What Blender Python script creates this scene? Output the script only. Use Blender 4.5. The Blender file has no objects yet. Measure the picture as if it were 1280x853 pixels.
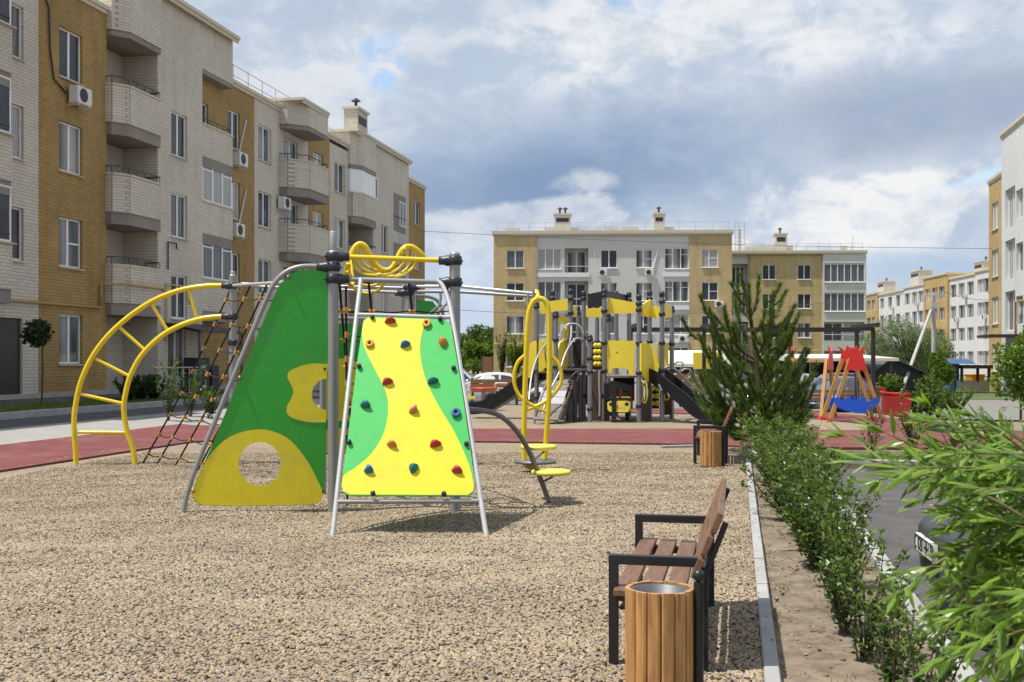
import bpy, math, random
from mathutils import Vector, Matrix, noise
from mathutils.geometry import tessellate_polygon
R = math.radians
random.seed(7)
scene = bpy.context.scene
COL = scene.collection

# ---------------------------------------------------------------- survey of the place
# camera stands at the origin, eye 1.65 m above the play area, looking along +Y
FPX, CX, HZ, EYE = 1400.0, 640.0, 449.0, 1.65
TH = math.atan(281.0 / 1400.0)            # the kerbs and house fronts run at this angle to the view
S_, C_ = math.sin(TH), math.cos(TH)

def P(px, py, Y):
    return Vector(((px - CX) / FPX * Y, Y, EYE - (py - HZ) / FPX * Y))
def G(px, py, z=0.0):
    Y = FPX * (EYE - z) / (py - HZ)
    return Vector(((px - CX) / FPX * Y, Y, z))
def UV(u, v, z=0.0):
    return Vector((u * S_ + v * C_, u * C_ - v * S_, z))
def u_at(px, v):
    t = (px - CX) / FPX
    return -v * (C_ + t * S_) / (S_ - t * C_)
def gz(x, y):
    v = x * C_ - y * S_
    w = x * .5 + y * .87
    z = 0.0
    if v < -13: z += .45 * min(1.0, (-13 - v) / 7.76)
    if w > 35: z -= .4 * min(1.0, (w - 35) / 8.0)
    return z

# ---------------------------------------------------------------- materials
MATS = {}
def nodes_of(name):
    m = bpy.data.materials.new(name); m.use_nodes = True
    nt = m.node_tree
    b = nt.nodes['Principled BSDF']
    return m, nt, b
def N(nt, t, **kw):
    n = nt.nodes.new(t)
    for k, v in kw.items(): setattr(n, k, v)
    return n
def c4(c): return (c[0], c[1], c[2], 1.0)
def mul(c, f): return tuple(min(1, max(0, x * f)) for x in c)

def mat(name, col, rough=.55, var=.12, scale=6.0, bump=0.0, bscale=80.0, metal=0.0, coat=0.0, stretch=None, spec=.5, dirt=0.0, dirtcol=(.16, .13, .09), trans=0.0):
    if name in MATS: return MATS[name]
    m, nt, b = nodes_of(name)
    tc = N(nt, 'ShaderNodeTexCoord')
    src = tc.outputs['Object']
    if stretch:
        mp = N(nt, 'ShaderNodeMapping'); mp.inputs['Scale'].default_value = stretch
        nt.links.new(src, mp.inputs['Vector']); src = mp.outputs['Vector']
    no = N(nt, 'ShaderNodeTexNoise'); no.inputs['Scale'].default_value = scale; no.inputs['Detail'].default_value = 5
    nt.links.new(src, no.inputs['Vector'])
    rp = N(nt, 'ShaderNodeValToRGB')
    rp.color_ramp.elements[0].position = .3; rp.color_ramp.elements[1].position = .7
    rp.color_ramp.elements[0].color = c4(mul(col, 1 - var)); rp.color_ramp.elements[1].color = c4(mul(col, 1 + var))
    nt.links.new(no.outputs['Fac'], rp.inputs['Fac'])
    out = rp.outputs['Color']
    if dirt:
        n2 = N(nt, 'ShaderNodeTexNoise'); n2.inputs['Scale'].default_value = scale * .35; n2.inputs['Detail'].default_value = 9; n2.inputs['Roughness'].default_value = .7
        nt.links.new(tc.outputs['Object'], n2.inputs['Vector'])
        mr = N(nt, 'ShaderNodeMapRange'); mr.inputs['From Min'].default_value = .5; mr.inputs['From Max'].default_value = .75; mr.inputs['To Max'].default_value = dirt
        nt.links.new(n2.outputs['Fac'], mr.inputs['Value'])
        mx = N(nt, 'ShaderNodeMix', data_type='RGBA'); mx.inputs['B'].default_value = c4(dirtcol)
        nt.links.new(mr.outputs['Result'], mx.inputs['Factor']); nt.links.new(out, mx.inputs['A']); out = mx.outputs['Result']
    nt.links.new(out, b.inputs['Base Color'])
    b.inputs['Roughness'].default_value = rough; b.inputs['Metallic'].default_value = metal
    b.inputs['Specular IOR Level'].default_value = spec
    if coat: b.inputs['Coat Weight'].default_value = coat; b.inputs['Coat Roughness'].default_value = .08
    if bump:
        n3 = N(nt, 'ShaderNodeTexNoise'); n3.inputs['Scale'].default_value = bscale; n3.inputs['Detail'].default_value = 4
        nt.links.new(src if stretch else tc.outputs['Object'], n3.inputs['Vector'])
        bp = N(nt, 'ShaderNodeBump'); bp.inputs['Strength'].default_value = bump; bp.inputs['Distance'].default_value = .02
        nt.links.new(n3.outputs['Fac'], bp.inputs['Height']); nt.links.new(bp.outputs['Normal'], b.inputs['Normal'])
    MATS[name] = m
    return m

def brick(name, c1, c2, mortar, stain=.25):
    m, nt, b = nodes_of(name)
    tc = N(nt, 'ShaderNodeTexCoord'); sp = N(nt, 'ShaderNodeSeparateXYZ'); nt.links.new(tc.outputs['Object'], sp.inputs[0])
    ad = N(nt, 'ShaderNodeMath', operation='ADD'); nt.links.new(sp.outputs['X'], ad.inputs[0]); nt.links.new(sp.outputs['Y'], ad.inputs[1])
    cb = N(nt, 'ShaderNodeCombineXYZ'); nt.links.new(ad.outputs[0], cb.inputs['X']); nt.links.new(sp.outputs['Z'], cb.inputs['Y'])
    br = N(nt, 'ShaderNodeTexBrick'); nt.links.new(cb.outputs[0], br.inputs['Vector'])
    br.inputs['Scale'].default_value = 1.0; br.inputs['Brick Width'].default_value = .262; br.inputs['Row Height'].default_value = .1
    br.inputs['Mortar Size'].default_value = .009; br.inputs['Mortar Smooth'].default_value = .2; br.inputs['Bias'].default_value = 0
    br.inputs['Color1'].default_value = c4(c1); br.inputs['Color2'].default_value = c4(c2); br.inputs['Mortar'].default_value = c4(mortar)
    no = N(nt, 'ShaderNodeTexNoise'); no.inputs['Scale'].default_value = .35; no.inputs['Detail'].default_value = 8; no.inputs['Roughness'].default_value = .65
    nt.links.new(tc.outputs['Object'], no.inputs['Vector'])
    mr = N(nt, 'ShaderNodeMapRange'); mr.inputs['From Min'].default_value = .3; mr.inputs['From Max'].default_value = .7
    mr.inputs['To Min'].default_value = 1 - stain; mr.inputs['To Max'].default_value = 1 + stain * .4
    nt.links.new(no.outputs['Fac'], mr.inputs['Value'])
    vm = N(nt, 'ShaderNodeVectorMath', operation='SCALE'); nt.links.new(br.outputs['Color'], vm.inputs[0]); nt.links.new(mr.outputs['Result'], vm.inputs['Scale'])
    # rain streaks and grime, patchy bricks
    m2 = N(nt, 'ShaderNodeMapping'); m2.inputs['Scale'].default_value = (2.2, 2.2, .16); nt.links.new(tc.outputs['Object'], m2.inputs['Vector'])
    n2 = N(nt, 'ShaderNodeTexNoise'); n2.inputs['Scale'].default_value = 1.0; n2.inputs['Detail'].default_value = 6; n2.inputs['Roughness'].default_value = .7
    nt.links.new(m2.outputs[0], n2.inputs['Vector'])
    r2 = N(nt, 'ShaderNodeMapRange'); r2.inputs['From Min'].default_value = .48; r2.inputs['From Max'].default_value = .72; r2.inputs['To Min'].default_value = 1.0; r2.inputs['To Max'].default_value = 1 - stain
    nt.links.new(n2.outputs['Fac'], r2.inputs['Value'])
    v2 = N(nt, 'ShaderNodeVectorMath', operation='SCALE'); nt.links.new(vm.outputs[0], v2.inputs[0]); nt.links.new(r2.outputs['Result'], v2.inputs['Scale'])
    nt.links.new(v2.outputs[0], b.inputs['Base Color'])
    bp = N(nt, 'ShaderNodeBump', invert=True); bp.inputs['Strength'].default_value = .6; bp.inputs['Distance'].default_value = .01
    nt.links.new(br.outputs['Fac'], bp.inputs['Height']); nt.links.new(bp.outputs['Normal'], b.inputs['Normal'])
    b.inputs['Roughness'].default_value = .85
    MATS[name] = m
    return m

def leafmat(name, c1, c2, scale=3.0, rough=.45, trans=.35):
    m, nt, b = nodes_of(name)
    tc = N(nt, 'ShaderNodeTexCoord')
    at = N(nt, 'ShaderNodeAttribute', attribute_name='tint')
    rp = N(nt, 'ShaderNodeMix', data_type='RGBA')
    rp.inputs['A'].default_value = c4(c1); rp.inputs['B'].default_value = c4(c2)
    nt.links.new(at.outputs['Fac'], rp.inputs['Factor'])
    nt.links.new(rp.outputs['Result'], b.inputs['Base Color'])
    b.inputs['Roughness'].default_value = rough
    b.inputs['Specular IOR Level'].default_value = .4
    tr = N(nt, 'ShaderNodeBsdfTranslucent')
    gm = N(nt, 'ShaderNodeVectorMath', operation='MULTIPLY'); gm.inputs[1].default_value = (1.5, 1.45, .55)
    nt.links.new(rp.outputs['Result'], gm.inputs[0]); nt.links.new(gm.outputs[0], tr.inputs['Color'])
    ms = N(nt, 'ShaderNodeMixShader'); ms.inputs[0].default_value = trans
    nt.links.new(b.outputs[0], ms.inputs[1]); nt.links.new(tr.outputs[0], ms.inputs[2])
    nt.links.new(ms.outputs[0], nt.nodes['Material Output'].inputs['Surface'])
    MATS[name] = m
    return m

def glassmat(name, c1, c2, stripes=0.0, rough=.04):
    """window pane: dark room or curtain seen behind reflecting glass"""
    m, nt, b = nodes_of(name)
    tc = N(nt, 'ShaderNodeTexCoord')
    if stripes:
        w = N(nt, 'ShaderNodeTexWave'); w.inputs['Scale'].default_value = stripes; w.inputs['Distortion'].default_value = 2.5; w.inputs['Detail'].default_value = 2
    else:
        w = N(nt, 'ShaderNodeTexNoise'); w.inputs['Scale'].default_value = 1.3
    nt.links.new(tc.outputs['Object'], w.inputs['Vector'])
    rp = N(nt, 'ShaderNodeMix', data_type='RGBA'); rp.inputs['A'].default_value = c4(c1); rp.inputs['B'].default_value = c4(c2)
    nt.links.new(w.outputs['Fac'], rp.inputs['Factor']); nt.links.new(rp.outputs['Result'], b.inputs['Base Color'])
    b.inputs['Roughness'].default_value = .6
    b.inputs['Specular IOR Level'].default_value = .2
    b.inputs['Coat Weight'].default_value = .65; b.inputs['Coat Roughness'].default_value = rough; b.inputs['Coat IOR'].default_value = 1.42
    MATS[name] = m
    return m

def gravelmat(name, cell, palette, bump=1.0):
    m, nt, b = nodes_of(name)
    tc = N(nt, 'ShaderNodeTexCoord')
    vo = N(nt, 'ShaderNodeTexVoronoi'); vo.inputs['Scale'].default_value = 1.0 / cell; vo.inputs['Randomness'].default_value = 1
    nt.links.new(tc.outputs['Object'], vo.inputs['Vector'])
    sp = N(nt, 'ShaderNodeSeparateColor'); nt.links.new(vo.outputs['Color'], sp.inputs[0])
    rp = N(nt, 'ShaderNodeValToRGB'); rp.color_ramp.interpolation = 'LINEAR'
    el = rp.color_ramp.elements
    while len(el) < len(palette): el.new(.5)
    for i, c in enumerate(palette):
        el[i].position = i / (len(palette) - 1); el[i].color = c4(c)
    nt.links.new(sp.outputs[0], rp.inputs['Fac'])
    no = N(nt, 'ShaderNodeTexNoise'); no.inputs['Scale'].default_value = .8; no.inputs['Detail'].default_value = 8; no.inputs['Roughness'].default_value = .7
    nt.links.new(tc.outputs['Object'], no.inputs['Vector'])
    mr = N(nt, 'ShaderNodeMapRange'); mr.inputs['From Min'].default_value = .3; mr.inputs['From Max'].default_value = .7; mr.inputs['To Min'].default_value = .82; mr.inputs['To Max'].default_value = 1.12
    nt.links.new(no.outputs['Fac'], mr.inputs['Value'])
    vm = N(nt, 'ShaderNodeVectorMath', operation='SCALE'); nt.links.new(rp.outputs['Color'], vm.inputs[0]); nt.links.new(mr.outputs['Result'], vm.inputs['Scale'])
    nt.links.new(vm.outputs[0], b.inputs['Base Color'])
    b.inputs['Roughness'].default_value = .9; b.inputs['Specular IOR Level'].default_value = .25
    bp = N(nt, 'ShaderNodeBump', invert=True); bp.inputs['Strength'].default_value = bump; bp.inputs['Distance'].default_value = cell * .8
    nt.links.new(vo.outputs['Distance'], bp.inputs['Height']); nt.links.new(bp.outputs['Normal'], b.inputs['Normal'])
    MATS[name] = m
    return m

def pebblemat(name, palette):
    m, nt, b = nodes_of(name)
    oi = N(nt, 'ShaderNodeObjectInfo')
    rp = N(nt, 'ShaderNodeValToRGB'); el = rp.color_ramp.elements
    while len(el) < len(palette): el.new(.5)
    for i, c in enumerate(palette):
        el[i].position = i / (len(palette) - 1); el[i].color = c4(c)
    nt.links.new(oi.outputs['Random'], rp.inputs['Fac'])
    ge = N(nt, 'ShaderNodeNewGeometry'); no = N(nt, 'ShaderNodeTexNoise'); no.inputs['Scale'].default_value = .75; no.inputs['Detail'].default_value = 7; no.inputs['Roughness'].default_value = .7
    nt.links.new(ge.outputs['Position'], no.inputs['Vector'])
    mr = N(nt, 'ShaderNodeMapRange'); mr.inputs['From Min'].default_value = .3; mr.inputs['From Max'].default_value = .7; mr.inputs['To Min'].default_value = .74; mr.inputs['To Max'].default_value = 1.14
    nt.links.new(no.outputs['Fac'], mr.inputs['Value'])
    vm = N(nt, 'ShaderNodeVectorMath', operation='SCALE'); nt.links.new(rp.outputs['Color'], vm.inputs[0]); nt.links.new(mr.outputs['Result'], vm.inputs['Scale']); nt.links.new(vm.outputs[0], b.inputs['Base Color'])
    b.inputs['Roughness'].default_value = .85; b.inputs['Specular IOR Level'].default_value = .25
    MATS[name] = m
    return m

def mul_(c): return (c[0] * 1.03, c[1] * 1.02, c[2] * 1.05)
PAL = [mul_(c) for c in [(.345, .27, .17), (.235, .185, .12), (.42, .345, .235), (.165, .15, .13), (.375, .28, .155), (.46, .39, .285), (.26, .22, .175), (.40, .295, .15), (.335, .275, .19), (.21, .19, .17)]]
M = dict(
    white_brick=brick('white_brick', (.66, .60, .50), (.585, .53, .44), (.36, .325, .27), .14),
    ochre_brick=brick('ochre_brick', (.43, .28, .095), (.36, .225, .075), (.25, .165, .07)),
    tan_brick=brick('tan_brick', (.62, .47, .235), (.54, .40, .195), (.46, .345, .18)),
    pale_wall=mat('pale_wall', (.58, .56, .52), .85, .06, .6),
    bright_wall=brick('bright_wall', (.66, .66, .65), (.62, .62, .61), (.52, .52, .51), .1),
    cream_brick=brick('cream_brick', (.52, .37, .15), (.47, .33, .13), (.40, .29, .14)),
    cornice=mat('cornice', (.56, .50, .38), .6, .06),
    concrete=mat('concrete', (.36, .34, .31), .9, .15, 2.0, .3, 30, dirt=.4),
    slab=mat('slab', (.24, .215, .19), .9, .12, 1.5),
    upvc=mat('upvc', (.80, .80, .79), .35, .03),
    sillmetal=mat('sillmetal', (.52, .44, .33), .5, .05),
    sillwhite=mat('sillwhite', (.74, .74, .74), .4, .04),
    railing=mat('railing', (.07, .07, .075), .5, .1),
    railgrey=mat('railgrey', (.45, .45, .44), .45, .1),
    roofing=mat('roofing', (.22, .21, .2), .9, .2),
    gaspipe=mat('gaspipe', (.50, .33, .12), .5, .1),
    door_brown=mat('door_brown', (.028, .017, .014), .45, .2),
    ac_white=mat('ac_white', (.66, .65, .62), .5, .05),
    dark=mat('dark', (.03, .03, .032), .6, .2),
    chimney=mat('chimney', (.52, .48, .41), .85, .08),
    glass_dark=glassmat('glass_dark', (.02, .024, .03), (.05, .056, .065)),
    glass_mid=glassmat('glass_mid', (.07, .075, .08), (.14, .145, .15), 1.2),
    glass_curtain=glassmat('glass_curtain', (.22, .22, .21), (.46, .45, .42), 3.0),
    glass_part=glassmat('glass_part', (.02, .023, .028), (.36, .35, .33), .22),
    glass_half=glassmat('glass_half', (.04, .045, .05), (.24, .25, .26), .35),
    glass_blind=glassmat('glass_blind', (.30, .33, .33), (.36, .38, .38)),
    asphalt=mat('asphalt', (.085, .080, .076), .9, .22, 3.0, .4, 220, dirt=.35, dirtcol=(.17, .155, .135)),
    asphalt_light=mat('asphalt_light', (.19, .18, .165), .92, .12, 2.0, .3, 200),
    sunlit_paving=mat('sunlit_paving', (.30, .29, .27), .9, .08, 2.0, .2, 60),  # lighter half of the house road, sunlight put into the colour
    kerbstone=mat('kerbstone', (.36, .355, .34), .85, .12, 4.0, .35, 90, dirt=.35),
    rubber=mat('rubber', (.18, .047, .044), .9, .22, 2.2, .5, 260, dirt=.55, dirtcol=(.26, .15, .12)),
    rubber_edge=mat('rubber_edge', (.12, .04, .04), .9, .2, 6.0),
    soil=mat('soil', (.205, .16, .112), .95, .30, 7.0, 1.0, 22, dirt=1.6, dirtcol=(.095, .072, .048)),
    lawn=mat('lawn', (.085, .115, .035), .95, .3, 2.0, .5, 60),
    earth=mat('earth', (.21, .185, .13), .95, .25, .5, .3, 20, dirt=.6, dirtcol=(.07, .09, .03)),
    gravel=gravelmat('gravel', .024, [mul(c, .92) for c in PAL]),
    pebble=pebblemat('pebble', PAL),
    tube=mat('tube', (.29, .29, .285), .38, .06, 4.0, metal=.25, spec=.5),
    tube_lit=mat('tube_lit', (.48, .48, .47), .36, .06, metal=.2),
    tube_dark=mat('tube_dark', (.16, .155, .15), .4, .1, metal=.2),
    clamp=mat('clamp', (.022, .025, .035), .38, .1),
    yellow=mat('yellow', (.78, .56, .012), .32, .05, 3.0, coat=.15, dirt=.10, dirtcol=(.40, .30, .05)),
    yellow_panel=mat('yellow_panel', (.74, .615, .012), .40, .05, 9.0, coat=.1, dirt=.30, dirtcol=(.44, .36, .09)),
    yellow_pad=mat('yellow_pad', (.76, .66, .09), .5, .06, 4.0),
    playyellow=mat('playyellow', (.84, .67, .05), .42, .05, 3.0, dirt=.08, dirtcol=(.4, .3, .06)),
    green_panel=mat('green_panel', (.02, .33, .02), .36, .06, 9.0, coat=.1, dirt=.30, dirtcol=(.07, .24, .07)),
    green_wall=mat('green_wall', (.05, .46, .09), .4, .05, 9.0, dirt=.30, dirtcol=(.13, .36, .13)),
    hold_red=mat('hold_red', (.38, .03, .02), .55, .15, 20),
    hold_orange=mat('hold_orange', (.55, .20, .035), .55, .15, 20),
    hold_yellow=mat('hold_yellow', (.66, .34, .04), .55, .15, 20),
    hold_tan=mat('hold_tan', (.46, .20, .08), .55, .15, 20),
    hold_blue=mat('hold_blue', (.02, .13, .30), .55, .15, 20),
    hold_teal=mat('hold_teal', (.01, .15, .16), .55, .15, 20),
    rope=mat('rope', (.018, .018, .02), .9, .2, 40),
    connector=mat('connector', (.72, .34, .05), .45, .1),
    copper=mat('copper', (.42, .22, .12), .35, .1, metal=.5),
    slide=mat('slide', (.010, .010, .011), .42, .15, spec=.3),
    playbrown=mat('playbrown', (.075, .045, .032), .7, .15, 8),
    playpost=mat('playpost', (.21, .215, .225), .4, .05, metal=.2),
    playblack=mat('playblack', (.012, .012, .013), .45, .1),
    rampboard=mat('rampboard', (.20, .17, .15), .75, .15, 6),
    bench_metal=mat('bench_metal', (.014, .014, .016), .38, .15, 12),
    bench_wood=mat('bench_wood', (.165, .082, .042), .55, .32, 5.0, .25, 30, stretch=(1, 9, 9), coat=.1),
    bin_wood=mat('bin_wood', (.44, .225, .075), .5, .34, 6.0, .2, 30, stretch=(6, 6, .7), coat=.15),
    zinc=mat('zinc', (.30, .31, .325), .5, .12, 8, metal=.35),
    swing_wood=mat('swing_wood', (.46, .25, .07), .6, .22, 8, stretch=(4, 4, .8)),
    fence_wood=mat('fence_wood', (.25, .115, .04), .65, .25, 5, stretch=(1, 5, 5)),
    red_paint=mat('red_paint', (.66, .03, .018), .4, .06),
    dark_red=mat('dark_red', (.32, .015, .015), .5, .08),
    blue_paint=mat('blue_paint', (.01, .10, .62), .4, .06),
    pergola=mat('pergola', (.022, .02, .02), .55, .1),
    roof_cream=mat('roof_cream', (.62, .58, .46), .7, .06, .8),
    shed_dark=mat('shed_dark', (.03, .034, .04), .8, .15),
    kiosk_blue=mat('kiosk_blue', (.04, .10, .22), .5, .1),
    orange=mat('orange', (.75, .30, .01), .5, .05),
    bark=mat('bark', (.085, .06, .04), .95, .3, 12, .6, 40),
    twig=mat('twig', (.17, .15, .06), .7, .25, 14),
    pole=mat('pole', (.42, .41, .38), .9, .1, 3, .3, 40),
    car_silver=mat('car_silver', (.62, .64, .65), .22, .02, metal=.15, coat=.8),
    car_white=mat('car_white', (.72, .72, .71), .25, .02, coat=.8),
    car_blue=mat('car_blue', (.09, .13, .19), .22, .02, metal=.3, coat=.9),
    car_maroon=mat('car_maroon', (.09, .012, .018), .25, .02, metal=.2, coat=.8),
    car_dark=mat('car_dark', (.022, .025, .034), .2, .03, metal=.2, coat=.9),
    car_glass=mat('car_glass', (.02, .03, .035), .05, .1, spec=.9, coat=1.0),
    tyre=mat('tyre', (.015, .015, .015), .85, .1),
    rim=mat('rim', (.4, .4, .41), .3, .1, metal=.7),
    lamp=mat('lamp', (.62, .66, .68), .08, .1, 12, coat=1.0, spec=.8),
    plate_white=mat('plate_white', (.78, .78, .76), .4, .02),
    ink=mat('ink', (.015, .015, .016), .5, .05),
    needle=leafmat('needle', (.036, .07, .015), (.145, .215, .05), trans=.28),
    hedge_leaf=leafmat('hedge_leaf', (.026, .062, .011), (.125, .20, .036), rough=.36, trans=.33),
    willow_leaf=leafmat('willow_leaf', (.06, .14, .018), (.25, .385, .062), rough=.28, trans=.38),
    silver_leaf=leafmat('silver_leaf', (.10, .15, .07), (.24, .31, .17), trans=.35),
    mid_leaf=leafmat('mid_leaf', (.035, .075, .016), (.11, .18, .04), trans=.35),
    maple_leaf=leafmat('maple_leaf', (.05, .11, .016), (.16, .25, .03), trans=.4),
    dark_leaf=leafmat('dark_leaf', (.018, .035, .012), (.05, .08, .022), trans=.25),
    red_leaf=leafmat('red_leaf', (.05, .045, .02), (.12, .11, .04), trans=.3),
    blade=leafmat('blade', (.07, .12, .02), (.17, .24, .05), trans=.35),
    bin_liner=mat('bin_liner', (.12, .125, .135), .5, .15, 8, metal=.3),
    bumper_grey=mat('bumper_grey', (.035, .037, .042), .5, .1),
)

# ---------------------------------------------------------------- mesh building
WM = {}
class MB:
    def __init__(s): s.v = []; s.f = []; s.m = []; s.sm = []; s.t = []; s.tint = []
    def add(s, vs, fs, m=0, smooth=False, tint=None):
        b = len(s.v); s.v.extend([tuple(v) for v in vs])
        for f in fs:
            s.f.append([b + i for i in f]); s.m.append(m); s.sm.append(smooth); s.tint.append(tint if tint is not None else .5)
    def ab(s, x0, x1, y0, y1, z0, z1, m=0):
        s.add([(x0, y0, z0), (x1, y0, z0), (x1, y1, z0), (x0, y1, z0), (x0, y0, z1), (x1, y0, z1), (x1, y1, z1), (x0, y1, z1)],
              [(0, 3, 2, 1), (4, 5, 6, 7), (0, 1, 5, 4), (1, 2, 6, 5), (2, 3, 7, 6), (3, 0, 4, 7)], m)
    def beam(s, p, q, w, h, m=0, up=(0, 0, 1)):
        p, q = Vector(p), Vector(q); d = (q - p).normalized(); up = Vector(up)
        if abs(d.dot(up)) > .98: up = Vector((0, 1, 0)) if abs(d.y) < .9 else Vector((1, 0, 0))
        a = d.cross(up).normalized(); b = a.cross(d).normalized()
        a *= w / 2; b *= h / 2
        s.add([p - a - b, p + a - b, p + a + b, p - a + b, q - a - b, q + a - b, q + a + b, q - a + b],
              [(0, 1, 2, 3), (7, 6, 5, 4), (0, 4, 5, 1), (1, 5, 6, 2), (2, 6, 7, 3), (3, 7, 4, 0)], m)
    def tube(s, pts, r, n=10, m=0, closed=False, tint=None):
        pts = [Vector(p) for p in pts]; k = len(pts)
        rs = r if isinstance(r, (list, tuple)) else [r] * k
        vs = []; prev = None
        for i, p in enumerate(pts):
            if closed: d = pts[(i + 1) % k] - pts[i - 1]
            else: d = pts[min(i + 1, k - 1)] - pts[max(i - 1, 0)]
            if d.length < 1e-9: d = Vector((0, 0, 1))
            d.normalize()
            if prev is None:
                a = d.cross(Vector((0, 0, 1)))
                if a.length < .05: a = d.cross(Vector((1, 0, 0)))
            else:
                a = prev - d * prev.dot(d)
                if a.length < 1e-6: a = d.cross(Vector((1, .3, 0)))
            a.normalize(); prev = a; b = d.cross(a)
            for j in range(n):
                an = 2 * math.pi * j / n
                vs.append(p + (a * math.cos(an) + b * math.sin(an)) * rs[i])
        fs = []
        for i in range(k if closed else k - 1):
            i2 = (i + 1) % k
            for j in range(n):
                j2 = (j + 1) % n
                fs.append((i * n + j, i * n + j2, i2 * n + j2, i2 * n + j))
        s.add(vs, fs, m, True, tint)
        if not closed:
            s.add(vs[:n], [tuple(range(n - 1, -1, -1))], m, False, tint)
            s.add(vs[-n:], [tuple(range(n))], m, False, tint)
    def lathe(s, prof, c, n=20, m=0, axis=None):
        c = Vector(c); ax = Vector(axis).normalized() if axis else Vector((0, 0, 1))
        a = ax.cross(Vector((0, 1, 0)))
        if a.length < .05: a = ax.cross(Vector((1, 0, 0)))
        a.normalize(); b = ax.cross(a)
        vs = []
        for (r, z) in prof:
            for j in range(n):
                an = 2 * math.pi * j / n
                vs.append(c + ax * z + (a * math.cos(an) + b * math.sin(an)) * r)
        fs = []
        for i in range(len(prof) - 1):
            for j in range(n):
                j2 = (j + 1) % n
                fs.append((i * n + j, i * n + j2, (i + 1) * n + j2, (i + 1) * n + j))
        s.add(vs, fs, m, True)
        if prof[0][0] > 1e-4: s.add(vs[:n], [tuple(range(n - 1, -1, -1))], m)
        if prof[-1][0] > 1e-4: s.add(vs[-n:], [tuple(range(n))], m)
    def ball(s, c, r, m=0, n=12, sq=(1, 1, 1)):
        c = Vector(c); vs = []; fs = []; h = n // 2
        for i in range(h + 1):
            ph = math.pi * i / h
            for j in range(n):
                an = 2 * math.pi * j / n
                vs.append(c + Vector((math.sin(ph) * math.cos(an) * r * sq[0], math.sin(ph) * math.sin(an) * r * sq[1], math.cos(ph) * r * sq[2])))
        for i in range(h):
            for j in range(n):
                j2 = (j + 1) % n
                fs.append((i * n + j, (i + 1) * n + j, (i + 1) * n + j2, i * n + j2))
        s.add(vs, fs, m, True)
    def plate(s, loops, t, nrm=None, m=0, mside=None, off=0.0):
        """flat board from one outline (and holes) in 3-D, t thick, centred on its plane"""
        if not isinstance(loops[0], (list, tuple)): loops = [loops]
        loops = [[Vector(p) for p in l] for l in loops]
        if nrm is None:
            nrm = Vector((0, 0, 0)); l = loops[0]
            for i in range(len(l)): nrm += l[i].cross(l[(i + 1) % len(l)])
        nrm = Vector(nrm).normalized()
        if mside is None: mside = m
        tris = tessellate_polygon(loops)
        flat = [p for l in loops for p in l]; k = len(flat)
        a = [p + nrm * (off + t / 2) for p in flat]; b = [p + nrm * (off - t / 2) for p in flat]
        good = []
        for tr in tris:
            n = (flat[tr[1]] - flat[tr[0]]).cross(flat[tr[2]] - flat[tr[0]])
            if n.length < 1e-12: continue
            good.append(tr if n.dot(nrm) > 0 else (tr[0], tr[2], tr[1]))
        s.add(a, good, m); s.add(b, [(t_[0], t_[2], t_[1]) for t_ in good], m)
        base = 0
        for l in loops:
            n = len(l); va = a[base:base + n]; vb = b[base:base + n]
            s.add(va + vb, [(i, n + i, n + (i + 1) % n, (i + 1) % n) for i in range(n)], mside)
            base += n
    def leaf(s, p, d, up, L, W, tint, m=0, fold=.25, narrow=False):
        d = d.normalized(); a = d.cross(up)
        if a.length < 1e-4: a = d.cross(Vector((1, .2, .1)))
        a.normalize(); n = a.cross(d)
        if narrow:
            q = [p, p + d * L * .3 + a * W * .45 - n * W * .25, p + d * L * .3 - a * W * .45 - n * W * .25 , p + d * L * .33,
                 p + d * L * .65 + a * W * .36 - n * (W * .2 + L * .05), p + d * L * .65 - a * W * .36 - n * (W * .2 + L * .05), p + d * L * .67 - n * L * .05, p + d * L - n * L * .14]
            s.add(q, [(0, 3, 1), (0, 2, 3), (1, 3, 6, 4), (2, 5, 6, 3), (4, 6, 7), (5, 7, 6)], m, False, tint)
        else:
            q = [p, p + d * L * .45 + a * W * .5 + n * W * fold, p + d * L, p + d * L * .45 - a * W * .5 + n * W * fold]
            s.add(q, [(0, 1, 2), (0, 2, 3)], m, False, tint)
    def build(s, name, mats, parent=None, world=True, tint=False, bevel=0.0):
        me = bpy.data.meshes.new(name)
        me.from_pydata(s.v, [], s.f)
        if not isinstance(mats, (list, tuple)): mats = [mats]
        for m in mats: me.materials.append(M[m] if isinstance(m, str) else m)
        me.polygons.foreach_set('material_index', s.m)
        me.polygons.foreach_set('use_smooth', s.sm)
        if tint:
            at = me.attributes.new('tint', 'FLOAT', 'FACE'); at.data.foreach_set('value', s.tint)
        me.update()
        o = bpy.data.objects.new(name, me); COL.objects.link(o)
        if bevel:
            md = o.modifiers.new('Bevel', 'BEVEL'); md.width = bevel; md.segments = 2; md.limit_method = 'ANGLE'; md.angle_limit = R(40)
        put(o, parent, world)
        return o
def put(o, parent, world=True):
    if parent is not None:
        o.parent = parent
        if world:
            o.matrix_parent_inverse = WM[parent.name].inverted(); WM[o.name] = Matrix.Identity(4)
        else: WM[o.name] = WM[parent.name].copy()
    else: WM[o.name] = Matrix.Identity(4)
def thing(name, label, cat, loc=(0, 0, 0), rz=0.0, group=None):
    o = bpy.data.objects.new(name, None); COL.objects.link(o); o.empty_display_size = .3
    o.location = loc; o.rotation_euler = (0, 0, rz)
    WM[o.name] = Matrix.Translation(Vector(loc)) @ Matrix.Rotation(rz, 4, 'Z')
    return tag(o, label, cat, group)
def tag(o, label, cat, group=None):
    o['label'] = label; o['category'] = cat
    if group: o['group'] = group
    return o
def kind(o, k): o['kind'] = k; return o
def copy_tree(o, parent=None):
    c = o.copy(); COL.objects.link(c)
    if parent is not None: c.parent = parent
    for ch in o.children: copy_tree(ch, c)
    return c
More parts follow.
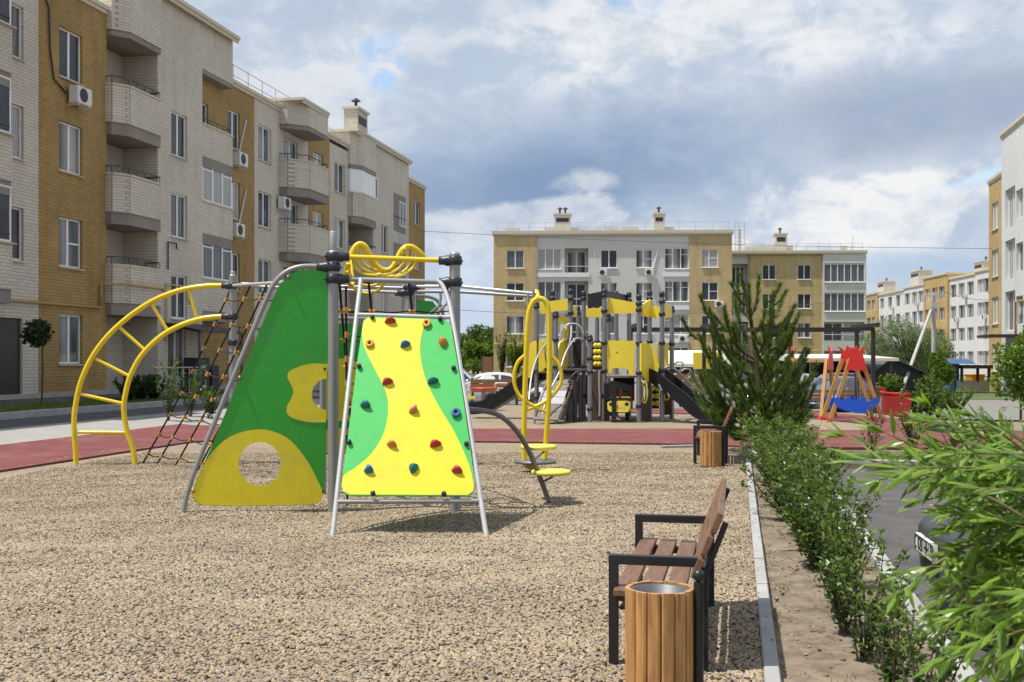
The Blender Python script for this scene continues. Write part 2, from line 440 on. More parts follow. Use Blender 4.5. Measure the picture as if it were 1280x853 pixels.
def cr(pts, n=6, closed=False):
    """Catmull-Rom through points"""
    pts = [Vector(p) for p in pts]; k = len(pts); out = []
    for i in range(k if closed else k - 1):
        if closed: p0, p1, p2, p3 = pts[i - 1], pts[i], pts[(i + 1) % k], pts[(i + 2) % k]
        else: p0, p1, p2, p3 = pts[max(i - 1, 0)], pts[i], pts[i + 1], pts[min(i + 2, k - 1)]
        for j in range(n):
            t = j / n
            out.append(.5 * ((2 * p1) + (p2 - p0) * t + (2 * p0 - 5 * p1 + 4 * p2 - p3) * t * t + (3 * p1 - p0 - 3 * p2 + p3) * t ** 3))
    if not closed: out.append(pts[-1])
    return out
def rnd(a, b): return random.uniform(a, b)
def rdir():
    z = rnd(-1, 1); a = rnd(0, 6.2832); r = math.sqrt(1 - z * z)
    return Vector((r * math.cos(a), r * math.sin(a), z))
import bmesh
# ================================================================ GROUND
def patch(name, pts, off, m, skirt=0.0, sidemat=None, k='structure', cuts=True):
    bm = bmesh.new()
    vs = [bm.verts.new((p[0], p[1], 0)) for p in pts]
    f = bm.faces.new(vs)
    if f.normal.z < 0: f.normal_flip()
    bm.normal_update()
    if f.normal.z < 0: bmesh.ops.reverse_faces(bm, faces=[f])
    bmesh.ops.triangulate(bm, faces=bm.faces[:])
    for v0 in (-13.0, -20.76):
        c = UV(0, v0); bmesh.ops.bisect_plane(bm, geom=bm.verts[:] + bm.edges[:] + bm.faces[:], plane_co=c, plane_no=(C_, -S_, 0))
    nw = Vector((.5, .87, 0)); l2 = nw.length_squared
    for w0 in (35.0, 43.0):
        bmesh.ops.bisect_plane(bm, geom=bm.verts[:] + bm.edges[:] + bm.faces[:], plane_co=nw * (w0 / l2), plane_no=nw)
    edges = [e for e in bm.edges if len(e.link_faces) == 1]
    for v in bm.verts: v.co.z = gz(v.co.x, v.co.y) + off
    if skirt:
        r = bmesh.ops.extrude_edge_only(bm, edges=edges)
        for g in r['geom']:
            if isinstance(g, bmesh.types.BMVert): g.co.z -= skirt
        for g in r['geom']:
            if isinstance(g, bmesh.types.BMFace): g.material_index = 1 if sidemat else 0
    bmesh.ops.recalc_face_normals(bm, faces=bm.faces[:])
    if skirt == 0:
        for f in bm.faces:
            if f.normal.z < 0: f.normal_flip()
    me = bpy.data.meshes.new(name); bm.to_mesh(me); bm.free()
    me.materials.append(M[m]);
    if sidemat: me.materials.append(M[sidemat])
    o = bpy.data.objects.new(name, me); COL.objects.link(o); WM[o.name] = Matrix.Identity(4)
    kind(o, k)
    return o
def g2(*pp): return [G(x, y)[:2] for x, y in pp]
uv2 = lambda u, v: UV(u, v)[:2]

patch('ground', [(-900, -200), (900, -200), (1400, 1500), (-1400, 1500)], -.16, 'earth')
patch('parking_lot', [uv2(-8, 1.16), uv2(18.6, 1.16), uv2(18.6, 22), uv2(-8, 22)], -.10, 'asphalt')
patch('far_road', [(-14, 40.5), (14, 40.0), (40, 36), (70, 70), (66, 99), (-14, 99)], -.10, 'asphalt_light')
patch('house_road', [uv2(-5, -17.6), uv2(90, -17.6), uv2(90, -13.0), uv2(27, -13.0), uv2(-5, -13.0)], -.10, 'asphalt')  # the house's shadow on the road is put into this dark colour
patch('sunlit_road', [uv2(-5, -15.9), uv2(60, -15.9), uv2(60, -10.8), uv2(-5, -10.8)], -.055, 'sunlit_paving', .06)  # same road beyond the house's shadow, its sunlight painted as a paler surface
patch('house_pavement', [uv2(-5, -20.9), uv2(90, -20.9), uv2(90, -19.2), uv2(-5, -19.2)], .03, 'asphalt', .14)
gravel_pts = [uv2(-6, .137), uv2(19.5, .137), uv2(19.6, .9), (4.9, 20.6), (9, 20.6), (10.5, 23.6), (11.0, 33), (11, 37), (4, 40.0), (-6.0, 40.0), (-7.2, 27), (-8.9, 20.6), (-12.6, 2), (-13.6, -4)]
patch('gravel_bed', gravel_pts, 0.0, 'gravel', .16)
mb = MB(); us = [-6 + .5 * i for i in range(20)] + [4 + .07 * i for i in range(143)] + [14.0 + .25 * i for i in range(1, 19)]; us = sorted(set(round(u, 3) for u in us)); vsn = [.215 + .0475 * j for j in range(20)]
def soilz(u, v): return -.025 + noise.noise(Vector((u * 2.1, v * 2.1, 1))) * .018 + noise.noise(Vector((u * 8, v * 8, 5))) * .012 + noise.noise(Vector((u * 21, v * 21, 7))) * .006
mb.add([UV(u, v, soilz(u, v)) for u in us for v in vsn], [(i * 20 + j, i * 20 + j + 1, (i + 1) * 20 + j + 1, (i + 1) * 20 + j) for i in range(len(us) - 1) for j in range(19)], 0, True)
o = mb.build('planting_soil', 'soil'); kind(o, 'structure')
if o.data.polygons[0].normal.z < 0: o.data.flip_normals()
patch('verge_soil', [uv2(18.58, .3), uv2(18.58, 14), uv2(20.6, 14), (14, 20.5), (4.5, 20.5), uv2(19.5, .3)], -.015, 'soil', .16)
band = [(-13.6, 1.2), (-9.5, 20.8), (-8.15, 27.5), (-6.5, 27.0), (-.74, 26), (4.1, 26), (9.6, 25.2), (14.5, 24.0), (14.5, 19.6), (10, 20.35), (4.7, 20.55), (3.5, 21.35), (-.79, 22.1), (-5.6, 22.6), (-6.3, 22.0), (-7.44, 16.27), (-10.4, 1.2)]
patch('red_path', band, .035, 'rubber', .12, 'rubber_edge')
patch('red_path', [(2.6, 38.2), (3.2, 34.2), (8.0, 32.2), (8.9, 28.2), (8.2, 25.6), (11.4, 25.0), (10.8, 29.6), (9.4, 34.6)], .031, 'rubber', .1, 'rubber_edge')

def kerb_run(pts, h0, h1, w, ln=1.0, mname='kerbstone'):
    """one row of kerbstones, joints left open"""
    mb = MB()
    for (a, b) in zip(pts[:-1], pts[1:]):
        a, b = Vector(a).to_2d(), Vector(b).to_2d(); d = (b - a); L = d.length; d.normalize(); s = Vector((-d.y, d.x)) * w / 2
        n = max(1, int(L / ln))
        for i in range(n):
            p = a + d * (L * i / n + .003); q = a + d * (L * (i + 1) / n - .003)
            dz = rnd(-.004, .004)
            zp, zq = gz(p.x, p.y), gz(q.x, q.y)
            bev = .012
            ring = lambda p, z: [Vector((p.x + s.x, p.y + s.y, z + h0)), Vector((p.x + s.x, p.y + s.y, z + h1 + dz - bev)), Vector((p.x + s.x * .8, p.y + s.y * .8, z + h1 + dz)),
                                 Vector((p.x - s.x * .8, p.y - s.y * .8, z + h1 + dz)), Vector((p.x - s.x, p.y - s.y, z + h1 + dz - bev)), Vector((p.x - s.x, p.y - s.y, z + h0))]
            vs = ring(p, zp) + ring(q, zq)
            mb.add(vs, [(j, j + 6, (j + 1) % 6 + 6, (j + 1) % 6) for j in range(6)] + [(5, 4, 3, 2, 1, 0), (6, 7, 8, 9, 10, 11)])
    o = mb.build('kerb', mname)
    return kind(o, 'structure')
kerb_run([uv2(-4, .178), uv2(19.4, .178)], -.15, .045, .084)
kerb_run([uv2(-4, 1.15), uv2(18.6, 1.15)], -.2, .04, .12)
kerb_run([uv2(18.66, 1.22), uv2(18.66, 14)], -.2, .045, .12)
kerb_run([uv2(-5, -17.66), uv2(70, -17.66)], -.2, .07, .16)
kerb_run([(2.75, 20.75), (3.4, 20.95), (3.9, 20.8)], -.1, .05, .09)
# lawn strip by the left house
patch('lawn', [uv2(-5, -19.18), uv2(90, -19.18), uv2(90, -17.76), uv2(-5, -17.76)], .02, 'lawn', .14)
patch('lawn', [(4.4, 20.3), (14, 19.4), uv2(20.2, 14), uv2(18.74, 9), uv2(18.74, 1.5)], -.006, 'lawn')
# far hedges ground (beyond the road)
patch('lawn', [(22, 60), (34, 56), (60, 120), (26, 120)], -.085, 'lawn')

mb = MB()
def blades(mb, n, fn, L):
    for i in range(n):
        p = fn(); a = rnd(0, 6.28)
        d = Vector((math.cos(a) * .5, math.sin(a) * .5, 1)).normalized()
        l = L * rnd(.6, 1.3); w = Vector((-math.sin(a), math.cos(a), 0)) * rnd(.004, .008) * (L / .06)
        q = p + d * l
        mb.add([p - w, p + w, q], [(0, 1, 2)], 0, False, rnd(0, 1))
def lawn_left():
    u = rnd(22, 50); v = rnd(-19.15, -17.8); p = UV(u, v); p.z = gz(p.x, p.y) + .02; return p
blades(mb, 16000, lawn_left, .10)
def lawn_right():
    u = rnd(18.75, 19.9); v = rnd(1.3, 8.5)
    p = UV(u, v); p.z = -.01; return p
blades(mb, 6500, lawn_right, .06)
def tufts():
    while True:
        u = rnd(4, 17); v = rnd(.23, 1.08)
        if noise.noise(Vector((u * 1.5, v * 3, 0))) > .22: break
    p = UV(u, v); p.z = -.02; return p
blades(mb, 1500, tufts, .03)
def gtuft():
    c = random.choice([(6.35, .02, .12), (6.1, .0, .1), (9.2, .05, .15), (12, .06, .2), (7.9, .04, .1)])
    p = UV(c[0] + random.gauss(0, c[2]), c[1] + random.gauss(0, c[2] * .35)); return p
blades(mb, 160, gtuft, .022)
o = mb.build('grass', 'blade', tint=True); kind(o, 'stuff')
tag(o, 'short green grass along the kerbs and in front of the house', 'grass'); del o['category']

# litter of small clods on the soil
mb = MB()
for i in range(700):
    p = UV(rnd(4.2, 18), rnd(.23, 1.08)); r = .003 + .017 * random.random() ** 4
    mb.ball(p + Vector((0, 0, -.02)), r, 0, 5, (1, rnd(.7, 1.3), .7))
for i in range(420):
    u, v = rnd(4.2, 16), .22 + .9 * random.random() ** .7; a = rnd(0, 6.28)
    mb.leaf(UV(u, v, soilz(u, v) + .006), Vector((math.cos(a), math.sin(a), rnd(-.05, .25))), Vector((rnd(-.3, .3), rnd(-.3, .3), 1)), rnd(.015, .04), rnd(.006, .016), .5, 1)
for i in range(60):
    u, v = rnd(4.2, 13), rnd(.25, 1.1); a = rnd(0, 6.28); q = UV(u, v, soilz(u, v) + .006); d = Vector((math.cos(a), math.sin(a), 0)) * rnd(.04, .12)
    mb.tube([q, q + d * .5 + Vector((rnd(-.01, .01), rnd(-.01, .01), .004)), q + d], .0025, 4, 1)
o = mb.build('soil_clods', ['soil', mat('dry_litter', (.13, .09, .05), .9, .3, 30)]); kind(o, 'stuff'); o['label'] = 'loose clods on the planting soil'

# loose pebbles lying on the near part of the gravel bed
def pebbles():
    mb = MB()
    nx = 44; near, far = 4.2, 19.5
    Ys = [near + (far - near) * i / 76 for i in range(77)]
    for a, b in zip(Ys[:-1], Ys[1:]):
        for j in range(nx):
            def pt(Y, j):
                xl = -.50 * Y - .3; xl = max(xl, -6.9 - (16.3 - Y) * .2 if Y < 16.3 else -7.0 + (Y - 16.3) * .2)
                xr = (.13 + Y * S_) / C_
                x = xl + (xr - xl) * j / nx; h = noise.noise(Vector((x * 1.3, Y * 1.3, 3))) * .026 + noise.noise(Vector((x * 3.6, Y * 3.6, 9))) * .015
                return (x, Y, max(.001, h + .018))
            mb.add([pt(a, j), pt(a, j + 1), pt(b, j + 1), pt(b, j)], [(0, 1, 2, 3)])
    o = mb.build('gravel_pebbles', 'pebble'); kind(o, 'stuff'); o['label'] = 'loose beige and grey pebbles covering the play area'
    ng = bpy.data.node_groups.new('pebble_scatter', 'GeometryNodeTree')
    ng.interface.new_socket('Geometry', in_out='INPUT', socket_type='NodeSocketGeometry')
    ng.interface.new_socket('Geometry', in_out='OUTPUT', socket_type='NodeSocketGeometry')
    gi, go = ng.nodes.new('NodeGroupInput'), ng.nodes.new('NodeGroupOutput')
    L = ng.links.new
    pos = ng.nodes.new('GeometryNodeInputPosition'); sx = ng.nodes.new('ShaderNodeSeparateXYZ'); L(pos.outputs[0], sx.inputs[0])
    mr = ng.nodes.new('ShaderNodeMapRange'); mr.inputs['From Min'].default_value = 9; mr.inputs['From Max'].default_value = 19.5
    mr.inputs['To Min'].default_value = 3000; mr.inputs['To Max'].default_value = 600
    L(sx.outputs['Y'], mr.inputs['Value'])
    dp = ng.nodes.new('GeometryNodeDistributePointsOnFaces'); L(gi.outputs[0], dp.inputs['Mesh']); L(mr.outputs[0], dp.inputs['Density'])
    ico = ng.nodes.new('GeometryNodeMeshIcoSphere'); ico.inputs['Subdivisions'].default_value = 2; ico.inputs['Radius'].default_value = 1
    ss = ng.nodes.new('GeometryNodeSetShadeSmooth'); L(ico.outputs['Mesh'], ss.inputs['Geometry'])
    sm = ng.nodes.new('GeometryNodeSetMaterial'); sm.inputs['Material'].default_value = M['pebble']; L(ss.outputs[0], sm.inputs['Geometry'])
    ip = ng.nodes.new('GeometryNodeInstanceOnPoints'); L(dp.outputs['Points'], ip.inputs['Points']); L(sm.outputs[0], ip.inputs['Instance'])
    rs = ng.nodes.new('FunctionNodeRandomValue'); rs.data_type = 'FLOAT_VECTOR'
    rs.inputs['Min'].default_value = (.006, .005, .0035); rs.inputs['Max'].default_value = (.018, .0135, .010)
    rr = ng.nodes.new('FunctionNodeRandomValue'); rr.data_type = 'FLOAT_VECTOR'; rr.inputs['Min'].default_value = (-.5, -.5, 0); rr.inputs['Max'].default_value = (.5, .5, 6.28)
    L(rs.outputs['Value'], ip.inputs['Scale']); L(rr.outputs['Value'], ip.inputs['Rotation'])
    L(ip.outputs[0], go.inputs[0])
    jg = ng.nodes.new('GeometryNodeJoinGeometry')
    md = o.modifiers.new('scatter', 'NODES'); md.node_group = ng
    return o
pebbles()

mb = MB(); st_ = random.getstate(); random.seed(99)
def stone(p, r):
    a = rnd(0, 6.28); vs = []; n = 6
    for (zz, rr) in ((0, .75), (.55, 1.0), (1.0, .5)):
        for k in range(n): an = a + 6.283 * k / n; vs.append(p + Vector((math.cos(an) * r * rr * rnd(.8, 1.2), math.sin(an) * r * rr * rnd(.7, 1.1), zz * r * .8)))
    mb.add(vs, [(l * n + k, l * n + (k + 1) % n, (l + 1) * n + (k + 1) % n, (l + 1) * n + k) for l in range(2) for k in range(n)] + [tuple(range(2 * n, 3 * n))], random.choice((0, 1, 2)), True)
for i in range(170): u = rnd(4, 14); v = .22 + abs(random.gauss(0, .10)); stone(UV(u, v, soilz(u, v)), rnd(.006, .013))
for i in range(60): u = rnd(4, 14); stone(UV(u, rnd(.14, .215), .044), rnd(.004, .009))
for i in range(420):
    t = random.random(); a, b = random.choice((((-7.44, 16.27), (-10.4, 1.2)), ((-6.3, 22.0), (-7.44, 16.27)), ((-5.6, 22.6), (-.79, 22.1)), ((-.79, 22.1), (3.5, 21.35))))
    d = abs(random.gauss(0, .22)); q = Vector((a[0] + (b[0] - a[0]) * t, a[1] + (b[1] - a[1]) * t, .035))
    q += (Vector((-d, 0, 0)) if a[0] < -6 else Vector((0, d, 0))); q.z = gz(q.x, q.y) + .035; stone(q, rnd(.008, .016))
for i in range(140): u = rnd(5, 15); stone(UV(u, 1.22 + abs(random.gauss(0, .3)), -.1), rnd(.005, .011))
random.setstate(st_)
o = mb.build('stray_stones', [mat('stone_tan', (.34, .27, .17), .9, .1), mat('stone_grey', (.22, .205, .18), .9, .1), mat('stone_pale', (.44, .37, .27), .9, .1)]); kind(o, 'stuff'); o['label'] = 'stray stones kicked onto the path, kerb and soil'

# ================================================================ WINDOWS
SASH = .055
win_mesh = {}
def window(parent, x, z, w, h, y, style='2', pane=None, sill='sillmetal', name='window', lite=False):
    """opening's lower left corner at (x, z), window plane at local depth y"""
    pane = pane or random.choice(['glass_dark', 'glass_dark', 'glass_mid', 'glass_curtain', 'glass_part', 'glass_half', 'glass_part'])
    key = (round(w, 2), round(h, 2), style)
    if key not in win_mesh:
        mb = MB(); f = SASH
        mb.ab(0, f, 0, .06, 0, h); mb.ab(w - f, w, 0, .06, 0, h); mb.ab(f, w - f, 0, .06, 0, f); mb.ab(f, w - f, 0, .06, h - f, h)
        nv = {'1': 1, '2': 2, '3': 3, '4': 4, '5': 5, '6': 6, '2t': 2, '3t': 3, '2a': 2}[style]
        for i in range(1, nv):
            xx = w * i / nv if style != '2a' else w * .45
            mb.ab(xx - .045, xx + .045, -.004, .056, f, h - f)
        if style == '2a': mb.ab(w * .45 + .045, w - f, .004, .05, h * .48, h * .48 + .05)
        if style in ('2t', '3t'):
            for i in range(nv):
                xa = (w * i / nv + .045) if i else f; xb = (w * (i + 1) / nv - .045) if i < nv - 1 else w - f
                if i != 1 or nv == 2: mb.ab(xa, xb, .004, .05, h * (.68 if nv == 3 else .5), h * (.68 if nv == 3 else .5) + .05)
        me = mb.build('window', 'upvc').data
        tmp = [o for o in bpy.data.objects if o.data == me][0]; bpy.data.objects.remove(tmp)
        mp = MB(); mp.ab(f * .6, w - f * .6, .03, .036, f * .6, h - f * .6)
        pm = mp.build('pane', 'glass_dark'); pme = pm.data; bpy.data.objects.remove(pm)
        ms = MB(); ms.add([(-.05, -.16, -.035), (w + .05, -.16, -.035), (w + .05, .0, -.004), (-.05, .0, -.004), (-.05, -.16, -.065), (w + .05, -.16, -.065), (w + .05, 0, -.03), (-.05, 0, -.03)],
                          [(0, 1, 2, 3), (4, 7, 6, 5), (0, 4, 5, 1), (1, 5, 6, 2), (0, 3, 7, 4)])
        sl = ms.build('sill', 'sillmetal'); sme = sl.data; bpy.data.objects.remove(sl)
        win_mesh[key] = (me, pme, sme)
    me, pme, sme = win_mesh[key]
    o = bpy.data.objects.new(name, me); COL.objects.link(o); o.parent = parent; o.location = (x, y, z)
    pk = (pme.name, pane)
    if pk not in win_mesh:
        q = pme.copy(); q.materials[0] = M[pane]; win_mesh[pk] = q
    p = bpy.data.objects.new('pane', win_mesh[pk]); COL.objects.link(p); p.parent = o
    if sill:
        sk = (sme.name, sill)
        if sk not in win_mesh:
            q = sme.copy(); q.materials[0] = M[sill]; win_mesh[sk] = q
        s = bpy.data.objects.new('sill', win_mesh[sk]); COL.objects.link(s); s.parent = o
    return o

def wall(mb, x0, x1, z0, z1, y, yb, ops=(), m=0, reveal=.14, sides=(1, 1), top=True):
    """a front wall in local x/z at depth y with openings (x, z, w, h), its end faces going back to yb"""
    xs = sorted({x0, x1, *[o[0] for o in ops], *[o[0] + o[2] for o in ops]}); xs = [x for x in xs if x0 - 1e-6 <= x <= x1 + 1e-6]
    zs = sorted({z0, z1, *[o[1] for o in ops], *[o[1] + o[3] for o in ops]}); zs = [z for z in zs if z0 - 1e-6 <= z <= z1 + 1e-6]
    for a, b in zip(xs[:-1], xs[1:]):
        for c, d in zip(zs[:-1], zs[1:]):
            cx, cz = (a + b) / 2, (c + d) / 2
            if any(o[0] < cx < o[0] + o[2] and o[1] < cz < o[1] + o[3] for o in ops): continue
            mb.add([(a, y, c), (b, y, c), (b, y, d), (a, y, d)], [(0, 1, 2, 3)], m)
    for o in ops:
        x, z, w, h = o[:4]; r = o[4] if len(o) > 4 else reveal
        a = [(x, y, z), (x + w, y, z), (x + w, y, z + h), (x, y, z + h)]; b = [(p[0], y + r, p[2]) for p in a]
        mb.add(a + b, [(i, 4 + i, 4 + (i + 1) % 4, (i + 1) % 4) for i in range(4)], m)
        if len(o) > 4: mb.add(b, [(0, 1, 2, 3)], m)
    if sides[0]: mb.add([(x0, y, z0), (x0, y, z1), (x0, yb, z1), (x0, yb, z0)], [(0, 1, 2, 3)], m)
    if sides[1]: mb.add([(x1, y, z0), (x1, yb, z0), (x1, yb, z1), (x1, y, z1)], [(0, 1, 2, 3)], m)
    if top: mb.add([(x0, y, z1), (x1, y, z1), (x1, yb, z1), (x0, yb, z1)], [(0, 1, 2, 3)], m)

def foot_prism(mb, poly, z0, z1, m=0):
    n = len(poly)
    mb.add([(p[0], p[1], z0) for p in poly] + [(p[0], p[1], z1) for p in poly],
           [tuple(range(n - 1, -1, -1)), tuple(range(n, 2 * n))] + [(i, (i + 1) % n, n + (i + 1) % n, n + i) for i in range(n)], m)
def cornice(root, x0, x1, y, z, yb, out=.12, h=.16, ends=(1, 1)):
    mb = MB()
    a = x0 - (out if ends[0] else 0); b = x1 + (out if ends[1] else 0)
    mb.ab(a, b, y - out, yb, z + .002, z + h); mb.ab(a + .05 * ends[0], b - .05 * ends[1], y - out * .55, y - .002, z - .13, z + .001)
    return mb.build('cornice', 'cornice', root, False)
def inset(poly, d):
    cx = sum(p[0] for p in poly) / len(poly); cy = sum(p[1] for p in poly) / len(poly)
    return [(cx + (p[0] - cx) * (1 - d), cy + (p[1] - cy) * (1 - d)) for p in poly]
def balcony(root, x0, x1, y, zf, proj, ch=.55, rail=True, brickm='white_brick', back=0.0, hp=1.25):
    """brick balcony with a chamfered near corner; zf is the floor level"""
    k = proj
    poly = [(x0, y + back), (x0, y - k * .35), (x0 + ch, y - k), (x1, y - k), (x1, y + back)]
    mb = MB(); foot_prism(mb, poly, zf - .42, zf - .02)
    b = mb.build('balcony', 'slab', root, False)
    mb = MB()
    out = [(x0 + .02, y - .0), (x0 + .02, y - k * .35), (x0 + ch, y - k + .02), (x1 - .02, y - k + .02), (x1 - .02, y - .0)]
    for p, q in zip(out[:-1], out[1:]):
        mb.beam((p[0], p[1], zf - .02 + hp / 2), (q[0], q[1], zf - .02 + hp / 2), .14, hp)
    mb.build('parapet', brickm, b, False)
    mb = MB()
    for p, q in zip(out[:-1], out[1:]):
        mb.beam((p[0], p[1], zf - .02 + hp + .03), (q[0], q[1], zf - .02 + hp + .03), .2, .06)
    mb.build('coping', 'cornice', b, False)
    if rail:
        mb = MB(); zz = zf + hp + .28
        mb.tube([(p[0], p[1], zz) for p in out], .022, 6)
        for p, q in zip(out[:-1], out[1:]):
            L = (Vector(q) - Vector(p)).length; n = max(1, int(L / .5))
            for i in range(n + 1):
                t = i / n; xx, yy = p[0] + (q[0] - p[0]) * t, p[1] + (q[1] - p[1]) * t
                mb.tube([(xx, yy, zf + hp), (xx, yy, zz)], .014, 5)
        mb.build('railing', 'railing', b, False)
    return b
ac_src = None
def aircon(root, x, z, y):
    global ac_src
    if ac_src is None:
        mb = MB(); mb.ab(0, .8, -.42, -.1, 0, .55); o = mb.build('air_conditioner', 'ac_white', bevel=.02)
        mb = MB(); mb.lathe([(.22, 0), (.22, .012)], (.33, -.421, .28), 18, 0, (0, -1, 0)); f = mb.build('fan_grille', 'dark', o, False)
        mb = MB(); mb.beam((.12, -.4, -.03), (.12, .0, -.03), .04, .04); mb.build('bracket', 'sillwhite', o, False); mb = MB(); mb.beam((.68, -.4, -.03), (.68, .0, -.03), .04, .04); mb.build('bracket', 'sillwhite', o, False)
        ac_src = o; c = o
    else: c = copy_tree(ac_src)
    c.parent = root; c.location = (x, y, z); c.matrix_parent_inverse = Matrix.Identity(4)
    return c
def pipe(root, pts, r=.04, m='gaspipe', name='gas_pipe'):
    mb = MB(); mb.tube(pts, r, 6, 0); return mb.build(name, m, root, False)

# ================================================================ LEFT HOUSE
LZ = .45
V0 = -20.7
left = thing('apartment_house', 'long four storey white and ochre brick apartment house with chamfered balconies along the left side', 'apartment house',
             UV(0, V0), math.atan2(C_, S_))
def box_part(name, m, poly, z0, z1):
    b = MB(); foot_prism(b, poly, z0, z1); return b.build(name, m, left, False)
def ux(px, y=0.0): return u_at(px, V0 - y)
SILLS = [1.5, 4.55, 7.55, 10.5]
DEPTH = 13.0
mw = MB(); mo = MB(); ms = MB()      # white brick, ochre brick, concrete bands
ZB = .2
def seg(mb, x0, x1, z1, y, wins, sides=(1, 1), z0=ZB, reveal=.14):
    ops = []
    for w in wins: ops.append((w[0], w[1], w[2], w[3]))
    one = MB(); wall(one, x0, x1, z0, z1, y, DEPTH, ops, 0, reveal, sides)
    one.build('white_brick_wall' if mb is mw else 'ochre_brick_wall', 'white_brick' if mb is mw else 'ochre_brick', left, False)
    for w in wins:
        if w[4] == 'none': continue
        window(left, w[0], w[1], w[2], w[3], y + reveal - .05, w[4], w[5] if len(w) > 5 else None)
# A: white part running out of the frame
xA, xB = 12.0, ux(48)
wx = ux(27) - 1.35
winsA = [(wx, s, 1.45, 1.55, '2') for s in SILLS[1:]] + [(x, s, 1.4, 1.55, '2') for s in SILLS for x in (14.5, 18.5)]
dx0 = ux(28) - 1.9
winsA.append((dx0, .55, 1.9, 2.3, 'none'))
seg(mw, xA, xB, 13.3, 0, winsA)
mb = MB(); mb.ab(dx0, dx0 + 1.9, .08, .13, .55, 2.85); mb.ab(dx0 + .93, dx0 + .97, .06, .079, .6, 2.8); d = mb.build('door', 'door_brown', left, False)
mb = MB(); mb.tube([(dx0 + .75, .05, 1.5), (dx0 + .75, .02, 1.5), (dx0 + .75, .02, 1.7), (dx0 + .75, .05, 1.7)], .012, 6); mb.build('handle', 'zinc', d, False)
for zf in (3.6, 6.6, 9.6):
    balcony(left, xB - 7.4, ux(14, -.9), 0, zf, .9)
    x0 = xB - 6.7
    window(left, x0, zf + 1.3, ux(14, -.9) - x0, 1.55, -.9, '4', 'glass_dark')
balc_top = MB()
# B: ochre
xC = ux(133)
w0, w1 = ux(74), ux(103)
seg(mo, xB, xC, 13.3, 0, [(w0, s, w1 - w0, 1.55, st, pn) for s, st, pn in zip(SILLS, ('2', '2a', '2', '2'), ('glass_half', 'glass_half', 'glass_part', 'glass_dark'))])
aircon(left, w0 + .35, 9.72, 0)
pipe(left, [(w0 + .3, -.05, 10.0), (w0 - .35, -.05, 10.3), (w0 - .55, -.05, 11.2), (w0 - .6, -.05, 12.4), (w0 - .95, -.05, 12.9)], .03, 'dark', 'hose')
# C: loggia stack between ochre and the tall white part
yD = -.43
xD = ux(197, yD)
seg(mw, xC, xD, 13.2, .95, [(xC + .25, f + .1, .95, 2.2, '1', 'glass_dark') for f in (3.5, 6.5, 9.5)] + [(xC + .3, .5, 1.1, 2.2, 'none')], (0, 0))
mb = MB(); mb.ab(xC + .3, xC + 1.4, 1.03, 1.08, .5, 2.7); mb.build('door', 'door_brown', left, False)
for zf in (3.55, 6.6, 9.6): balcony(left, xC - .02, xD - .01, .0, zf, .55, .5, True, back=.94)
box_part('overhang', 'white_brick', [(xC, .9), (xC, -.2), (xC + .5, -.6), (xD - .01, -.6), (xD - .01, .9)], 12.7, 14.72)
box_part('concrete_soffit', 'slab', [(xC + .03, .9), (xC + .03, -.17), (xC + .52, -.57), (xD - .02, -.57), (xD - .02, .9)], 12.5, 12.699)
# D: tall white part
xE = ux(291, yD)
xd2 = ux(253, yD)
sD = ux(214, yD), ux(234, yD)
winsD = [(sD[0], z, sD[1] - sD[0], 1.6, '2') for z in (3.15, 6.15, 9.15)]
gx0, gx1 = ux(210, yD), ux(232, yD)
winsD += [(gx0, .95, gx1 - gx0, 1.9, '2', 'glass_mid')]
seg(mw, xD, xd2, 14.72, yD, winsD)
# D2: corner loggias
box_part('overhang', 'white_brick', [(xd2 + .002, DEPTH), (xd2 + .002, yD), (xE, yD), (xE, DEPTH)], 12.9, 14.72)
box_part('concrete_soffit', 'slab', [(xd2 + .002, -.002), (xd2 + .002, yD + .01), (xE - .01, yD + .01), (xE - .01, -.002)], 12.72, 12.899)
for i, zf in enumerate((3.55, 6.55, 9.55)):
    mb = MB(); mb.ab(xd2 + .01, xE - .02, yD + .01, -.003, zf - .42, zf - .02); b = mb.build('balcony', 'slab', left, False)
    mb = MB(); mb.ab(xd2 + .005, xE, yD, yD + .14, zf - .019, zf + 1.2); mb.ab(xE - .14, xE, yD + .141, -.003, zf - .019, zf + 1.2); mb.build('parapet', 'white_brick', b, False)
    mb = MB(); mb.ab(xd2 + .005, xE + .03, yD - .04, yD + .16, zf + 1.201, zf + 1.26); mb.ab(xE - .16, xE + .03, yD + .161, -.003, zf + 1.201, zf + 1.26); mb.build('coping', 'cornice', b, False)
    if i < 2:
        window(left, xd2 + .05, zf + 1.262, xE - xd2 - .1, 1.75, yD + .02, '3t', 'glass_curtain' if i else 'glass_mid', None)
        mb = MB(); mb.ab(xE - .07, xE - .02, yD + .1, -.003, zf + 1.262, zf + 3.0); mb.build('side_pane', 'glass_mid', b, False)
    else:
        mb = MB(); mb.tube([(xd2 + .1, yD + .08, zf + 1.5), (xE - .05, yD + .08, zf + 1.5), (xE - .05, -.02, zf + 1.5)], .02, 6)
        for k in range(5): xx = xd2 + .2 + k * (xE - xd2 - .3) / 4; mb.tube([(xx, yD + .08, zf + 1.2), (xx, yD + .08, zf + 1.5)], .012, 5)
        mb.build('railing', 'railing', b, False)
# E: ochre
xF = ux(318)
e0, e1 = ux(285), ux(300)
seg(mo, xd2 + .003, xF, 13.2, 0, [(e0, s, e1 - e0, 1.55, '2') for s in SILLS] + [(xd2 + .5, f, .85, 2.2, '1', 'glass_dark') for f in (3.6, 6.6, 9.6)], (0, 1))
aircon(left, e1 - .9, 9.75, 0); aircon(left, e1 - 1.2, 6.75, 0)
for z in (10.2, 7.2): pipe(left, [(e1 - .3, -.06, z), (e1 + .5, -.06, z + 1.7)], .025, 'sillwhite', 'drain_hose')
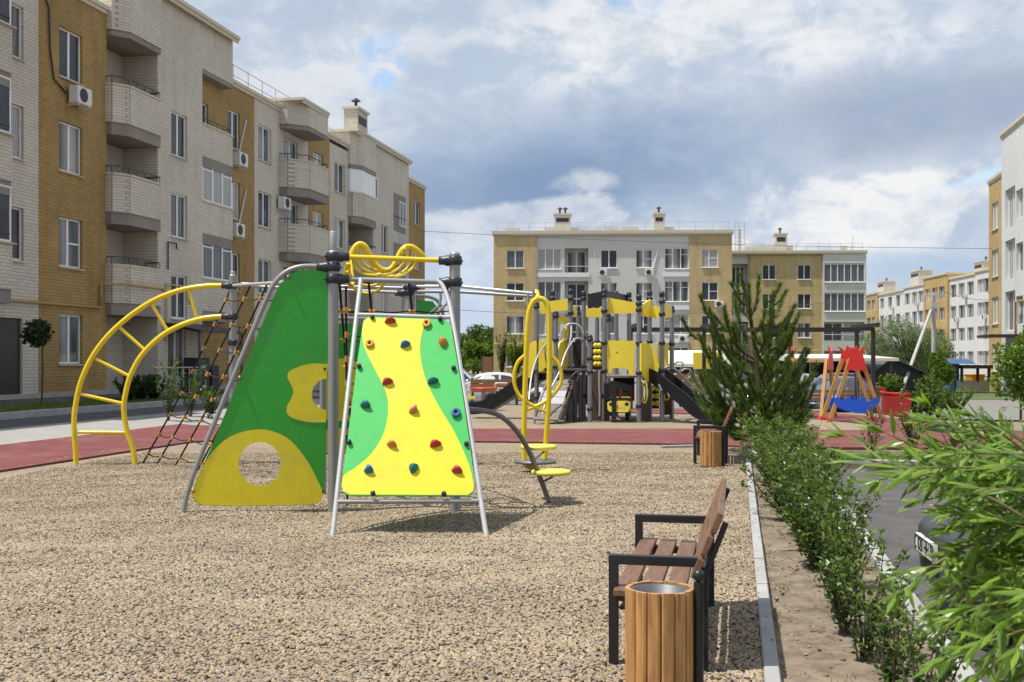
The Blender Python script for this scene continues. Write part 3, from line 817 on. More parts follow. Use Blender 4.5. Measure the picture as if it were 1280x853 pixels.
# F: white with balconies, G ochre inside
xG, xH = ux(385), ux(412)
f0, f1 = ux(323), ux(339)
b0, b1 = ux(355), ux(372)
seg(mw, xF, xG, 13.2, 0, [(f0, s, f1 - f0, 1.55, '2') for s in SILLS] + [(b0, s - .9, b1 - b0, 2.4, '2') for s in SILLS[1:]])
g0, g1 = ux(391), ux(404)
seg(mo, xG, xH, 13.2, 0, [(g0, s, g1 - g0, 1.5, '2') for s in SILLS])
xFb = ux(410, -1.15)
for zf in (3.55, 6.6, 9.6): balcony(left, ux(349), xFb, 0, zf, 1.15, .8)
box_part('overhang', 'white_brick', [(ux(349), .1), (ux(349), -.4), (ux(349) + .8, -1.15), (xFb, -1.15), (xFb, .1)], 12.5, 13.55)
box_part('concrete_soffit', 'slab', [(ux(349) + .03, -.01), (ux(349) + .03, -.37), (ux(349) + .82, -1.12), (xFb - .03, -1.12), (xFb - .03, -.01)], 12.3, 12.499)
aircon(left, ux(345), 8.55, 0)
# H: white
yJ = -.43
xJ = ux(435, 0)
h0, h1 = ux(418), ux(431)
seg(mw, xH, xJ, 12.9, 0, [(h0, s, h1 - h0, 1.55, '2') for s in SILLS])
# J: taller white with enclosed balconies
xj2, xK = ux(470, -.6), ux(511, yJ)
j0, j1 = ux(477, yJ), ux(485, yJ)
l0, l1 = ux(492, yJ), ux(507, yJ)
seg(mw, xj2, xK, 14.0, yJ, [(j0, z, j1 - j0, 1.6, '2') for z in (1.2, 4.2, 7.9)])
for zf in (3.5, 6.5, 9.5): pass
seg(mw, xJ, xj2, 12.2, .95, [(xJ + .8, f, 1.2, 2.2, '1', 'glass_dark') for f in (.6, 3.6, 6.6)], (0, 0))
box_part('overhang', 'white_brick', [(xJ, 1.0), (xJ, -.1), (xJ + .7, -.6), (xj2 - .01, -.6), (xj2 - .01, 1.0)], 12.25, 14.0)
box_part('concrete_soffit', 'slab', [(xJ + .02, 1.0), (xJ + .02, -.12), (xJ + .7, -.62), (xj2 - .01, -.62), (xj2 - .01, 1.0)], 12.0, 12.249)
for zf in (6.6, 9.55): balcony(left, xJ, xj2 - .01, .0, zf - .1, .6, .7, zf < 9, back=.9)
mb = MB()
mb.beam((xJ + .05, -.1, 11.35), (xJ + .7, -.56, 11.35), .05, 1.3); mb.beam((xJ + .05, .9, 11.35), (xJ + .05, -.1, 11.35), .05, 1.3); mb.ab(xJ + .7, xj2 - .02, -.585, -.54, 10.7, 11.99)
mb.build('balcony_screen', 'upvc', left, False)
window(left, xJ + 1.1, 10.75, 2.2, 1.2, -.60, '3', 'glass_mid', None)
# loggia openings on J: flat sheet with recess shade in its colour, plus window
for z in (6.4, 9.4):
    mb = MB(); mb.ab(l0, l1, yJ - .012, yJ - .004, z, z + 2.3); b = mb.build('loggia', 'slab', left, False)
    mb = MB(); mb.tube([(l0, yJ - .05, z + .9), (l1, yJ - .05, z + .9)], .025, 6); mb.build('railing', 'railing', b, False)
    window(left, l0 + (l1 - l0) * .45, z + .4, (l1 - l0) * .5, 1.5, yJ - .06, '2', 'glass_mid', None)
# K: last ochre end
xEnd = ux(531)
k0, k1 = ux(517), ux(525)
seg(mo, xK, xEnd, 13.2, 0, [(k0, s, k1 - k0, 1.55, '2') for s in SILLS])
mb = MB(); mb.ab(xA - .02, xD - .02, -.06, .0, ZB - .4, .62); mb.ab(xE, xJ, -.06, .0, ZB - .4, .62); mb.ab(xD, xE, yD - .06, yD, ZB - .4, .62); mb.ab(xK, xEnd + .03, -.06, .0, ZB - .4, .62)
mb.build('plinth', 'concrete', left, False)
for a, b, y, z, e in ((xA, xC, 0, 13.3, (1, 0)), (xC, xE, yD - .17, 14.72, (1, 1)), (xE, xJ, 0, 13.2, (0, 0)), (xJ, xK, yJ - .1, 14.0, (1, 1)), (xK, xEnd, 0, 13.2, (0, 1))):
    cornice(left, a, b, y, z, DEPTH, .12, .14, e)
cornice(left, ux(349), xFb, -1.15, 13.55, .5, .08, .12)
mb = MB(); mb.ab(xA, xEnd, .5, DEPTH - .1, 12.6, 13.1); mb.build('roof', 'roofing', left, False)
mb = MB()
def roof_rail(mb, x0, x1, y, z, n):
    for h in (.45, .9): mb.tube([(x0, y, z + h), (x1, y, z + h)], .025, 5)
    for i in range(n + 1): xx = x0 + (x1 - x0) * i / n; mb.tube([(xx, y, z), (xx, y, z + .9)], .022, 5)
roof_rail(mb, xE + .2, ux(397), .35, 13.3, 7); roof_rail(mb, ux(401), xJ - .3, .5, 13.0, 4); roof_rail(mb, xK + .2, xEnd - .2, .4, 13.3, 3); roof_rail(mb, xA, xB, .5, 13.4, 6)
mb.build('roof_railing', 'railgrey', left, False)
# chimneys
def chimney_on(root, x0, x1, y0, y1, z0, z1, pipes=1, m='chimney'):
    mb = MB(); mb.ab(x0, x1, y0, y1, z0, z1); mb.ab(x0 + .18, x1 - .18, y0 - .012, y0 + .01, z1 - .75, z1 - .3, 1)
    c = mb.build('chimney', [m, 'dark'], root, False)
    mb = MB(); mb.ab(x0 - .1, x1 + .1, y0 - .1, y1 + .1, z1 + .002, z1 + .14); mb.build('cap', 'cornice', c, False)
    mb = MB()
    for i in range(pipes):
        xx = x0 + (x1 - x0) * (i + 1) / (pipes + 1); yy = (y0 + y1) / 2
        mb.tube([(xx, yy, z1 + .14), (xx, yy, z1 + .6)], .09, 8); mb.lathe([(.26, .6), (.26, .64), (.03, .8)], (xx, yy, z1), 10)
    mb.build('flue', 'dark', c, False)
chimney_on(left, xJ + .35, ux(459, -.4), -.42, .35, 13.9, 15.3, 1, 'white_brick')
# gas pipe runs
zp = 3.35
pipe(left, [(xA, -.09, zp), (xC - .45, -.09, zp), (xC - .45, -.09, zp + .02), (xC - .45, -.09, 4.15), (xC - .15, -.75, 4.15), (xD - .2, -.75, 4.15), (xD + .2, yD - .09, 4.15), (gx0 - .25, yD - .09, 4.1)], .045)
pipe(left, [(gx0 - .25, yD - .08, 2.3), (gx0 - .25, yD - .08, 4.35), (gx1 + .25, yD - .08, 4.35), (gx1 + .25, yD - .08, 3.7)], .04)
pipe(left, [(gx0 - .1, yD - .06, 4.9), (gx0 - .1, yD - .06, 5.9), (gx0 + .5, yD - .06, 5.9), (gx0 + .55, yD - .06, 5.7)], .03, 'dark', 'vent_pipe')
# entrance canopy of D
mb = MB(); ca0, ca1 = ux(208, yD) - .3, ux(262, yD)
mb.add([(ca0, yD - .01, 2.85), (ca1, yD - .01, 2.85), (ca1, yD - 1.5, 2.6), (ca0, yD - 1.5, 2.6), (ca0, yD - .01, 2.98), (ca1, yD - .01, 2.98), (ca1, yD - 1.5, 2.68), (ca0, yD - 1.5, 2.68)],
       [(0, 3, 2, 1), (4, 5, 6, 7), (0, 1, 5, 4), (1, 2, 6, 5), (2, 3, 7, 6), (3, 0, 4, 7)])
cn = mb.build('entrance_canopy', 'door_brown', left, False)
mb = MB(); mb.tube([(ca0 + .1, yD - 1.4, .4), (ca0 + .1, yD - 1.4, 2.62)], .05, 8); mb.tube([(ca1 - .1, yD - 1.4, .4), (ca1 - .1, yD - 1.4, 2.62)], .05, 8); mb.build('canopy_post', 'railing', cn, False)
mb = MB()
for k in range(9): xx = xC + .6 + k * .42; mb.tube([(xx, -1.6, .35), (xx, -1.6, 1.35)], .018, 5)
mb.tube([(xC + .6, -1.6, 1.35), (xC + .6 + 8 * .42, -1.6, 1.35)], .025, 6); mb.build('step_railing', 'railgrey', left, False)
mb = MB(); mb.ab(ca0 + 1.2, ca0 + 2.2, yD - .75, yD - .2, .45, 1.7); mb.ab(ca0 + 2.4, ca0 + 3.0, yD - .75, yD - .2, .45, 1.4); mb.build('meter_box', 'dark', left, False, bevel=.02)

# ================================================================ BACK HOUSES
def back_house(name, label, px0, px1, Y0, ztop, zbase, cols, segs, rows, rz, sc):
    X0 = (px0 - CX) / FPX * Y0
    root = thing(name, label, 'apartment house', (X0, Y0, 0), rz, 'apartment houses at the back')
    def lx(px):      # ray through the pixel column meets the facade line
        t = (px - CX) / FPX; c, s = math.cos(rz), math.sin(rz)
        return (t * Y0 - X0) / (c - t * s)
    return root, lx
BZ = -.45
hb, lx = back_house('apartment_house', 'four storey tan and white brick apartment house with two roof chimneys behind the playset', 617, 915, 102, 13, BZ, None, None, None, R(-3.0), 13.7)
rows = [.95, 3.95, 6.95, 9.92]
mw, mo = MB(), MB()
xs = [lx(p) for p in (617, 671, 862, 915)]
def colw(mbx, a, b, y, cols, sides, D=14, ztop=13.0):
    ops = []; todo = []
    for (p0, p1, st, kindw) in cols:
        x0, x1 = lx(p0), lx(p1)
        for i, z in enumerate(rows):
            if kindw == 'rec': ops.append((x0, z - .75, x1 - x0, 2.55, 1.3)); todo.append((x0 + .25, z - .4, (x1 - x0) - .5, 2.0, y + 1.24, '2', None, x0, x1, z))
            else:
                hh = 1.62 if kindw == 'w' else 1.85
                ops.append((x0, z if kindw == 'w' else z - .1, x1 - x0, hh)); todo.append((x0, z if kindw == 'w' else z - .1, x1 - x0, hh, y + .06, st, 'sillwhite', None, None, z))
    wall(mbx, a, b, BZ, ztop, y, D, ops, 0, .12, sides)
    for t in todo:
        window(hb, t[0], t[1], t[2], t[3], t[4], t[5], None, t[6])
        if t[7] is not None:
            mb = MB()
            mb.tube([(t[7], y + .03, t[9] + .15), (t[8], y + .03, t[9] + .15)], .035, 5); mb.ab(t[7] + .002, t[8] - .002, y - .05, y + .05, t[9] - .78, t[9] - .55)
            mb.build('railing', 'railgrey', hb, False)
mo2 = MB()
colw(mo, xs[0], xs[1], 0, [(633, 655, '2', 'w')], (1, 1))
colw(mw, xs[1], xs[2], .15, [(671.8, 701.5, '3', 'e'), (705.8, 735.5, '', 'rec'), (751, 771.5, '2', 'w'), (795, 815.5, '2a', 'w'), (831, 861, '3t', 'e')], (0, 0))
colw(mo2, xs[2], xs[3], 0, [(877, 897.5, '2a', 'w')], (1, 1))
mo2.build('tan_brick_wall', 'tan_brick', hb, False)
mw.build('white_wall', 'pale_wall', hb, False); mo.build('tan_brick_wall', 'tan_brick', hb, False)
cornice(hb, xs[0], xs[3], -.02, 13.0, 14, .15, .3)
mb = MB()
for z in (3.45, 6.45, 9.45): mb.ab(xs[1] + .02, lx(737), .05, .149, z - .35, z + .05); mb.ab(lx(829), xs[2] - .02, .05, .149, z - .35, z + .05)
mb.build('floor_band', 'sillwhite', hb, False)
chimney_on(hb, lx(692.5), lx(713.5), 2.0, 3.4, 13.2, 15.0, 2); chimney_on(hb, lx(819), lx(833.5), 2.0, 3.2, 13.2, 15.0, 1)
for p0, p1 in ((680, 692), (714, 724), (756, 774), (778, 800), (834, 846), (630, 648)): mb = MB(); mb.ab(lx(p0), lx(p1), 2.2, 3.2, 13.2, 13.85); mb.build('roof_vent', 'chimney', hb, False)
mb = MB(); roof_rail(mb, xs[0] + .2, xs[3] - .2, .4, 13.2, 14); mb.build('roof_railing', 'railgrey', hb, False)
aircon(hb, lx(748), 9.2, .15); aircon(hb, lx(806), 9.2, .15); aircon(hb, lx(848), 3.2, .15); aircon(hb, lx(893), 6.3, 0)
for a, b in ((748, 741.5), (817, 823)): pipe(hb, [(lx(a), .1, 9.9), (lx(b), .1, 11.6)], .04, 'sillwhite', 'drain_hose')
pipe(hb, [(xs[0] - .03, -.08, 3.05), (xs[1], -.08, 3.05)], .05); pipe(hb, [(xs[2], -.08, 2.6), (xs[3], -.08, 2.6)], .05)

X1 = (912 - CX) / FPX * 115.5
rz2 = R(-2.0)
hc = thing('apartment_house', 'lower tan brick apartment house with glazed white balconies at its right end', 'apartment house', (X1, 115.5, 0), rz2, 'apartment houses at the back')
def lx2(px):
    t = (px - CX) / FPX; c, s = math.cos(rz2), math.sin(rz2)
    return (t * 115.5 - X1) / (c - t * s)
xs = [lx2(p) for p in (912, 937, 1028, 1082)]
mw, mo = MB(), MB()
rows2 = [.9, 3.85, 6.85, 9.85]
ops = [(lx2(915), z - .7, lx2(935.5) - lx2(915), 2.35, 1.2) for z in rows2]
mw2 = MB(); wall(mw2, xs[0], xs[1], BZ, 12.55, .3, 13, ops, 0, .12, (1, 0)); mw2.build('white_wall', 'pale_wall', hc, False)
for i, z in enumerate(rows2):
    window(hc, lx2(917.5), z - .6, lx2(933) - lx2(917.5), 2.0, 1.45 if i == 3 else .36, '3', 'glass_dark', None)
ops = [(lx2(p), z, 1.35, 1.5) for z in rows2 for p in (953, 997)]
wall(mo, xs[1], xs[2], BZ, 12.55, 0, 13, ops, 0, .12, (1, 1))
for o in ops: window(hc, o[0], o[1], o[2], o[3], .06, '2', None, 'sillwhite')
ops = [(lx2(1029.5), z - .35, lx2(1080) - lx2(1029.5), 1.95, 1.0) for z in rows2]
wall(mw, xs[2], xs[3], BZ, 12.4, -.25, 13, ops, 0, .12, (1, 1))
for i, z in enumerate(rows2):
    if i >= 2: window(hc, lx2(1029.5), z - .3, lx2(1080) - lx2(1029.5), 1.85, -.2, '6', 'glass_mid', 'sillwhite')
    else:
        window(hc, lx2(1031), z - .3, 1.9, 1.8, .68, '2', 'glass_mid', None)
        mb = MB(); mb.tube([(lx2(1029.5), -.2, z + .3), (lx2(1080), -.2, z + .3)], .04, 5); mb.ab(lx2(1052), lx2(1054), -.22, -.05, z - .35, z + 1.6); mb.build('railing', 'railgrey', hc, False)
mw.build('white_wall', 'pale_wall', hc, False); mo.build('tan_brick_wall', 'tan_brick', hc, False)
cornice(hc, xs[0], xs[3], -.25, 12.55, 13, .12, .25)
chimney_on(hc, lx2(974), lx2(989), 2, 3.2, 12.7, 14.7, 1)
for p0, p1 in ((948, 973), (989, 997), (1058, 1066), (936, 946)): mb = MB(); mb.ab(lx2(p0), lx2(p1), 2.2, 3.2, 12.7, 13.5); mb.build('roof_vent', 'chimney', hc, False)
mb = MB(); roof_rail(mb, xs[0] + .2, xs[3] - .2, .4, 12.7, 12); mb.build('roof_railing', 'railgrey', hc, False)
mb = MB(); ax = lx2(931)
for dx, dy in ((-.5, 0), (.5, 0), (0, .6)): mb.tube([(ax + dx, 3 + dy, 12.7), (ax + dx, 3 + dy, 16.2)], .04, 5)
for k in range(9):
    z = 12.9 + k * .4; mb.tube([(ax - .5, 3, z), (ax + .5, 3, z), (ax, 3.6, z)], .02, 4, closed=True)
mb.tube([(ax, 3.2, 12.7), (ax, 3.2, 15.4)], .14, 6); mb.build('aerial_mast', 'railgrey', hc, False)
mb = MB(); mb.tube([(lx2(1076), 3, 12.6), (lx2(1076), 3, 14.6)], .035, 5); mb.build('lightning_rod', 'railgrey', hc, False)
pipe(hc, [(xs[1], -.08, 2.5), (xs[2] - .3, -.08, 2.5)], .05)

# ================================================================ RIGHT HOUSE (near) and the long one beyond it
VR = 16.1
hr = thing('apartment_house', 'sunlit white brick apartment house with a narrow ochre end at the right edge', 'apartment house', UV(0, VR), math.atan2(-C_, -S_))
def rx(px, y=0.0): return -u_at(px, VR + y)
mw, mo = MB(), MB()
yw = -.5
e0, e1, e2 = rx(1236), rx(1252, yw), rx(1440)
rs_ = [.9, 3.9, 6.9, 9.9]
o0, o1 = rx(1240), rx(1248)
ops = [(o0, z, o1 - o0, 1.7) for z in rs_]
wall(mo, e0, e1, BZ, 13.1, 0, 12, ops, 0, .14, (1, 1))
for o in ops: window(hr, o[0], o[1], o[2], o[3], .08, '2', 'glass_curtain', 'sillwhite')
w1 = rx(1258, yw), rx(1262.5, yw); w2 = rx(1270, yw), rx(1276, yw)
ops = []
for z in rs_:
    ops.append((w1[0] - .3, z - .6, 2.4, 2.3)); ops.append((w2[0], z - .3, 1.6, 1.6)); ops.append((w2[0] + 6, z, 1.6, 1.6)); ops.append((w2[0] + 10, z, 1.6, 1.6))
wall(mw, e1, e2, BZ, 15.0, yw, 12, ops, 0, .25, (1, 1))
for o in ops: window(hr, o[0], o[1], o[2], o[3], yw + .2, '2', random.choice(['glass_curtain', 'glass_mid']), 'sillwhite')
mw.build('white_brick_wall', 'bright_wall', hr, False); mo.build('ochre_brick_wall', 'cream_brick', hr, False)
cornice(hr, e0, e1, 0, 13.1, 12, .1, .2, (1, 0)); cornice(hr, e1, e2, yw, 15.0, 12, .12, .22)
mb = MB(); mb.ab(w1[0] - .2, w1[0] + 3.2, yw - 1.6, yw, 2.9, 3.05); mb.build('entrance_canopy', 'door_brown', hr, False)
pipe(hr, [(w2[0] + .2, yw - .08, .3), (w2[0] + .2, yw - .08, 4.9), (w2[0] + 2.4, yw - .08, 4.9)], .06)

def fx(px):  # long far house: from 1236 @138 m to 1083 @193 m
    A = Vector(((1236 - CX) / FPX * 138, 138)); B = Vector(((1083 - CX) / FPX * 193, 193))
    t = (px - CX) / FPX; d = (A - B)
    k = (t * B.y - B.x) / (d.x - t * d.y)
    return k * d.length
A = Vector(((1236 - CX) / FPX * 138, 138)); B = Vector(((1083 - CX) / FPX * 193, 193))
dd = (A - B); rzf = math.atan2(dd.y, dd.x)
hf = thing('apartment_house', 'long distant white apartment house with two ochre bays behind the utility pole', 'apartment house', (B.x, B.y, 0), rzf)
mw, mo = MB(), MB()
parts = [(1079, 1097, 'o', 12.6, 0, (1086, 1092)), (1097, 1130, 'w', 12.2, .2, (1101, 1111, 1121)), (1130, 1157, 'w', 12.4, 0, (1134, 1143, 1151)), (1157, 1187, 'o', 13.2, -.3, (1162, 1171, 1180)), (1187, 1221, 'w', 12.4, 0, (1191.5, 1202, 1213)), (1221, 1262, 'w', 12.6, -.2, (1228, 1236))]
for p0, p1, c, zt, y, cols in parts:
    a, b = fx(p0), fx(p1); ops = []
    for p in cols:
        x = fx(p); w = 2.2
        for z in (.9, 4.0, 7.0, 9.9):
            ops.append((x - w / 2, z, w, 1.75))
    ops = [o for o in ops if a + .1 < o[0] and o[0] + o[2] < b - .1]
    one = MB(); wall(one, a, b, BZ, zt, y, 12, ops, 0, .3, (1, 1)); one.build('white_wall' if c == 'w' else 'ochre_wall', 'bright_wall' if c == 'w' else 'cream_brick', hf, False)
    for o in ops: window(hf, o[0], o[1], o[2], o[3], y + .2, '2', None, 'sillwhite')
    cornice(hf, a, b, y, zt, 12, .15, .25, (0, 0))
    for i, o in enumerate(ops):
        if i % 5 == 2 and c == 'w': aircon(hf, o[0] + o[2] + .3, o[1] - .4, y)
chimney_on(hf, fx(1126), fx(1136), 1.5, 3.5, 12, 15.0, 1); chimney_on(hf, fx(1203), fx(1213), 1.5, 3.5, 12, 14.2, 1); chimney_on(hf, fx(1086), fx(1093), 1.5, 3.5, 12, 14.6, 1)
# ================================================================ CAMERA, SUN, SKY
cam_d = bpy.data.cameras.new('camera'); cam = bpy.data.objects.new('camera', cam_d); COL.objects.link(cam)
cam.location = (0, 0, EYE); cam.rotation_euler = (R(90), 0, 0)
cam_d.sensor_width = 36; cam_d.lens = 36 * FPX / 1280; cam_d.shift_y = (HZ - 426.5) / 1280
cam_d.clip_end = 4000; cam_d.clip_start = .05
cam_d.dof.use_dof = True; cam_d.dof.focus_distance = 10.5; cam_d.dof.aperture_fstop = 11
scene.camera = cam
SUN_AZ = Vector((-.956, -.292)).normalized(); SUN_EL = R(67)
sd = bpy.data.lights.new('sun', 'SUN'); sun = bpy.data.objects.new('sun', sd); COL.objects.link(sun)
sd.energy = 4.3; sd.angle = R(.53); sd.color = (1, .955, .88)
to = Vector((SUN_AZ.x * math.cos(SUN_EL), SUN_AZ.y * math.cos(SUN_EL), math.sin(SUN_EL)))
sun.rotation_euler = to.to_track_quat('Z', 'Y').to_euler(); sun.location = to * 50

w = bpy.data.worlds.new('World'); scene.world = w; w.use_nodes = True
nt = w.node_tree; nt.nodes.clear()
def nn(t, **k): return N(nt, t, **k)
def lk(a, b): nt.links.new(a, b)
out = nn('ShaderNodeOutputWorld'); bg = nn('ShaderNodeBackground'); lk(bg.outputs[0], out.inputs[0]); bg.inputs['Strength'].default_value = .1
sky = nn('ShaderNodeTexSky', sky_type='NISHITA'); sky.sun_disc = False; sky.sun_elevation = SUN_EL; sky.sun_rotation = math.atan2(SUN_AZ.x, SUN_AZ.y)
sky.air_density = 1.0; sky.dust_density = .6; sky.ozone_density = 1.5
tc = nn('ShaderNodeTexCoord'); D = tc.outputs['Generated']
sp = nn('ShaderNodeSeparateXYZ'); lk(D, sp.inputs[0])
def M2(op, a, b=None, c=None):
    n = nn('ShaderNodeMath', operation=op)
    for i, x in enumerate((a, b, c)):
        if x is None: continue
        if isinstance(x, (int, float)): n.inputs[i].default_value = x
        else: lk(x, n.inputs[i])
    return n.outputs[0]
def smooth(x, a, b, lo=0.0, hi=1.0):
    n = nn('ShaderNodeMapRange', interpolation_type='SMOOTHSTEP'); lk(x, n.inputs['Value'])
    n.inputs['From Min'].default_value = a; n.inputs['From Max'].default_value = b; n.inputs['To Min'].default_value = lo; n.inputs['To Max'].default_value = hi
    return n.outputs['Result']
def mixc(f, a, b):
    n = nn('ShaderNodeMix', data_type='RGBA')
    if isinstance(f, (int, float)): n.inputs['Factor'].default_value = f
    else: lk(f, n.inputs['Factor'])
    for k, x in (('A', a), ('B', b)):
        if isinstance(x, tuple): n.inputs[k].default_value = (x[0], x[1], x[2], 1)
        else: lk(x, n.inputs[k])
    return n.outputs['Result']
def fbm(vec, scale, detail=8, rough=.55, stretch=(1, 1, 1.6), off=(0, 0, 0), dist=0.0):
    mp = nn('ShaderNodeMapping'); mp.inputs['Scale'].default_value = stretch; mp.inputs['Location'].default_value = off; lk(vec, mp.inputs['Vector'])
    n = nn('ShaderNodeTexNoise'); n.inputs['Scale'].default_value = scale; n.inputs['Detail'].default_value = detail; n.inputs['Roughness'].default_value = rough; n.inputs['Distortion'].default_value = dist
    lk(mp.outputs[0], n.inputs['Vector']); return n.outputs['Fac']
az = M2('ARCTAN2', sp.outputs['X'], sp.outputs['Y']); el = M2('ARCSINE', sp.outputs['Z'])
f_big = fbm(D, 5.0, 9, .58, dist=.3); f_mid = fbm(D, 11.0, 9, .6, off=(3, 1, 2), dist=.4); f_fine = fbm(D, 26.0, 7, .62, off=(7, 5, 1), dist=.5)
wob = M2('ADD', M2('MULTIPLY', M2('SUBTRACT', f_big, .5), .24), M2('MULTIPLY', M2('SUBTRACT', f_mid, .5), .14))
wob = M2('ADD', wob, M2('MULTIPLY', M2('SUBTRACT', f_fine, .5), .05))
def blob(a, e, ra, re, soft=.55, tilt=0.0, wk=1.0):
    """soft region of the sky around azimuth a and elevation e (radians)"""
    da = M2('SUBTRACT', az, a); de = M2('SUBTRACT', M2('SUBTRACT', el, e), M2('MULTIPLY', da, tilt))
    x = M2('DIVIDE', da, ra); y = M2('DIVIDE', de, re)
    r = M2('SQRT', M2('ADD', M2('MULTIPLY', x, x), M2('MULTIPLY', y, y)))
    r = M2('SUBTRACT', r, M2('MULTIPLY', wob, wk / max(min(ra, re), .03) * .22))
    return smooth(r, 1.0, 1.0 - soft)
# cloud brightness: billows lit from above
bright = (6.6, 6.8, 7.1); mid = (4.0, 4.75, 5.8); darkc = (2.2, 3.0, 4.35); pale = (4.8, 5.4, 6.2)
bill = M2('ADD', M2('MULTIPLY', f_mid, .6), M2('MULTIPLY', f_fine, .4))
c = mixc(smooth(bill, .40, .60), mid, bright)
c = mixc(M2('MULTIPLY', smooth(f_big, .60, .42), .5), c, (3.6, 4.3, 5.4))
lowband = smooth(el, .12, .0); c = mixc(M2('MULTIPLY', lowband, .6), c, pale)
# wide grey-blue shelf, rising to the right
c = mixc(M2('MULTIPLY', blob(.05, .172, .33, .075, .75, .05, 1.5), .97), c, mixc(smooth(bill, .38, .64), darkc, (3.4, 4.2, 5.4)))
c = mixc(M2('MULTIPLY', blob(.02, .155, .17, .045, .8, .1, 1.4), .9), c, (1.85, 2.65, 4.1))
c = mixc(M2('MULTIPLY', blob(.38, .205, .26, .050, .75, .05, 1.4), .75), c, (2.5, 3.15, 4.3))
c = mixc(M2('MULTIPLY', blob(.12, .285, .17, .040, .7, .0, 1.8), .75), c, mixc(smooth(f_fine, .36, .6), (5.0, 5.5, 6.1), (6.7, 6.8, 6.95)))
c = mixc(M2('MULTIPLY', blob(-.20, .22, .13, .09, .8, .0, 1.6), .55), c, mixc(smooth(bill, .42, .58), (4.3, 5.0, 5.9), (6.2, 6.4, 6.7)))
# low banks of white cumulus
def bank(a_, e_, ra, re, amt, tilt, lo=(4.1, 4.8, 5.9), hi=(7.1, 7.15, 7.15), soft=.34):
    global c
    c = mixc(M2('MULTIPLY', blob(a_, e_, ra, re, soft, tilt, 1.9), amt), c, mixc(smooth(M2('ADD', bill, M2('MULTIPLY', M2('SUBTRACT', el, e_), .22 / re * .25)), .38, .60), lo, hi))
bank(.335, .120, .075, .036, .95, .05); bank(.24, .112, .065, .045, .8, .3); bank(.0, .125, .10, .018, .6, .12, soft=.5); bank(.07, .158, .045, .012, .55, .1, soft=.8); bank(.43, .155, .10, .020, .8, .35); bank(.16, .085, .10, .02, .5, .1, soft=.7)
c = mixc(M2('MULTIPLY', blob(.40, .075, .16, .020, .8, 0, 1.5), .75), c, (3.3, 4.4, 5.9))
c = mixc(M2('MULTIPLY', blob(-.05, .05, .12, .06, .9), .45), c, (4.4, 5.4, 6.9))
# holes of clear sky
sv = nn('ShaderNodeVectorMath', operation='MULTIPLY'); lk(sky.outputs[0], sv.inputs[0]); sv.inputs[1].default_value = (1.7, 1.6, 1.5)
blue = sv.outputs[0]
hole = blob(-.110, .256, .024, .036, .6, -.35, 3.0)
hole = M2('MAXIMUM', hole, blob(.107, .322, .028, .022, .6, 0, 3.0)); hole = M2('MAXIMUM', hole, M2('MULTIPLY', blob(.40, .150, .05, .008, .8, .3, 1.5), .8))
high = M2('MULTIPLY', smooth(el, .42, .62), smooth(f_big, .56, .44)); hole = M2('MAXIMUM', hole, high)
hole = M2('MULTIPLY', hole, smooth(f_fine, .66, .40)); c = mixc(M2('MULTIPLY', hole, .92), c, blue)
lk(c, bg.inputs['Color'])
vs_ = scene.view_settings; vs_.view_transform = 'Standard'; vs_.look = 'None'; vs_.gamma = 1; vs_.exposure = 0.36; vs_.use_curve_mapping = False
scene.cycles.use_denoising = True; scene.cycles.max_bounces = 7; scene.cycles.diffuse_bounces = 3; scene.cycles.glossy_bounces = 3; scene.cycles.transmission_bounces = 4; scene.cycles.transparent_max_bounces = 6
scene.cycles.sample_clamp_indirect = 8

# ================================================================ CLIMBING FRAME (front)
cf = thing('climbing_frame', 'grey tube climbing frame with a sloping climbing wall, green board, arch ladder and net', 'climbing frame', (-1.9, 13.5, 0))
YF = 12.0
p1 = Vector((-1.916, YF, 0)); p2 = Vector((-.612, YF, 0)); p3 = Vector((-4.338, 17.4, 0)); p4 = Vector((-1.566, 17.0, 0)); p5 = Vector((-1.75, 18.4, 0))
def zat(py, Y): return EYE - (py - HZ) / FPX * Y
def post(p, h, tip=0.0, clamps=()):
    mb = MB(); mb.tube([(p.x, p.y, -.1), (p.x, p.y, h)], .058, 16)
    mb.lathe([(.058, 0), (.05, .018), (.02, .028), (.001, .03)], (p.x, p.y, h), 14)
    if tip: mb.lathe([(.042, 0), (.042, tip), (.03, tip + .01), (.001, tip + .012)], (p.x, p.y, h + .02), 12)
    o = mb.build('post', 'tube', cf)
    for z, d in clamps:
        mb = MB(); mb.lathe([(.060, -.05), (.076, -.042), (.078, 0), (.076, .042), (.060, .05)], (p.x, p.y, z), 16)
        d = Vector(d).normalized()
        mb.lathe([(.058, .0), (.058, .09), (.046, .12), (.046, .17), (.03, .175)], (p.x, p.y, z), 12, 0, d)
        mb.ball((p.x + d.y * .02 - d.x * .07, p.y - d.x * .07, z), .016, 0, 8)
        mb.build('clamp', 'clamp', o)
    return o
ex = Vector((1, 0, 0))
pd_foot = Vector((-3.456, 11.8, 0)); dl = (pd_foot - p1).normalized()
post(p1, zat(316, YF), .2, [(zat(321, YF), ex), (zat(334, YF), dl), (zat(349, YF), ex)])
post(p2, zat(318, YF), 0, [(zat(326, YF), -ex), (zat(353, YF), -ex)])
d31 = (p1 - p3).normalized()
post(p3, zat(345, 17.4), .04, [(zat(357.5, 17.4), (-1, 0, 0)), (zat(396, 17.4), (-1, 0, 0)), (zat(428, 17.4), d31)])
d43 = (p3 - p4).normalized()
post(p4, zat(353, 17.0), 0, [(zat(360, 17), (1, -.1, 0)), (zat(366, 17), d43)])
post(p5, zat(358, 18.4), 0, [(zat(367, 18.4), (-1, -.3, 0))])
def part(name, m, fn, par=cf, bevel=0.0):
    mb = MB(); fn(mb); return mb.build(name, m, par, True, bevel=bevel)
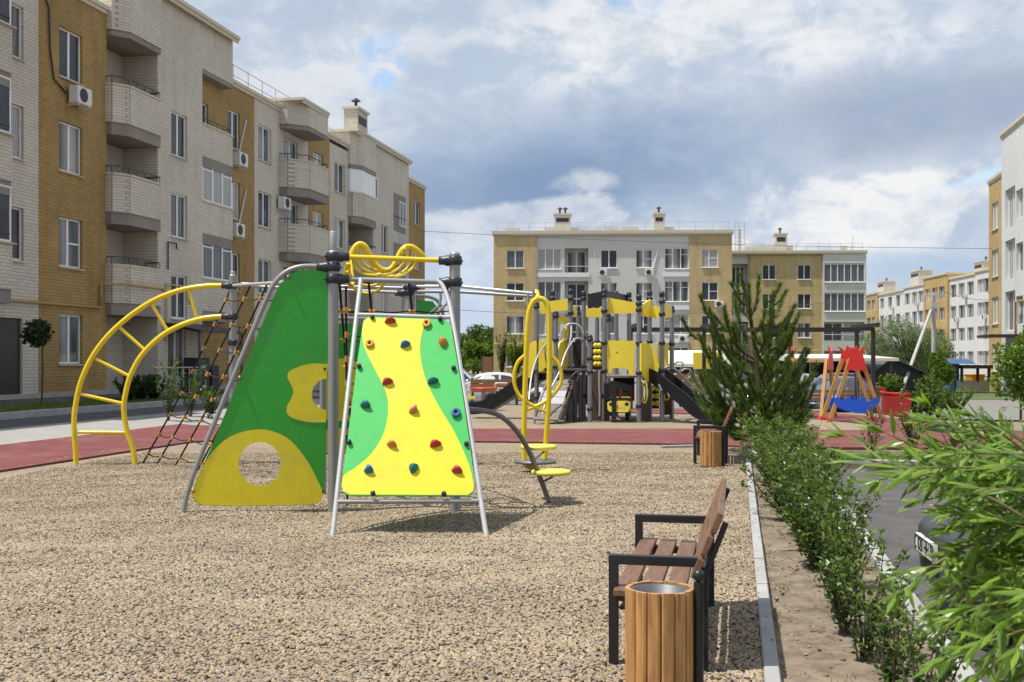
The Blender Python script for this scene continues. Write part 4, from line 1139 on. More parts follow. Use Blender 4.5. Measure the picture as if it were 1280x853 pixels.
part('top_bar', 'yellow', lambda b: b.tube([(p1.x + .08, YF, zat(321, YF)), (p2.x - .08, YF, zat(326, YF))], .027, 14))
part('crossbar', 'tube', lambda b: b.tube([(p1.x + .08, YF, zat(349, YF)), (p2.x - .08, YF, zat(353, YF))], .026, 12))
zb3 = zat(357.5, 17.4)
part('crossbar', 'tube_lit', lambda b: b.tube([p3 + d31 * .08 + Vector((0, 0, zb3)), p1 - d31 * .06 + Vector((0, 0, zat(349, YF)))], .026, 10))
part('crossbar', 'tube', lambda b: (b.tube([p3 + Vector((.08, 0, zb3)), p4 + Vector((-.08, 0, zat(366, 17)))], .026, 10), b.tube([p3 + Vector((.08, .25, zb3 + .05)), p4 + Vector((-.08, .05, zat(360, 17)))], .024, 10)))
# green board on a bent tube, left of the front post
def PB(px, py, A=p1, B=pd_foot):
    t = (px - CX) / FPX; d = B - A
    # A + k d on the ray X = t Y
    k = (t * A.y - A.x) / (d.x - t * d.y); Y = A.y + k * d.y
    return Vector((t * Y, Y, zat(py, Y)))
nb = Vector((-(p1 - pd_foot).y, (p1 - pd_foot).x, 0)).normalized()
if nb.y > 0: nb = -nb
path = cr([PB(x, y) for x, y in ((229.5, 646), (230, 638), (234, 618), (246, 582), (270, 524), (302, 447), (333, 374), (344, 353), (358, 340), (376, 333.5), (400, 333))], 5)
part('bent_tube', 'tube', lambda b: b.tube(path + [p1 + Vector((0, 0, zat(333.5, YF))) + dl * .1], .027, 12))
bo = [(410, 338), (379, 337.5), (362, 343), (349, 357), (341, 374), (304, 462), (264, 560), (246, 601), (240, 617), (243, 627), (252, 631.5), (300, 633), (389, 631), (400, 627), (405, 616)]
hole = [(325 + 26.5 * math.cos(a * math.pi / 14), 580 + 27.5 * math.sin(a * math.pi / 14)) for a in range(28)]
notch = [(408.2, 513), (399, 510), (391.5, 502), (389.5, 493), (392, 484), (399, 476), (409, 473)]
bfull = [PB(x, y) for x, y in bo + notch]
off = .03
def gb(b):
    b.plate([bfull, [PB(x, y) for x, y in hole]], .019, nb, 0, 0)
    hill = cr([PB(x, y) for x, y in ((246, 602), (262, 570), (288, 546), (325, 537), (358, 547), (384, 576), (405, 617))], 5)
    hill += [PB(x, y) for x, y in ((400, 626.6), (389, 630.6), (300, 632.6), (252, 631), (243.5, 626.6), (240.6, 617))]
    b.plate([hill, [PB(x, y) for x, y in hole]], .003, nb, 1, 1, off=.0125)
    bean = cr([PB(x, y) for x, y in ((409.3, 455.5), (388, 455), (366, 462), (359.5, 471), (367, 490), (358.5, 510), (363, 521), (384, 527.5), (407.6, 528))], 5)
    b.plate([bean + [PB(x, y) for x, y in notch]], .003, nb, 1, 1, off=.0125)
board = part('side_board', ['green_panel', 'yellow_panel'], gb)
for x, y in ((360.5, 346.5), (300, 472), (241.5, 613.5)):
    part('bolt', 'copper', lambda b: b.ball(PB(x, y) + nb * .025, .021, 0, 12), board)
for x, y in ((406, 461), (404, 614)): part('bolt', 'clamp', lambda b: b.ball(PB(x, y) + nb * .02, .016, 0, 10), board)
# second board at the back gate
q0 = p4 + Vector((.12, .15, 0)); q1 = q0 + Vector((.78, .4, 0))
def PQ(s, z): return q0 + (q1 - q0) * s + Vector((0, 0, z))
nq = Vector((.4, -.78, 0)).normalized()
part('bent_tube', 'tube', lambda b: b.tube(cr([PQ(-.05, 2.62), PQ(.25, 2.6), PQ(.42, 2.5), PQ(.52, 2.2), PQ(.85, .8), PQ(.98, .2), PQ(1.0, -.05)], 6), .027, 10))
def gb2(b):
    lp = [PQ(0, 2.55), PQ(.28, 2.54), PQ(.40, 2.42), PQ(.50, 2.1), PQ(.82, .75), PQ(.92, .22), PQ(.05, .2)]
    b.plate([lp], .019, nq)
    b.plate([[PQ(.05, .22), PQ(.1, .8), PQ(.35, 1.05), PQ(.6, .85), PQ(.9, .24)]], .003, nq, 1, 1, off=.0125)
part('side_board', ['green_panel', 'yellow_panel'], gb2)
# third board hangs behind the front post
q2 = p1 + Vector((-.08, 1.6, 0)); q3 = q2 + Vector((1.0, .4, 0))
def PR(s, z): return q2 + (q3 - q2) * s + Vector((0, 0, z))
nr = Vector((.4, -1.0, 0)).normalized()
def gb3(b):
    b.plate([[PR(-.25, .5), PR(.9, .5), PR(.72, 1.3), PR(.42, 2.02), PR(.05, 2.08), PR(-.25, 2.08)]], .019, nr)
    b.plate([cr([PR(-.25, .92), PR(.08, .9), PR(.34, 1.05), PR(.4, 1.35), PR(.2, 1.62), PR(-.25, 1.66)], 4)], .003, nr, 1, 1, off=.0125)
    b.plate([[PR(-.25, .52), PR(.86, .52), PR(.7, .72), PR(.2, .84), PR(-.25, .8)]], .003, nr, 1, 1, off=.0125)
part('side_board', ['green_panel', 'yellow_panel'], gb3)
part('crossbar', 'tube', lambda b: (b.tube([PR(-.3, 2.14), PR(1.1, 2.14)], .024, 8), b.tube([PR(-.28, -.05), PR(-.28, 2.14)], .04, 10)))

# climbing wall leaning on the front gate
YW, KW = 10.36, .60
def PW(px, py, o=0.0):
    Y = (YW + KW * EYE) / (1 + KW * (py - HZ) / FPX)
    return Vector(((px - CX) / FPX * Y, Y, zat(py, Y))) + nw_ * o
nw_ = Vector((0, -1, KW)).normalized()
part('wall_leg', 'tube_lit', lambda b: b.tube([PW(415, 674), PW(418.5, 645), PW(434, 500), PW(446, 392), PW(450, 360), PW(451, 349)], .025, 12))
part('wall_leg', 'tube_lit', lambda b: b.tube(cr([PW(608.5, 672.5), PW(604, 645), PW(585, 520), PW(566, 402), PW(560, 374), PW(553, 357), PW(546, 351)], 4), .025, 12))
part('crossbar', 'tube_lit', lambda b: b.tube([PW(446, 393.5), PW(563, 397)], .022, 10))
part('crossbar', 'tube', lambda b: b.tube([PW(421, 627.5), PW(600, 626.5)], .022, 10))
def Z5(x, y): return (400 + x / 2.1324, 290 + y / 2.1324)
wo = [(114, 262), (117, 242), (130, 233), (145, 232), (330, 240), (344, 246), (350, 260), (375, 400), (398, 560), (412, 680), (410, 698), (396, 709), (80, 708), (62, 698), (59, 680), (75, 560), (98, 370)]
yl = [(128, 236), (117, 250), (114, 285), (124, 325), (150, 378), (176, 430), (183, 480), (172, 540), (140, 595), (98, 633), (66, 655), (60, 680), (64, 697), (82, 706), (394, 707), (408, 697), (410.5, 682), (398, 628), (362, 545), (318, 472), (285, 405), (270, 345), (269, 300), (278, 258), (281, 239)]
def cw(b):
    b.plate([[PW(*Z5(x, y)) for x, y in wo]], .02, nw_, 0, 0, off=.035)
    b.plate([cr([PW(*Z5(x, y)) for x, y in yl[:12]], 4) + [PW(*Z5(x, y)) for x, y in yl[12:16]] + cr([PW(*Z5(x, y)) for x, y in yl[16:]], 4)], .003, nw_, 1, 1, off=.0475)
cwall = part('climbing_panel', ['green_wall', 'yellow_panel'], cw)
ax_ = Vector((1, 0, 0)); ay_ = Vector((0, KW, 1)).normalized()
def hold(zx, zy, w, h, rot, m, ring=False, tip=(.2, .1)):
    c = PW(*Z5(zx, zy), o=.049)
    mb = MB(); cs, sn = math.cos(rot), math.sin(rot)
    def pt(x, y, z): return c + ax_ * (x * cs - y * sn) + ay_ * (x * sn + y * cs) + nw_ * z
    if ring:
        n, k = 16, 8; r, t = w * .68, w * .34
        vs = []; fs = []
        for i in range(n):
            a = 6.2832 * i / n
            for j in range(k):
                bb = 6.2832 * j / k
                vs.append(pt((r + t * math.cos(bb)) * math.cos(a), (r + t * math.cos(bb)) * math.sin(a) * 1.08, t * 1.1 + t * 1.1 * math.sin(bb)))
        for i in range(n):
            for j in range(k): fs.append((i * k + j, ((i + 1) % n) * k + j, ((i + 1) % n) * k + (j + 1) % k, i * k + (j + 1) % k))
        mb.add(vs, fs, 0, True)
        mb.add([pt(r * math.cos(6.2832 * i / n), r * math.sin(6.2832 * i / n) * 1.08, t * .8) for i in range(n)], [tuple(range(n))], 1)
    else:
        n = 12; rings = []
        for lv, (s_, z, oy) in enumerate(((1, 0, 0), (1.02, .016, 0), (.82, .042, h * .25), (.45, .058, h * .42), (.1, .062, h * .5))):
            rings.append([pt(math.cos(6.2832 * i / n) * w * s_ * (1 + .18 * math.sin(2.0 + 3 * i / n * 6.28)) + tip[0] * w * lv * .3, math.sin(6.2832 * i / n) * h * s_ * (1 - .25 * math.cos(6.2832 * i / n)) + oy, z) for i in range(n)])
        vs = [p for r_ in rings for p in r_]; fs = []
        for lv in range(4):
            for i in range(n): fs.append((lv * n + i, lv * n + (i + 1) % n, (lv + 1) * n + (i + 1) % n, (lv + 1) * n + i))
        mb.add(vs, fs, 0, True); mb.add(rings[-1], [tuple(range(n))], 0, True)
    mb.build('hold', [m, 'dark'], cwall)
hold(187, 246, .056, .028, -.1, 'hold_red'); hold(285, 252, .046, .05, 0, 'hold_yellow', True); hold(134, 306, .044, .05, 0, 'hold_yellow', True)
hold(227, 309, .050, .030, .1, 'hold_blue'); hold(328, 303, .042, .042, .6, 'hold_orange'); hold(180, 408, .052, .030, .05, 'hold_red')
hold(300, 406, .054, .026, .1, 'hold_teal'); hold(122, 468, .050, .034, -.35, 'hold_teal'); hold(250, 482, .036, .046, -.6, 'hold_tan')
hold(363, 490, .047, .05, 0, 'hold_blue', True); hold(192, 573, .048, .030, -.4, 'hold_orange'); hold(307, 573, .054, .032, .0, 'hold_red')
hold(131, 641, .044, .038, -.3, 'hold_blue'); hold(250, 638, .046, .040, .5, 'hold_teal'); hold(365, 642, .052, .034, -.4, 'hold_red')
for x, y in ((141, 236), (321, 240), (106, 366), (357, 371), (80, 568), (391, 572), (143, 704), (331, 705)):
    part('bolt', 'clamp', lambda b: b.lathe([(.024, 0), (.024, .03), (.012, .042), (.001, .043)], PW(*Z5(x, y), o=.046), 10, 0, nw_), cwall)
# wavy overhead ladder between the front gate and the next hoop
def Z1(x, y, Y): return P(400 + x / 6.095, 290 + y / 6.095, Y)
Yl = 12.08
thick = cr([Z1(x, y, Yl + k * .016) for k, (x, y) in enumerate(((228, 205), (240, 165), (270, 112), (310, 92), (350, 118), (384, 185), (425, 250), (480, 290), (535, 285), (575, 235), (610, 160), (645, 120), (690, 112), (735, 135), (770, 168), (795, 196)))], 5)
lad = part('wave_ladder', 'yellow', lambda b: (b.tube(thick, .030, 12),
    b.tube(cr([Z1(x, y, 12.9 + k * .1) for k, (x, y) in enumerate(((215, 240), (195, 320), (215, 390), (250, 400), (240, 300), (250, 180), (300, 112), (340, 140), (390, 235), (440, 285), (500, 330), (580, 345)))], 5), .026, 10)))
for k, pts in enumerate((((262, 120), (250, 210), (280, 290), (350, 325), (440, 332)), ((285, 98), (262, 190), (300, 265), (380, 310), (470, 325)), ((310, 95), (300, 180), (340, 250), (420, 290), (500, 300), (570, 260), (630, 170), (645, 122)),
                        ((330, 100), (345, 160), (395, 230), (480, 280)), ((222, 240), (232, 330), (300, 395), (390, 410), (460, 390), (490, 360)),
                        ((205, 300), (225, 390), (290, 450), (360, 467), (440, 448), (495, 385)), ((440, 330), (520, 320), (610, 270), (665, 190), (672, 118)), ((500, 345), (590, 330), (670, 270), (705, 190), (700, 118)), ((560, 350), (640, 325), (710, 270), (745, 200), (738, 138)))):
    ps = cr([Z1(x, y, 12.12 + .10 * k * (.2 + .8 * math.sin(math.pi * i / (len(pts) - 1)))) for i, (x, y) in enumerate(pts)], 5)
    part('rung', 'yellow', lambda b: b.tube(ps, .0155, 8), lad)
# arch ladder on the left
YA = 17.4
def arch(pts, r=.037): return cr([P(x, y, YA) for x, y in pts], 6)
rail1 = [(95.5, 586), (94.5, 565), (92.5, 535), (94, 510), (101, 478), (115, 447), (134, 421), (160, 397), (190, 377), (222, 364), (255, 358), (283, 357.5)]
rail2 = [(169.5, 588), (167, 565), (159, 540), (155, 515), (156, 497), (163, 470), (178, 443), (202, 420), (228, 406), (255, 398), (283, 395.5)]
arch_o = part('arch_ladder', 'yellow', lambda b: (b.tube(arch(rail1), .041, 12), b.tube(arch(rail2), .041, 12)))
for a, b_ in (((95, 540.5), (158, 541)), ((101, 493), (155, 505)), ((120, 449), (162.5, 471)), ((150, 410), (182, 439)), ((190, 381), (209, 413)), ((236, 362.5), (246, 397))):
    part('rung', 'yellow', lambda b: b.tube([P(*a, YA), P(*b_, YA)], .027, 10), arch_o)
# rope nets
def netrope(mb, pts, r=.014): mb.tube(pts, r, 6)
conn = []
nb_ = MB(); nc_ = MB()
zt = zb3
tops = [p3.lerp(p1, t) for t in (-.02, .236, .43, .60)]
zs_ = [zb3 - .02, 2.71, 2.66, 2.6]
feet = [G(178, 580), G(195, 582), G(218, 584), G(246, 590)]
lines = []
for tp, z, ft in zip(tops, zs_, feet):
    A_ = tp + Vector((0, 0, z)); B_ = ft
    ln_ = [A_.lerp(B_, i / 16) + Vector((0, 0, -.10 * math.sin(math.pi * i / 16))) for i in range(17)]
    lines.append(ln_); netrope(nb_, ln_)
for i in range(1, 16, 2):
    row = [l[i] for l in lines]
    for a, b in zip(row[:-1], row[1:]):
        netrope(nb_, [a, a.lerp(b, .5) - Vector((0, 0, .03)), b], .009)
    for l in lines:
        nc_.tube([l[i] + (l[i + 1] - l[i]).normalized() * .036, l[i] - (l[i + 1] - l[i]).normalized() * .036], .021, 8)
        nc_.tube([l[i], l[i] + Vector((.045, .01, 0))], .017, 8)
net = nb_.build('rope_net', 'rope', cf); nc_.build('connector', 'connector', net)
nb_ = MB(); nc_ = MB()
lines = []
for k, s in enumerate((.05, .29, .62, .93)):
    A_ = p1.lerp(p2, s) + Vector((0, 0, zat(351, YF))); B_ = A_ + Vector((.12 * (k - 1.5), 2.6, 0)); B_.z = 0
    ln_ = [A_.lerp(B_, i / 16) for i in range(17)]; lines.append(ln_); netrope(nb_, ln_)
for i in range(2, 16, 2):
    row = [l[i] for l in lines]
    for a, b in zip(row[:-1], row[1:]): netrope(nb_, [a, a.lerp(b, .5) - Vector((0, 0, .02)), b], .009)
    for l in lines:
        d = (l[i + 1] - l[i]).normalized()
        nc_.tube([l[i] + d * .034, l[i] - d * .034], .018, 8); nc_.tube([l[i] + Vector((-.04, 0, 0)), l[i] + Vector((.04, 0, 0))], .014, 8)
A_ = p1 + Vector((.10, .25, 2.45)); B_ = p1 + Vector((.10, .35, .0)); netrope(nb_, [A_, B_])
for i in range(1, 9):
    c_ = A_.lerp(B_, i / 9.2); nc_.tube([c_ - Vector((0, 0, .034)), c_ + Vector((0, 0, .034))], .018, 8); nc_.tube([c_, c_ + Vector((.05, 0, 0))], .014, 8)
    netrope(nb_, [c_, c_ + Vector((.3, .3, -.05))], .009)
net = nb_.build('rope_net', 'rope', cf); nc_.build('connector', 'connector', net)
# overhead rails to the spinner
sp_ = Vector((.33, 16.3, 2.58))
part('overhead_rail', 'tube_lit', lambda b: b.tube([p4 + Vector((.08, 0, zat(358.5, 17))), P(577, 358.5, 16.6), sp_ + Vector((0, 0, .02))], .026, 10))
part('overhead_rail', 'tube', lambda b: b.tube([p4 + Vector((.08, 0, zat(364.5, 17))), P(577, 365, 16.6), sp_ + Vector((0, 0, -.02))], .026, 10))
part('brace', 'tube', lambda b: (b.tube(cr([P(548, 385, 16.7), P(551, 372, 16.7), P(550, 366, 16.7)], 4), .02, 8), b.tube([P(536, 394, 16.8), P(551, 380, 16.7)], .022, 8), b.tube([P(544, 394, 16.6), P(560, 378, 16.6)], .022, 8)))
YS = 16.2
lp = cr([P(x, y, YS) for x, y in ((669, 584), (660, 583), (655.5, 575), (655, 540), (656.5, 480), (658.5, 420), (661, 392), (666, 378), (673, 373.5), (681, 376), (685.5, 388), (686.5, 420), (686.5, 480), (684, 530), (681, 574))], 5)
spn = part('hanging_spinner', 'yellow', lambda b: (b.tube(lp, .039, 12),
    b.tube(cr([P(x, y, YS) for x, y in ((657, 444), (648, 452), (643, 466), (643.5, 482), (650, 496), (661, 504), (672, 510), (685, 516))], 5), .028, 10),
    b.tube(cr([P(x, y, YS) for x, y in ((686.5, 443), (696, 452), (701.5, 466), (700.5, 480), (693, 492), (682, 502), (670, 508), (657, 513))], 5), .028, 10),
    b.tube([sp_ + Vector((.02, 0, .05)), P(672, 374, YS)], .05, 10)))
part('foot_plate', 'tube_dark', lambda b: b.lathe([(.001, 0), (.30, 0), (.31, .02), (.30, .04), (.001, .045)], P(669, 579, YS), 20), spn)
part('hanger', 'zinc', lambda b: (b.tube([P(660, 366, YS), P(660, 378, YS)], .02, 8), b.tube([P(667, 362, YS), P(667, 372, YS)], .02, 8)), spn)
# step arc
arc = cr([(p2.x + .05, YF + .1, zat(512, YF + .1)), P(602, 513.5, 12.15), P(625, 520, 12.25), P(645, 538, 12.4), P(660, 562, 12.5), P(672, 590, 12.6), P(681, 613, 12.7), G(687.5, 631)], 6)
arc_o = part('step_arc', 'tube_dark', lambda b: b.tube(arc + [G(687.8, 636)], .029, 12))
def disc(c, r):
    b = MB(); b.lathe([(.001, -.026), (r * .9, -.026), (r, -.012), (r, .010), (r * .93, .024), (.001, .027)], c, 28); b.build('step_disc', 'yellow_pad', arc_o)
disc(P(673.5, 559, 13.0), .21); disc(P(689, 590.5, 12.6), .225)
part('strut', 'tube_dark', lambda b: (b.tube([P(668, 574, 12.55), P(680, 565, 12.9)], .014, 6), b.tube([P(678, 603, 12.65), P(691, 596, 12.6)], .014, 6), b.tube([P(660, 560, 12.5), P(669, 562, 12.95)], .014, 6)), arc_o)

# ================================================================ BENCHES AND BINS
def make_bench(label):
    """local frame: x along the seat (u), y towards the back rest (v)"""
    t = thing('bench', label, 'bench', UV(5.93, -.64), math.atan2(C_, S_), 'benches along the gravel edge')
    L, Dp = 1.57, .50
    # local y axis = -V, so the back rest is on the -y side
    yb = -Dp
    def bx(name, m, boxes, bev=.004, par=t):
        mb = MB()
        for p, q, w_, h_ in boxes: mb.beam(p, q, w_, h_)
        return mb.build(name, m, par, False, bevel=bev)
    s = .05
    for x in (0.0, L):
        bx('arm_frame', 'bench_metal', [((x, 0, -.03), (x, 0, .565), s, s), ((x, s / 2 + .001, .59), (x, yb + .03, .59), s, s), ((x, -.026, .395), (x, yb + .05, .375), .045, .045)])
        bx('rear_leg', 'bench_metal', [((x, yb + .03, -.03), (x, yb + .03, .56), s, s), ((x, yb + .03, .5), (x, yb - .085, .80), .04, .03)])
        bx('brace', 'bench_metal', [((x, -.03, .33), (x, -.12, .37), .02, .02)])
    bx('seat', 'bench_wood', [((-.10, -.06 - k * .132, .430 - k * .006), (L + .10, -.06 - k * .132, .430 - k * .006), .105, .036) for k in range(3)], .006)
    sl = []
    for k in range(3):
        z = .565 + k * .119; y = yb + .085 - (z - .5) * .41
        sl.append(((-.07, y, z), (L + .07, y, z)))
    mb = MB()
    for p, q in sl: mb.beam(p, q, .036, .112, 0, (0, -.41, 1))
    mb.build('backrest', 'bench_wood', t, False, bevel=.006)
    bx('rail', 'bench_metal', [((0.026, -.05, .33), (L - .026, -.05, .33), .03, .03), ((.026, yb + .05, .33), (L - .026, yb + .05, .33), .03, .03)])
    return t
b1 = make_bench('brown slatted bench with black metal arms in the foreground beside the wooden bin')
b2 = copy_tree(b1); b2.location = UV(17.7, -.64); b2['label'] = 'distant brown slatted bench with black arms standing in front of the pine'
def make_bin(label):
    t = thing('litter_bin', label, 'litter bin', UV(5.42, -.363), math.atan2(C_, S_), 'wooden litter bins by the benches')
    r, h = .152, .555
    mb = MB(); n = 15
    for k in range(n):
        a = 6.2832 * k / n + .1; wd = 2 * math.pi * r / n * .46
        ca, sa = math.cos(a), math.sin(a); cx, cy = ca * r, sa * r
        ring = []
        for z in (.03, h - rnd(0, .006)):
            for (tx, ry) in ((-wd, -.010), (wd, -.010), (wd, .006), (wd * .7, .013), (-wd * .7, .013), (-wd, .006)):
                ring.append((cx - sa * tx + ca * ry, cy + ca * tx + sa * ry, z))
        mb.add(ring, [(i, (i + 1) % 6, 6 + (i + 1) % 6, 6 + i) for i in range(6)] + [(5, 4, 3, 2, 1, 0), (6, 7, 8, 9, 10, 11)])
    mb.build('slat_casing', 'bin_wood', t, False)
    mb = MB(); mb.lathe([(.132, .04), (.136, h - .02), (.140, h - .012), (.129, h - .014), (.126, .06), (.001, .055)], (0, 0, 0), 28); mb.build('liner', 'bin_liner', t, False)
    mb = MB(); mb.tube([(-.02, -.185, -.05), (-.02, -.185, h + .035)], .024, 14); mb.ball((-.02, -.185, h + .065), .030, 0, 14); mb.tube([(-.02, -.185, .42), (-.01, -.15, .42)], .014, 8); mb.build('post', 'bench_metal', t, False)
    return t
n1 = make_bin('round wooden slatted bin with zinc liner in the foreground in front of the near bench')
n2 = copy_tree(n1); n2.location = UV(17.3, -.385); n2['label'] = 'distant round wooden bin standing before the far bench and pine'
# ================================================================ YELLOW AND BLACK PLAYSET
ps = thing('playset', 'yellow, grey and black playset with two black slides, roofed tower and climbing ramp', 'playset', (3.2, 31, 0))
def Q(zx, zy, Y): return P(580 + zx / 3.877, 340 + zy / 3.877, Y)
def pposts(lst):
    for zx, top, Y, rings in lst:
        x = Q(zx, 0, Y).x; zt_ = Q(zx, top, Y).z
        mb = MB(); mb.tube([(x, Y, -.1), (x, Y, zt_)], .062, 12)
        o = mb.build('post', 'playpost', ps)
        mb = MB(); mb.lathe([(.066, -.12), (.074, -.11), (.074, -.01), (.05, .03), (.001, .035)], (x, Y, zt_), 12)
        for r in rings:
            z = Q(zx, r, Y).z; mb.lathe([(.063, -.05), (.086, -.04), (.086, .04), (.063, .05)], (x, Y, z), 12)
        mb.build('clamp', 'clamp', o)
pposts([(352, 150, 30.2, (170, 335, 480, 610)), (430, 95, 32.4, (130, 330)), (445, 195, 29.6, (215, 330, 460)), (517, 88, 30.6, (130, 200, 335, 470)), (552, 170, 32.6, (200, 330)),
        (580, 98, 30.2, (130, 320, 460, 600)), (610, 310, 29.2, (330, 420, 485, 665)), (645, 160, 32.6, (190, 340)), (680, 88, 29.6, (115, 190, 345, 480, 600)), (700, 205, 32.4, (230, 340)),
        (738, 98, 32.0, (130, 340)), (800, 103, 32.2, (140, 340)), (848, 116, 29.1, (155, 185, 345, 490, 650)), (900, 95, 30.6, (130, 200, 340)), (960, 100, 29.3, (145, 205, 345, 480)), (1007, 170, 30.8, (190, 350, 480))])
def board(name, pts, Y, m='playyellow', t=.045, par=None, holes=(), dY=None):
    """board cut to an outline; Y may run from one end to the other so that it stands at an angle"""
    xs_ = [p[0] for p in pts]; a, b = min(xs_), max(xs_)
    def q(p):
        yy = Y + .21 * (b - p[0]) * Y / 5428 if dY is None else Y + (dY - Y) * (p[0] - a) / (b - a)
        return Q(p[0], p[1], yy)
    mb = MB(); lp = [[q(p) for p in pts]] + [[q(p) for p in h] for h in holes]
    n = Vector((0, -1, 0))
    if True:
        d = q((b, 0)) - q((a, 0)); n = Vector((d.y, -d.x, 0)).normalized()
        if n.y > 0: n = -n
    mb.plate(lp, t, n)
    return mb.build(name, m, par or ps)
def oval(cx, cy, rx_, ry_, n=16): return [(cx + rx_ * math.cos(6.2832 * i / n), cy + ry_ * math.sin(6.2832 * i / n)) for i in range(n)]
board('roof_board', [(367, 150), (503, 131), (503, 186), (372, 204)], 30.4)
board('roof_board', [(505, 170), (545, 165), (545, 215), (520, 222)], 30.9, dY=32)
board('roof_board', [(452, 208), (507, 222), (504, 252), (440, 250)], 30.2, dY=31.4)
board('roof_board', [(588, 180), (640, 176), (674, 172), (672, 221), (588, 219)], 31.5)
board('roof_board', [(600, 108), (684, 92), (684, 164), (600, 178)], 29.8, 'playblack')
board('roof_board', [(690, 92), (787, 112), (787, 140), (690, 122)], 30.2, 'playblack', dY=32.2)
board('roof_board', [(696, 125), (840, 151), (828, 200), (696, 203)], 29.5)
board('roof_board', [(858, 160), (905, 132), (905, 222), (865, 213)], 29.4, dY=30.6)
board('roof_board', [(908, 164), (962, 170), (962, 224), (905, 222)], 30.4)
board('roof_board', [(968, 150), (1007, 172), (1007, 222), (968, 222)], 29.4, dY=30.8)
board('side_board', [(300, 450), (308, 410), (320, 350), (336, 334), (352, 332), (352, 400), (345, 450), (332, 500), (318, 516), (304, 508), (300, 490)], 29.9)
board('side_board', [(362, 332), (437, 330), (437, 456), (398, 458), (390, 470), (386, 488), (362, 490)], 30.0)
board('side_board', [(450, 480), (452, 380), (462, 345), (482, 330), (486, 290), (494, 265), (504, 255), (508, 330), (508, 470), (500, 480)], 30.2, dY=30.8, holes=[oval(488, 310, 8, 24)])
board('side_board', [(525, 345), (550, 333), (592, 335), (592, 470), (530, 475), (536, 440), (528, 400)], 31.0, 'playblack')
bp = board('bubble_board', [(622, 340), (692, 340), (692, 475), (622, 475)], 30.0, 'playblack')
mb = MB()
for i in range(4):
    for j, x in enumerate((638, 655, 686)):
        mb.lathe([(.0, 0), (.072, 0), (.066, .02), (.0, .024)], Q(x, 357 + i * 30, 29.97), 12, 0, (0, -1, 0))
mb.build('bubble', 'playyellow', bp)
board('side_board', [(692, 340), (700, 333), (818, 334), (826, 342), (826, 500), (798, 500), (796, 478), (786, 466), (732, 466), (718, 470), (712, 494), (692, 496)], 29.45, holes=[oval(742, 391, 5, 6, 8)])
board('slide_board', [(855, 346), (885, 344), (904, 360), (916, 430), (922, 480), (916, 515), (906, 532), (890, 534), (872, 515), (862, 492), (855, 480)], 29.0, dY=29.6)
board('slide_board', [(898, 346), (918, 350), (936, 420), (952, 480), (956, 500), (930, 484), (912, 440)], 30.0)
board('side_board', [(938, 350), (990, 348), (991, 455), (975, 462), (966, 482), (950, 470), (938, 440)], 30.6)
b_ = board('lower_board', [(850, 530), (902, 560), (902, 722), (846, 718)], 29.2, 'playbrown', holes=[oval(874, 585, 9, 45)], dY=29.9)
def ringq(b, c, r, Y, w, m=0):
    o = [Q(*p, Y) for p in oval(c[0], c[1], r[0] + w, r[1] + w)]; i = [Q(*p, Y) for p in oval(c[0], c[1], r[0], r[1])]
    b.plate([o, i], .06, Vector((0, -1, 0)), m)
part('port_ring', 'playyellow', lambda b: ringq(b, (874, 585), (10, 46), 29.38, 8), b_)
b_ = board('lower_board', [(965, 505), (1007, 500), (1007, 692), (965, 696)], 30.4, 'playbrown')
part('port_ring', 'playyellow', lambda b: ringq(b, (982, 598), (9, 22), 30.33, 5), b_)
b_ = board('bubble_board', [(904, 550), (946, 550), (946, 662), (904, 662)], 30.9, 'playblack')
mb = MB()
for i in range(3):
    for x in (912, 936): mb.lathe([(.0, 0), (.08, 0), (.07, .02), (.0, .024)], Q(x, 566 + i * 36, 30.86), 12, 0, (0, -1, 0))
mb.build('bubble', 'playyellow', b_)
board('lower_board', [(618, 482), (676, 478), (676, 712), (618, 716)], 29.6, 'playbrown', .06)
board('lower_board', [(550, 520), (600, 515), (600, 645), (550, 640)], 31.6, 'playblack')
board('lower_board', [(684, 528), (722, 528), (722, 600), (690, 600)], 32.4, 'dark_red')
board('lower_board', [(728, 545), (826, 545), (826, 625), (728, 625)], 32.2, 'dark_red')
board('lower_board', [(560, 500), (612, 500), (612, 640), (560, 640)], 31.0, 'playblack')
board('lower_board', [(400, 500), (442, 498), (442, 560), (408, 610)], 31.2, 'playblack')
board('lower_board', [(724, 512), (826, 512), (826, 548), (724, 548)], 31.6, 'playblack')
board('lower_board', [(684, 600), (722, 600), (722, 700), (690, 700)], 31.8, 'playbrown')
# play car front
jf = board('play_car_front', [(695, 632), (706, 626), (796, 626), (806, 634), (806, 668), (796, 680), (706, 678), (696, 666)], 29.0, holes=[[(x, 645), (x + 5, 645), (x + 5, 668), (x, 668)] for x in (721, 732, 743, 754, 765, 775)])
for x in (708, 794): part('headlight', 'playblack', lambda b: b.lathe([(.0, 0), (.055, 0), (.05, .02), (.0, .024)], Q(x + (5 if x < 750 else -5), 641, 28.97), 14, 0, (0, -1, 0)), jf)
part('car_deck', 'playblack', lambda b: (b.ab(Q(690, 0, 29.1).x, Q(812, 0, 29.1).x, 29.1, 30.3, Q(0, 620, 29.1).z, Q(0, 612, 29.1).z), b.beam(Q(727, 730, 29.1), Q(727, 540, 29.1), .12, .12), b.beam(Q(692, 720, 29.6), Q(692, 540, 29.6), .14, .14), b.beam(Q(790, 720, 30.2), Q(790, 600, 30.2), .10, .10), b.beam(Q(730, 545, 29.3), Q(812, 565, 29.4), .1, .16)))
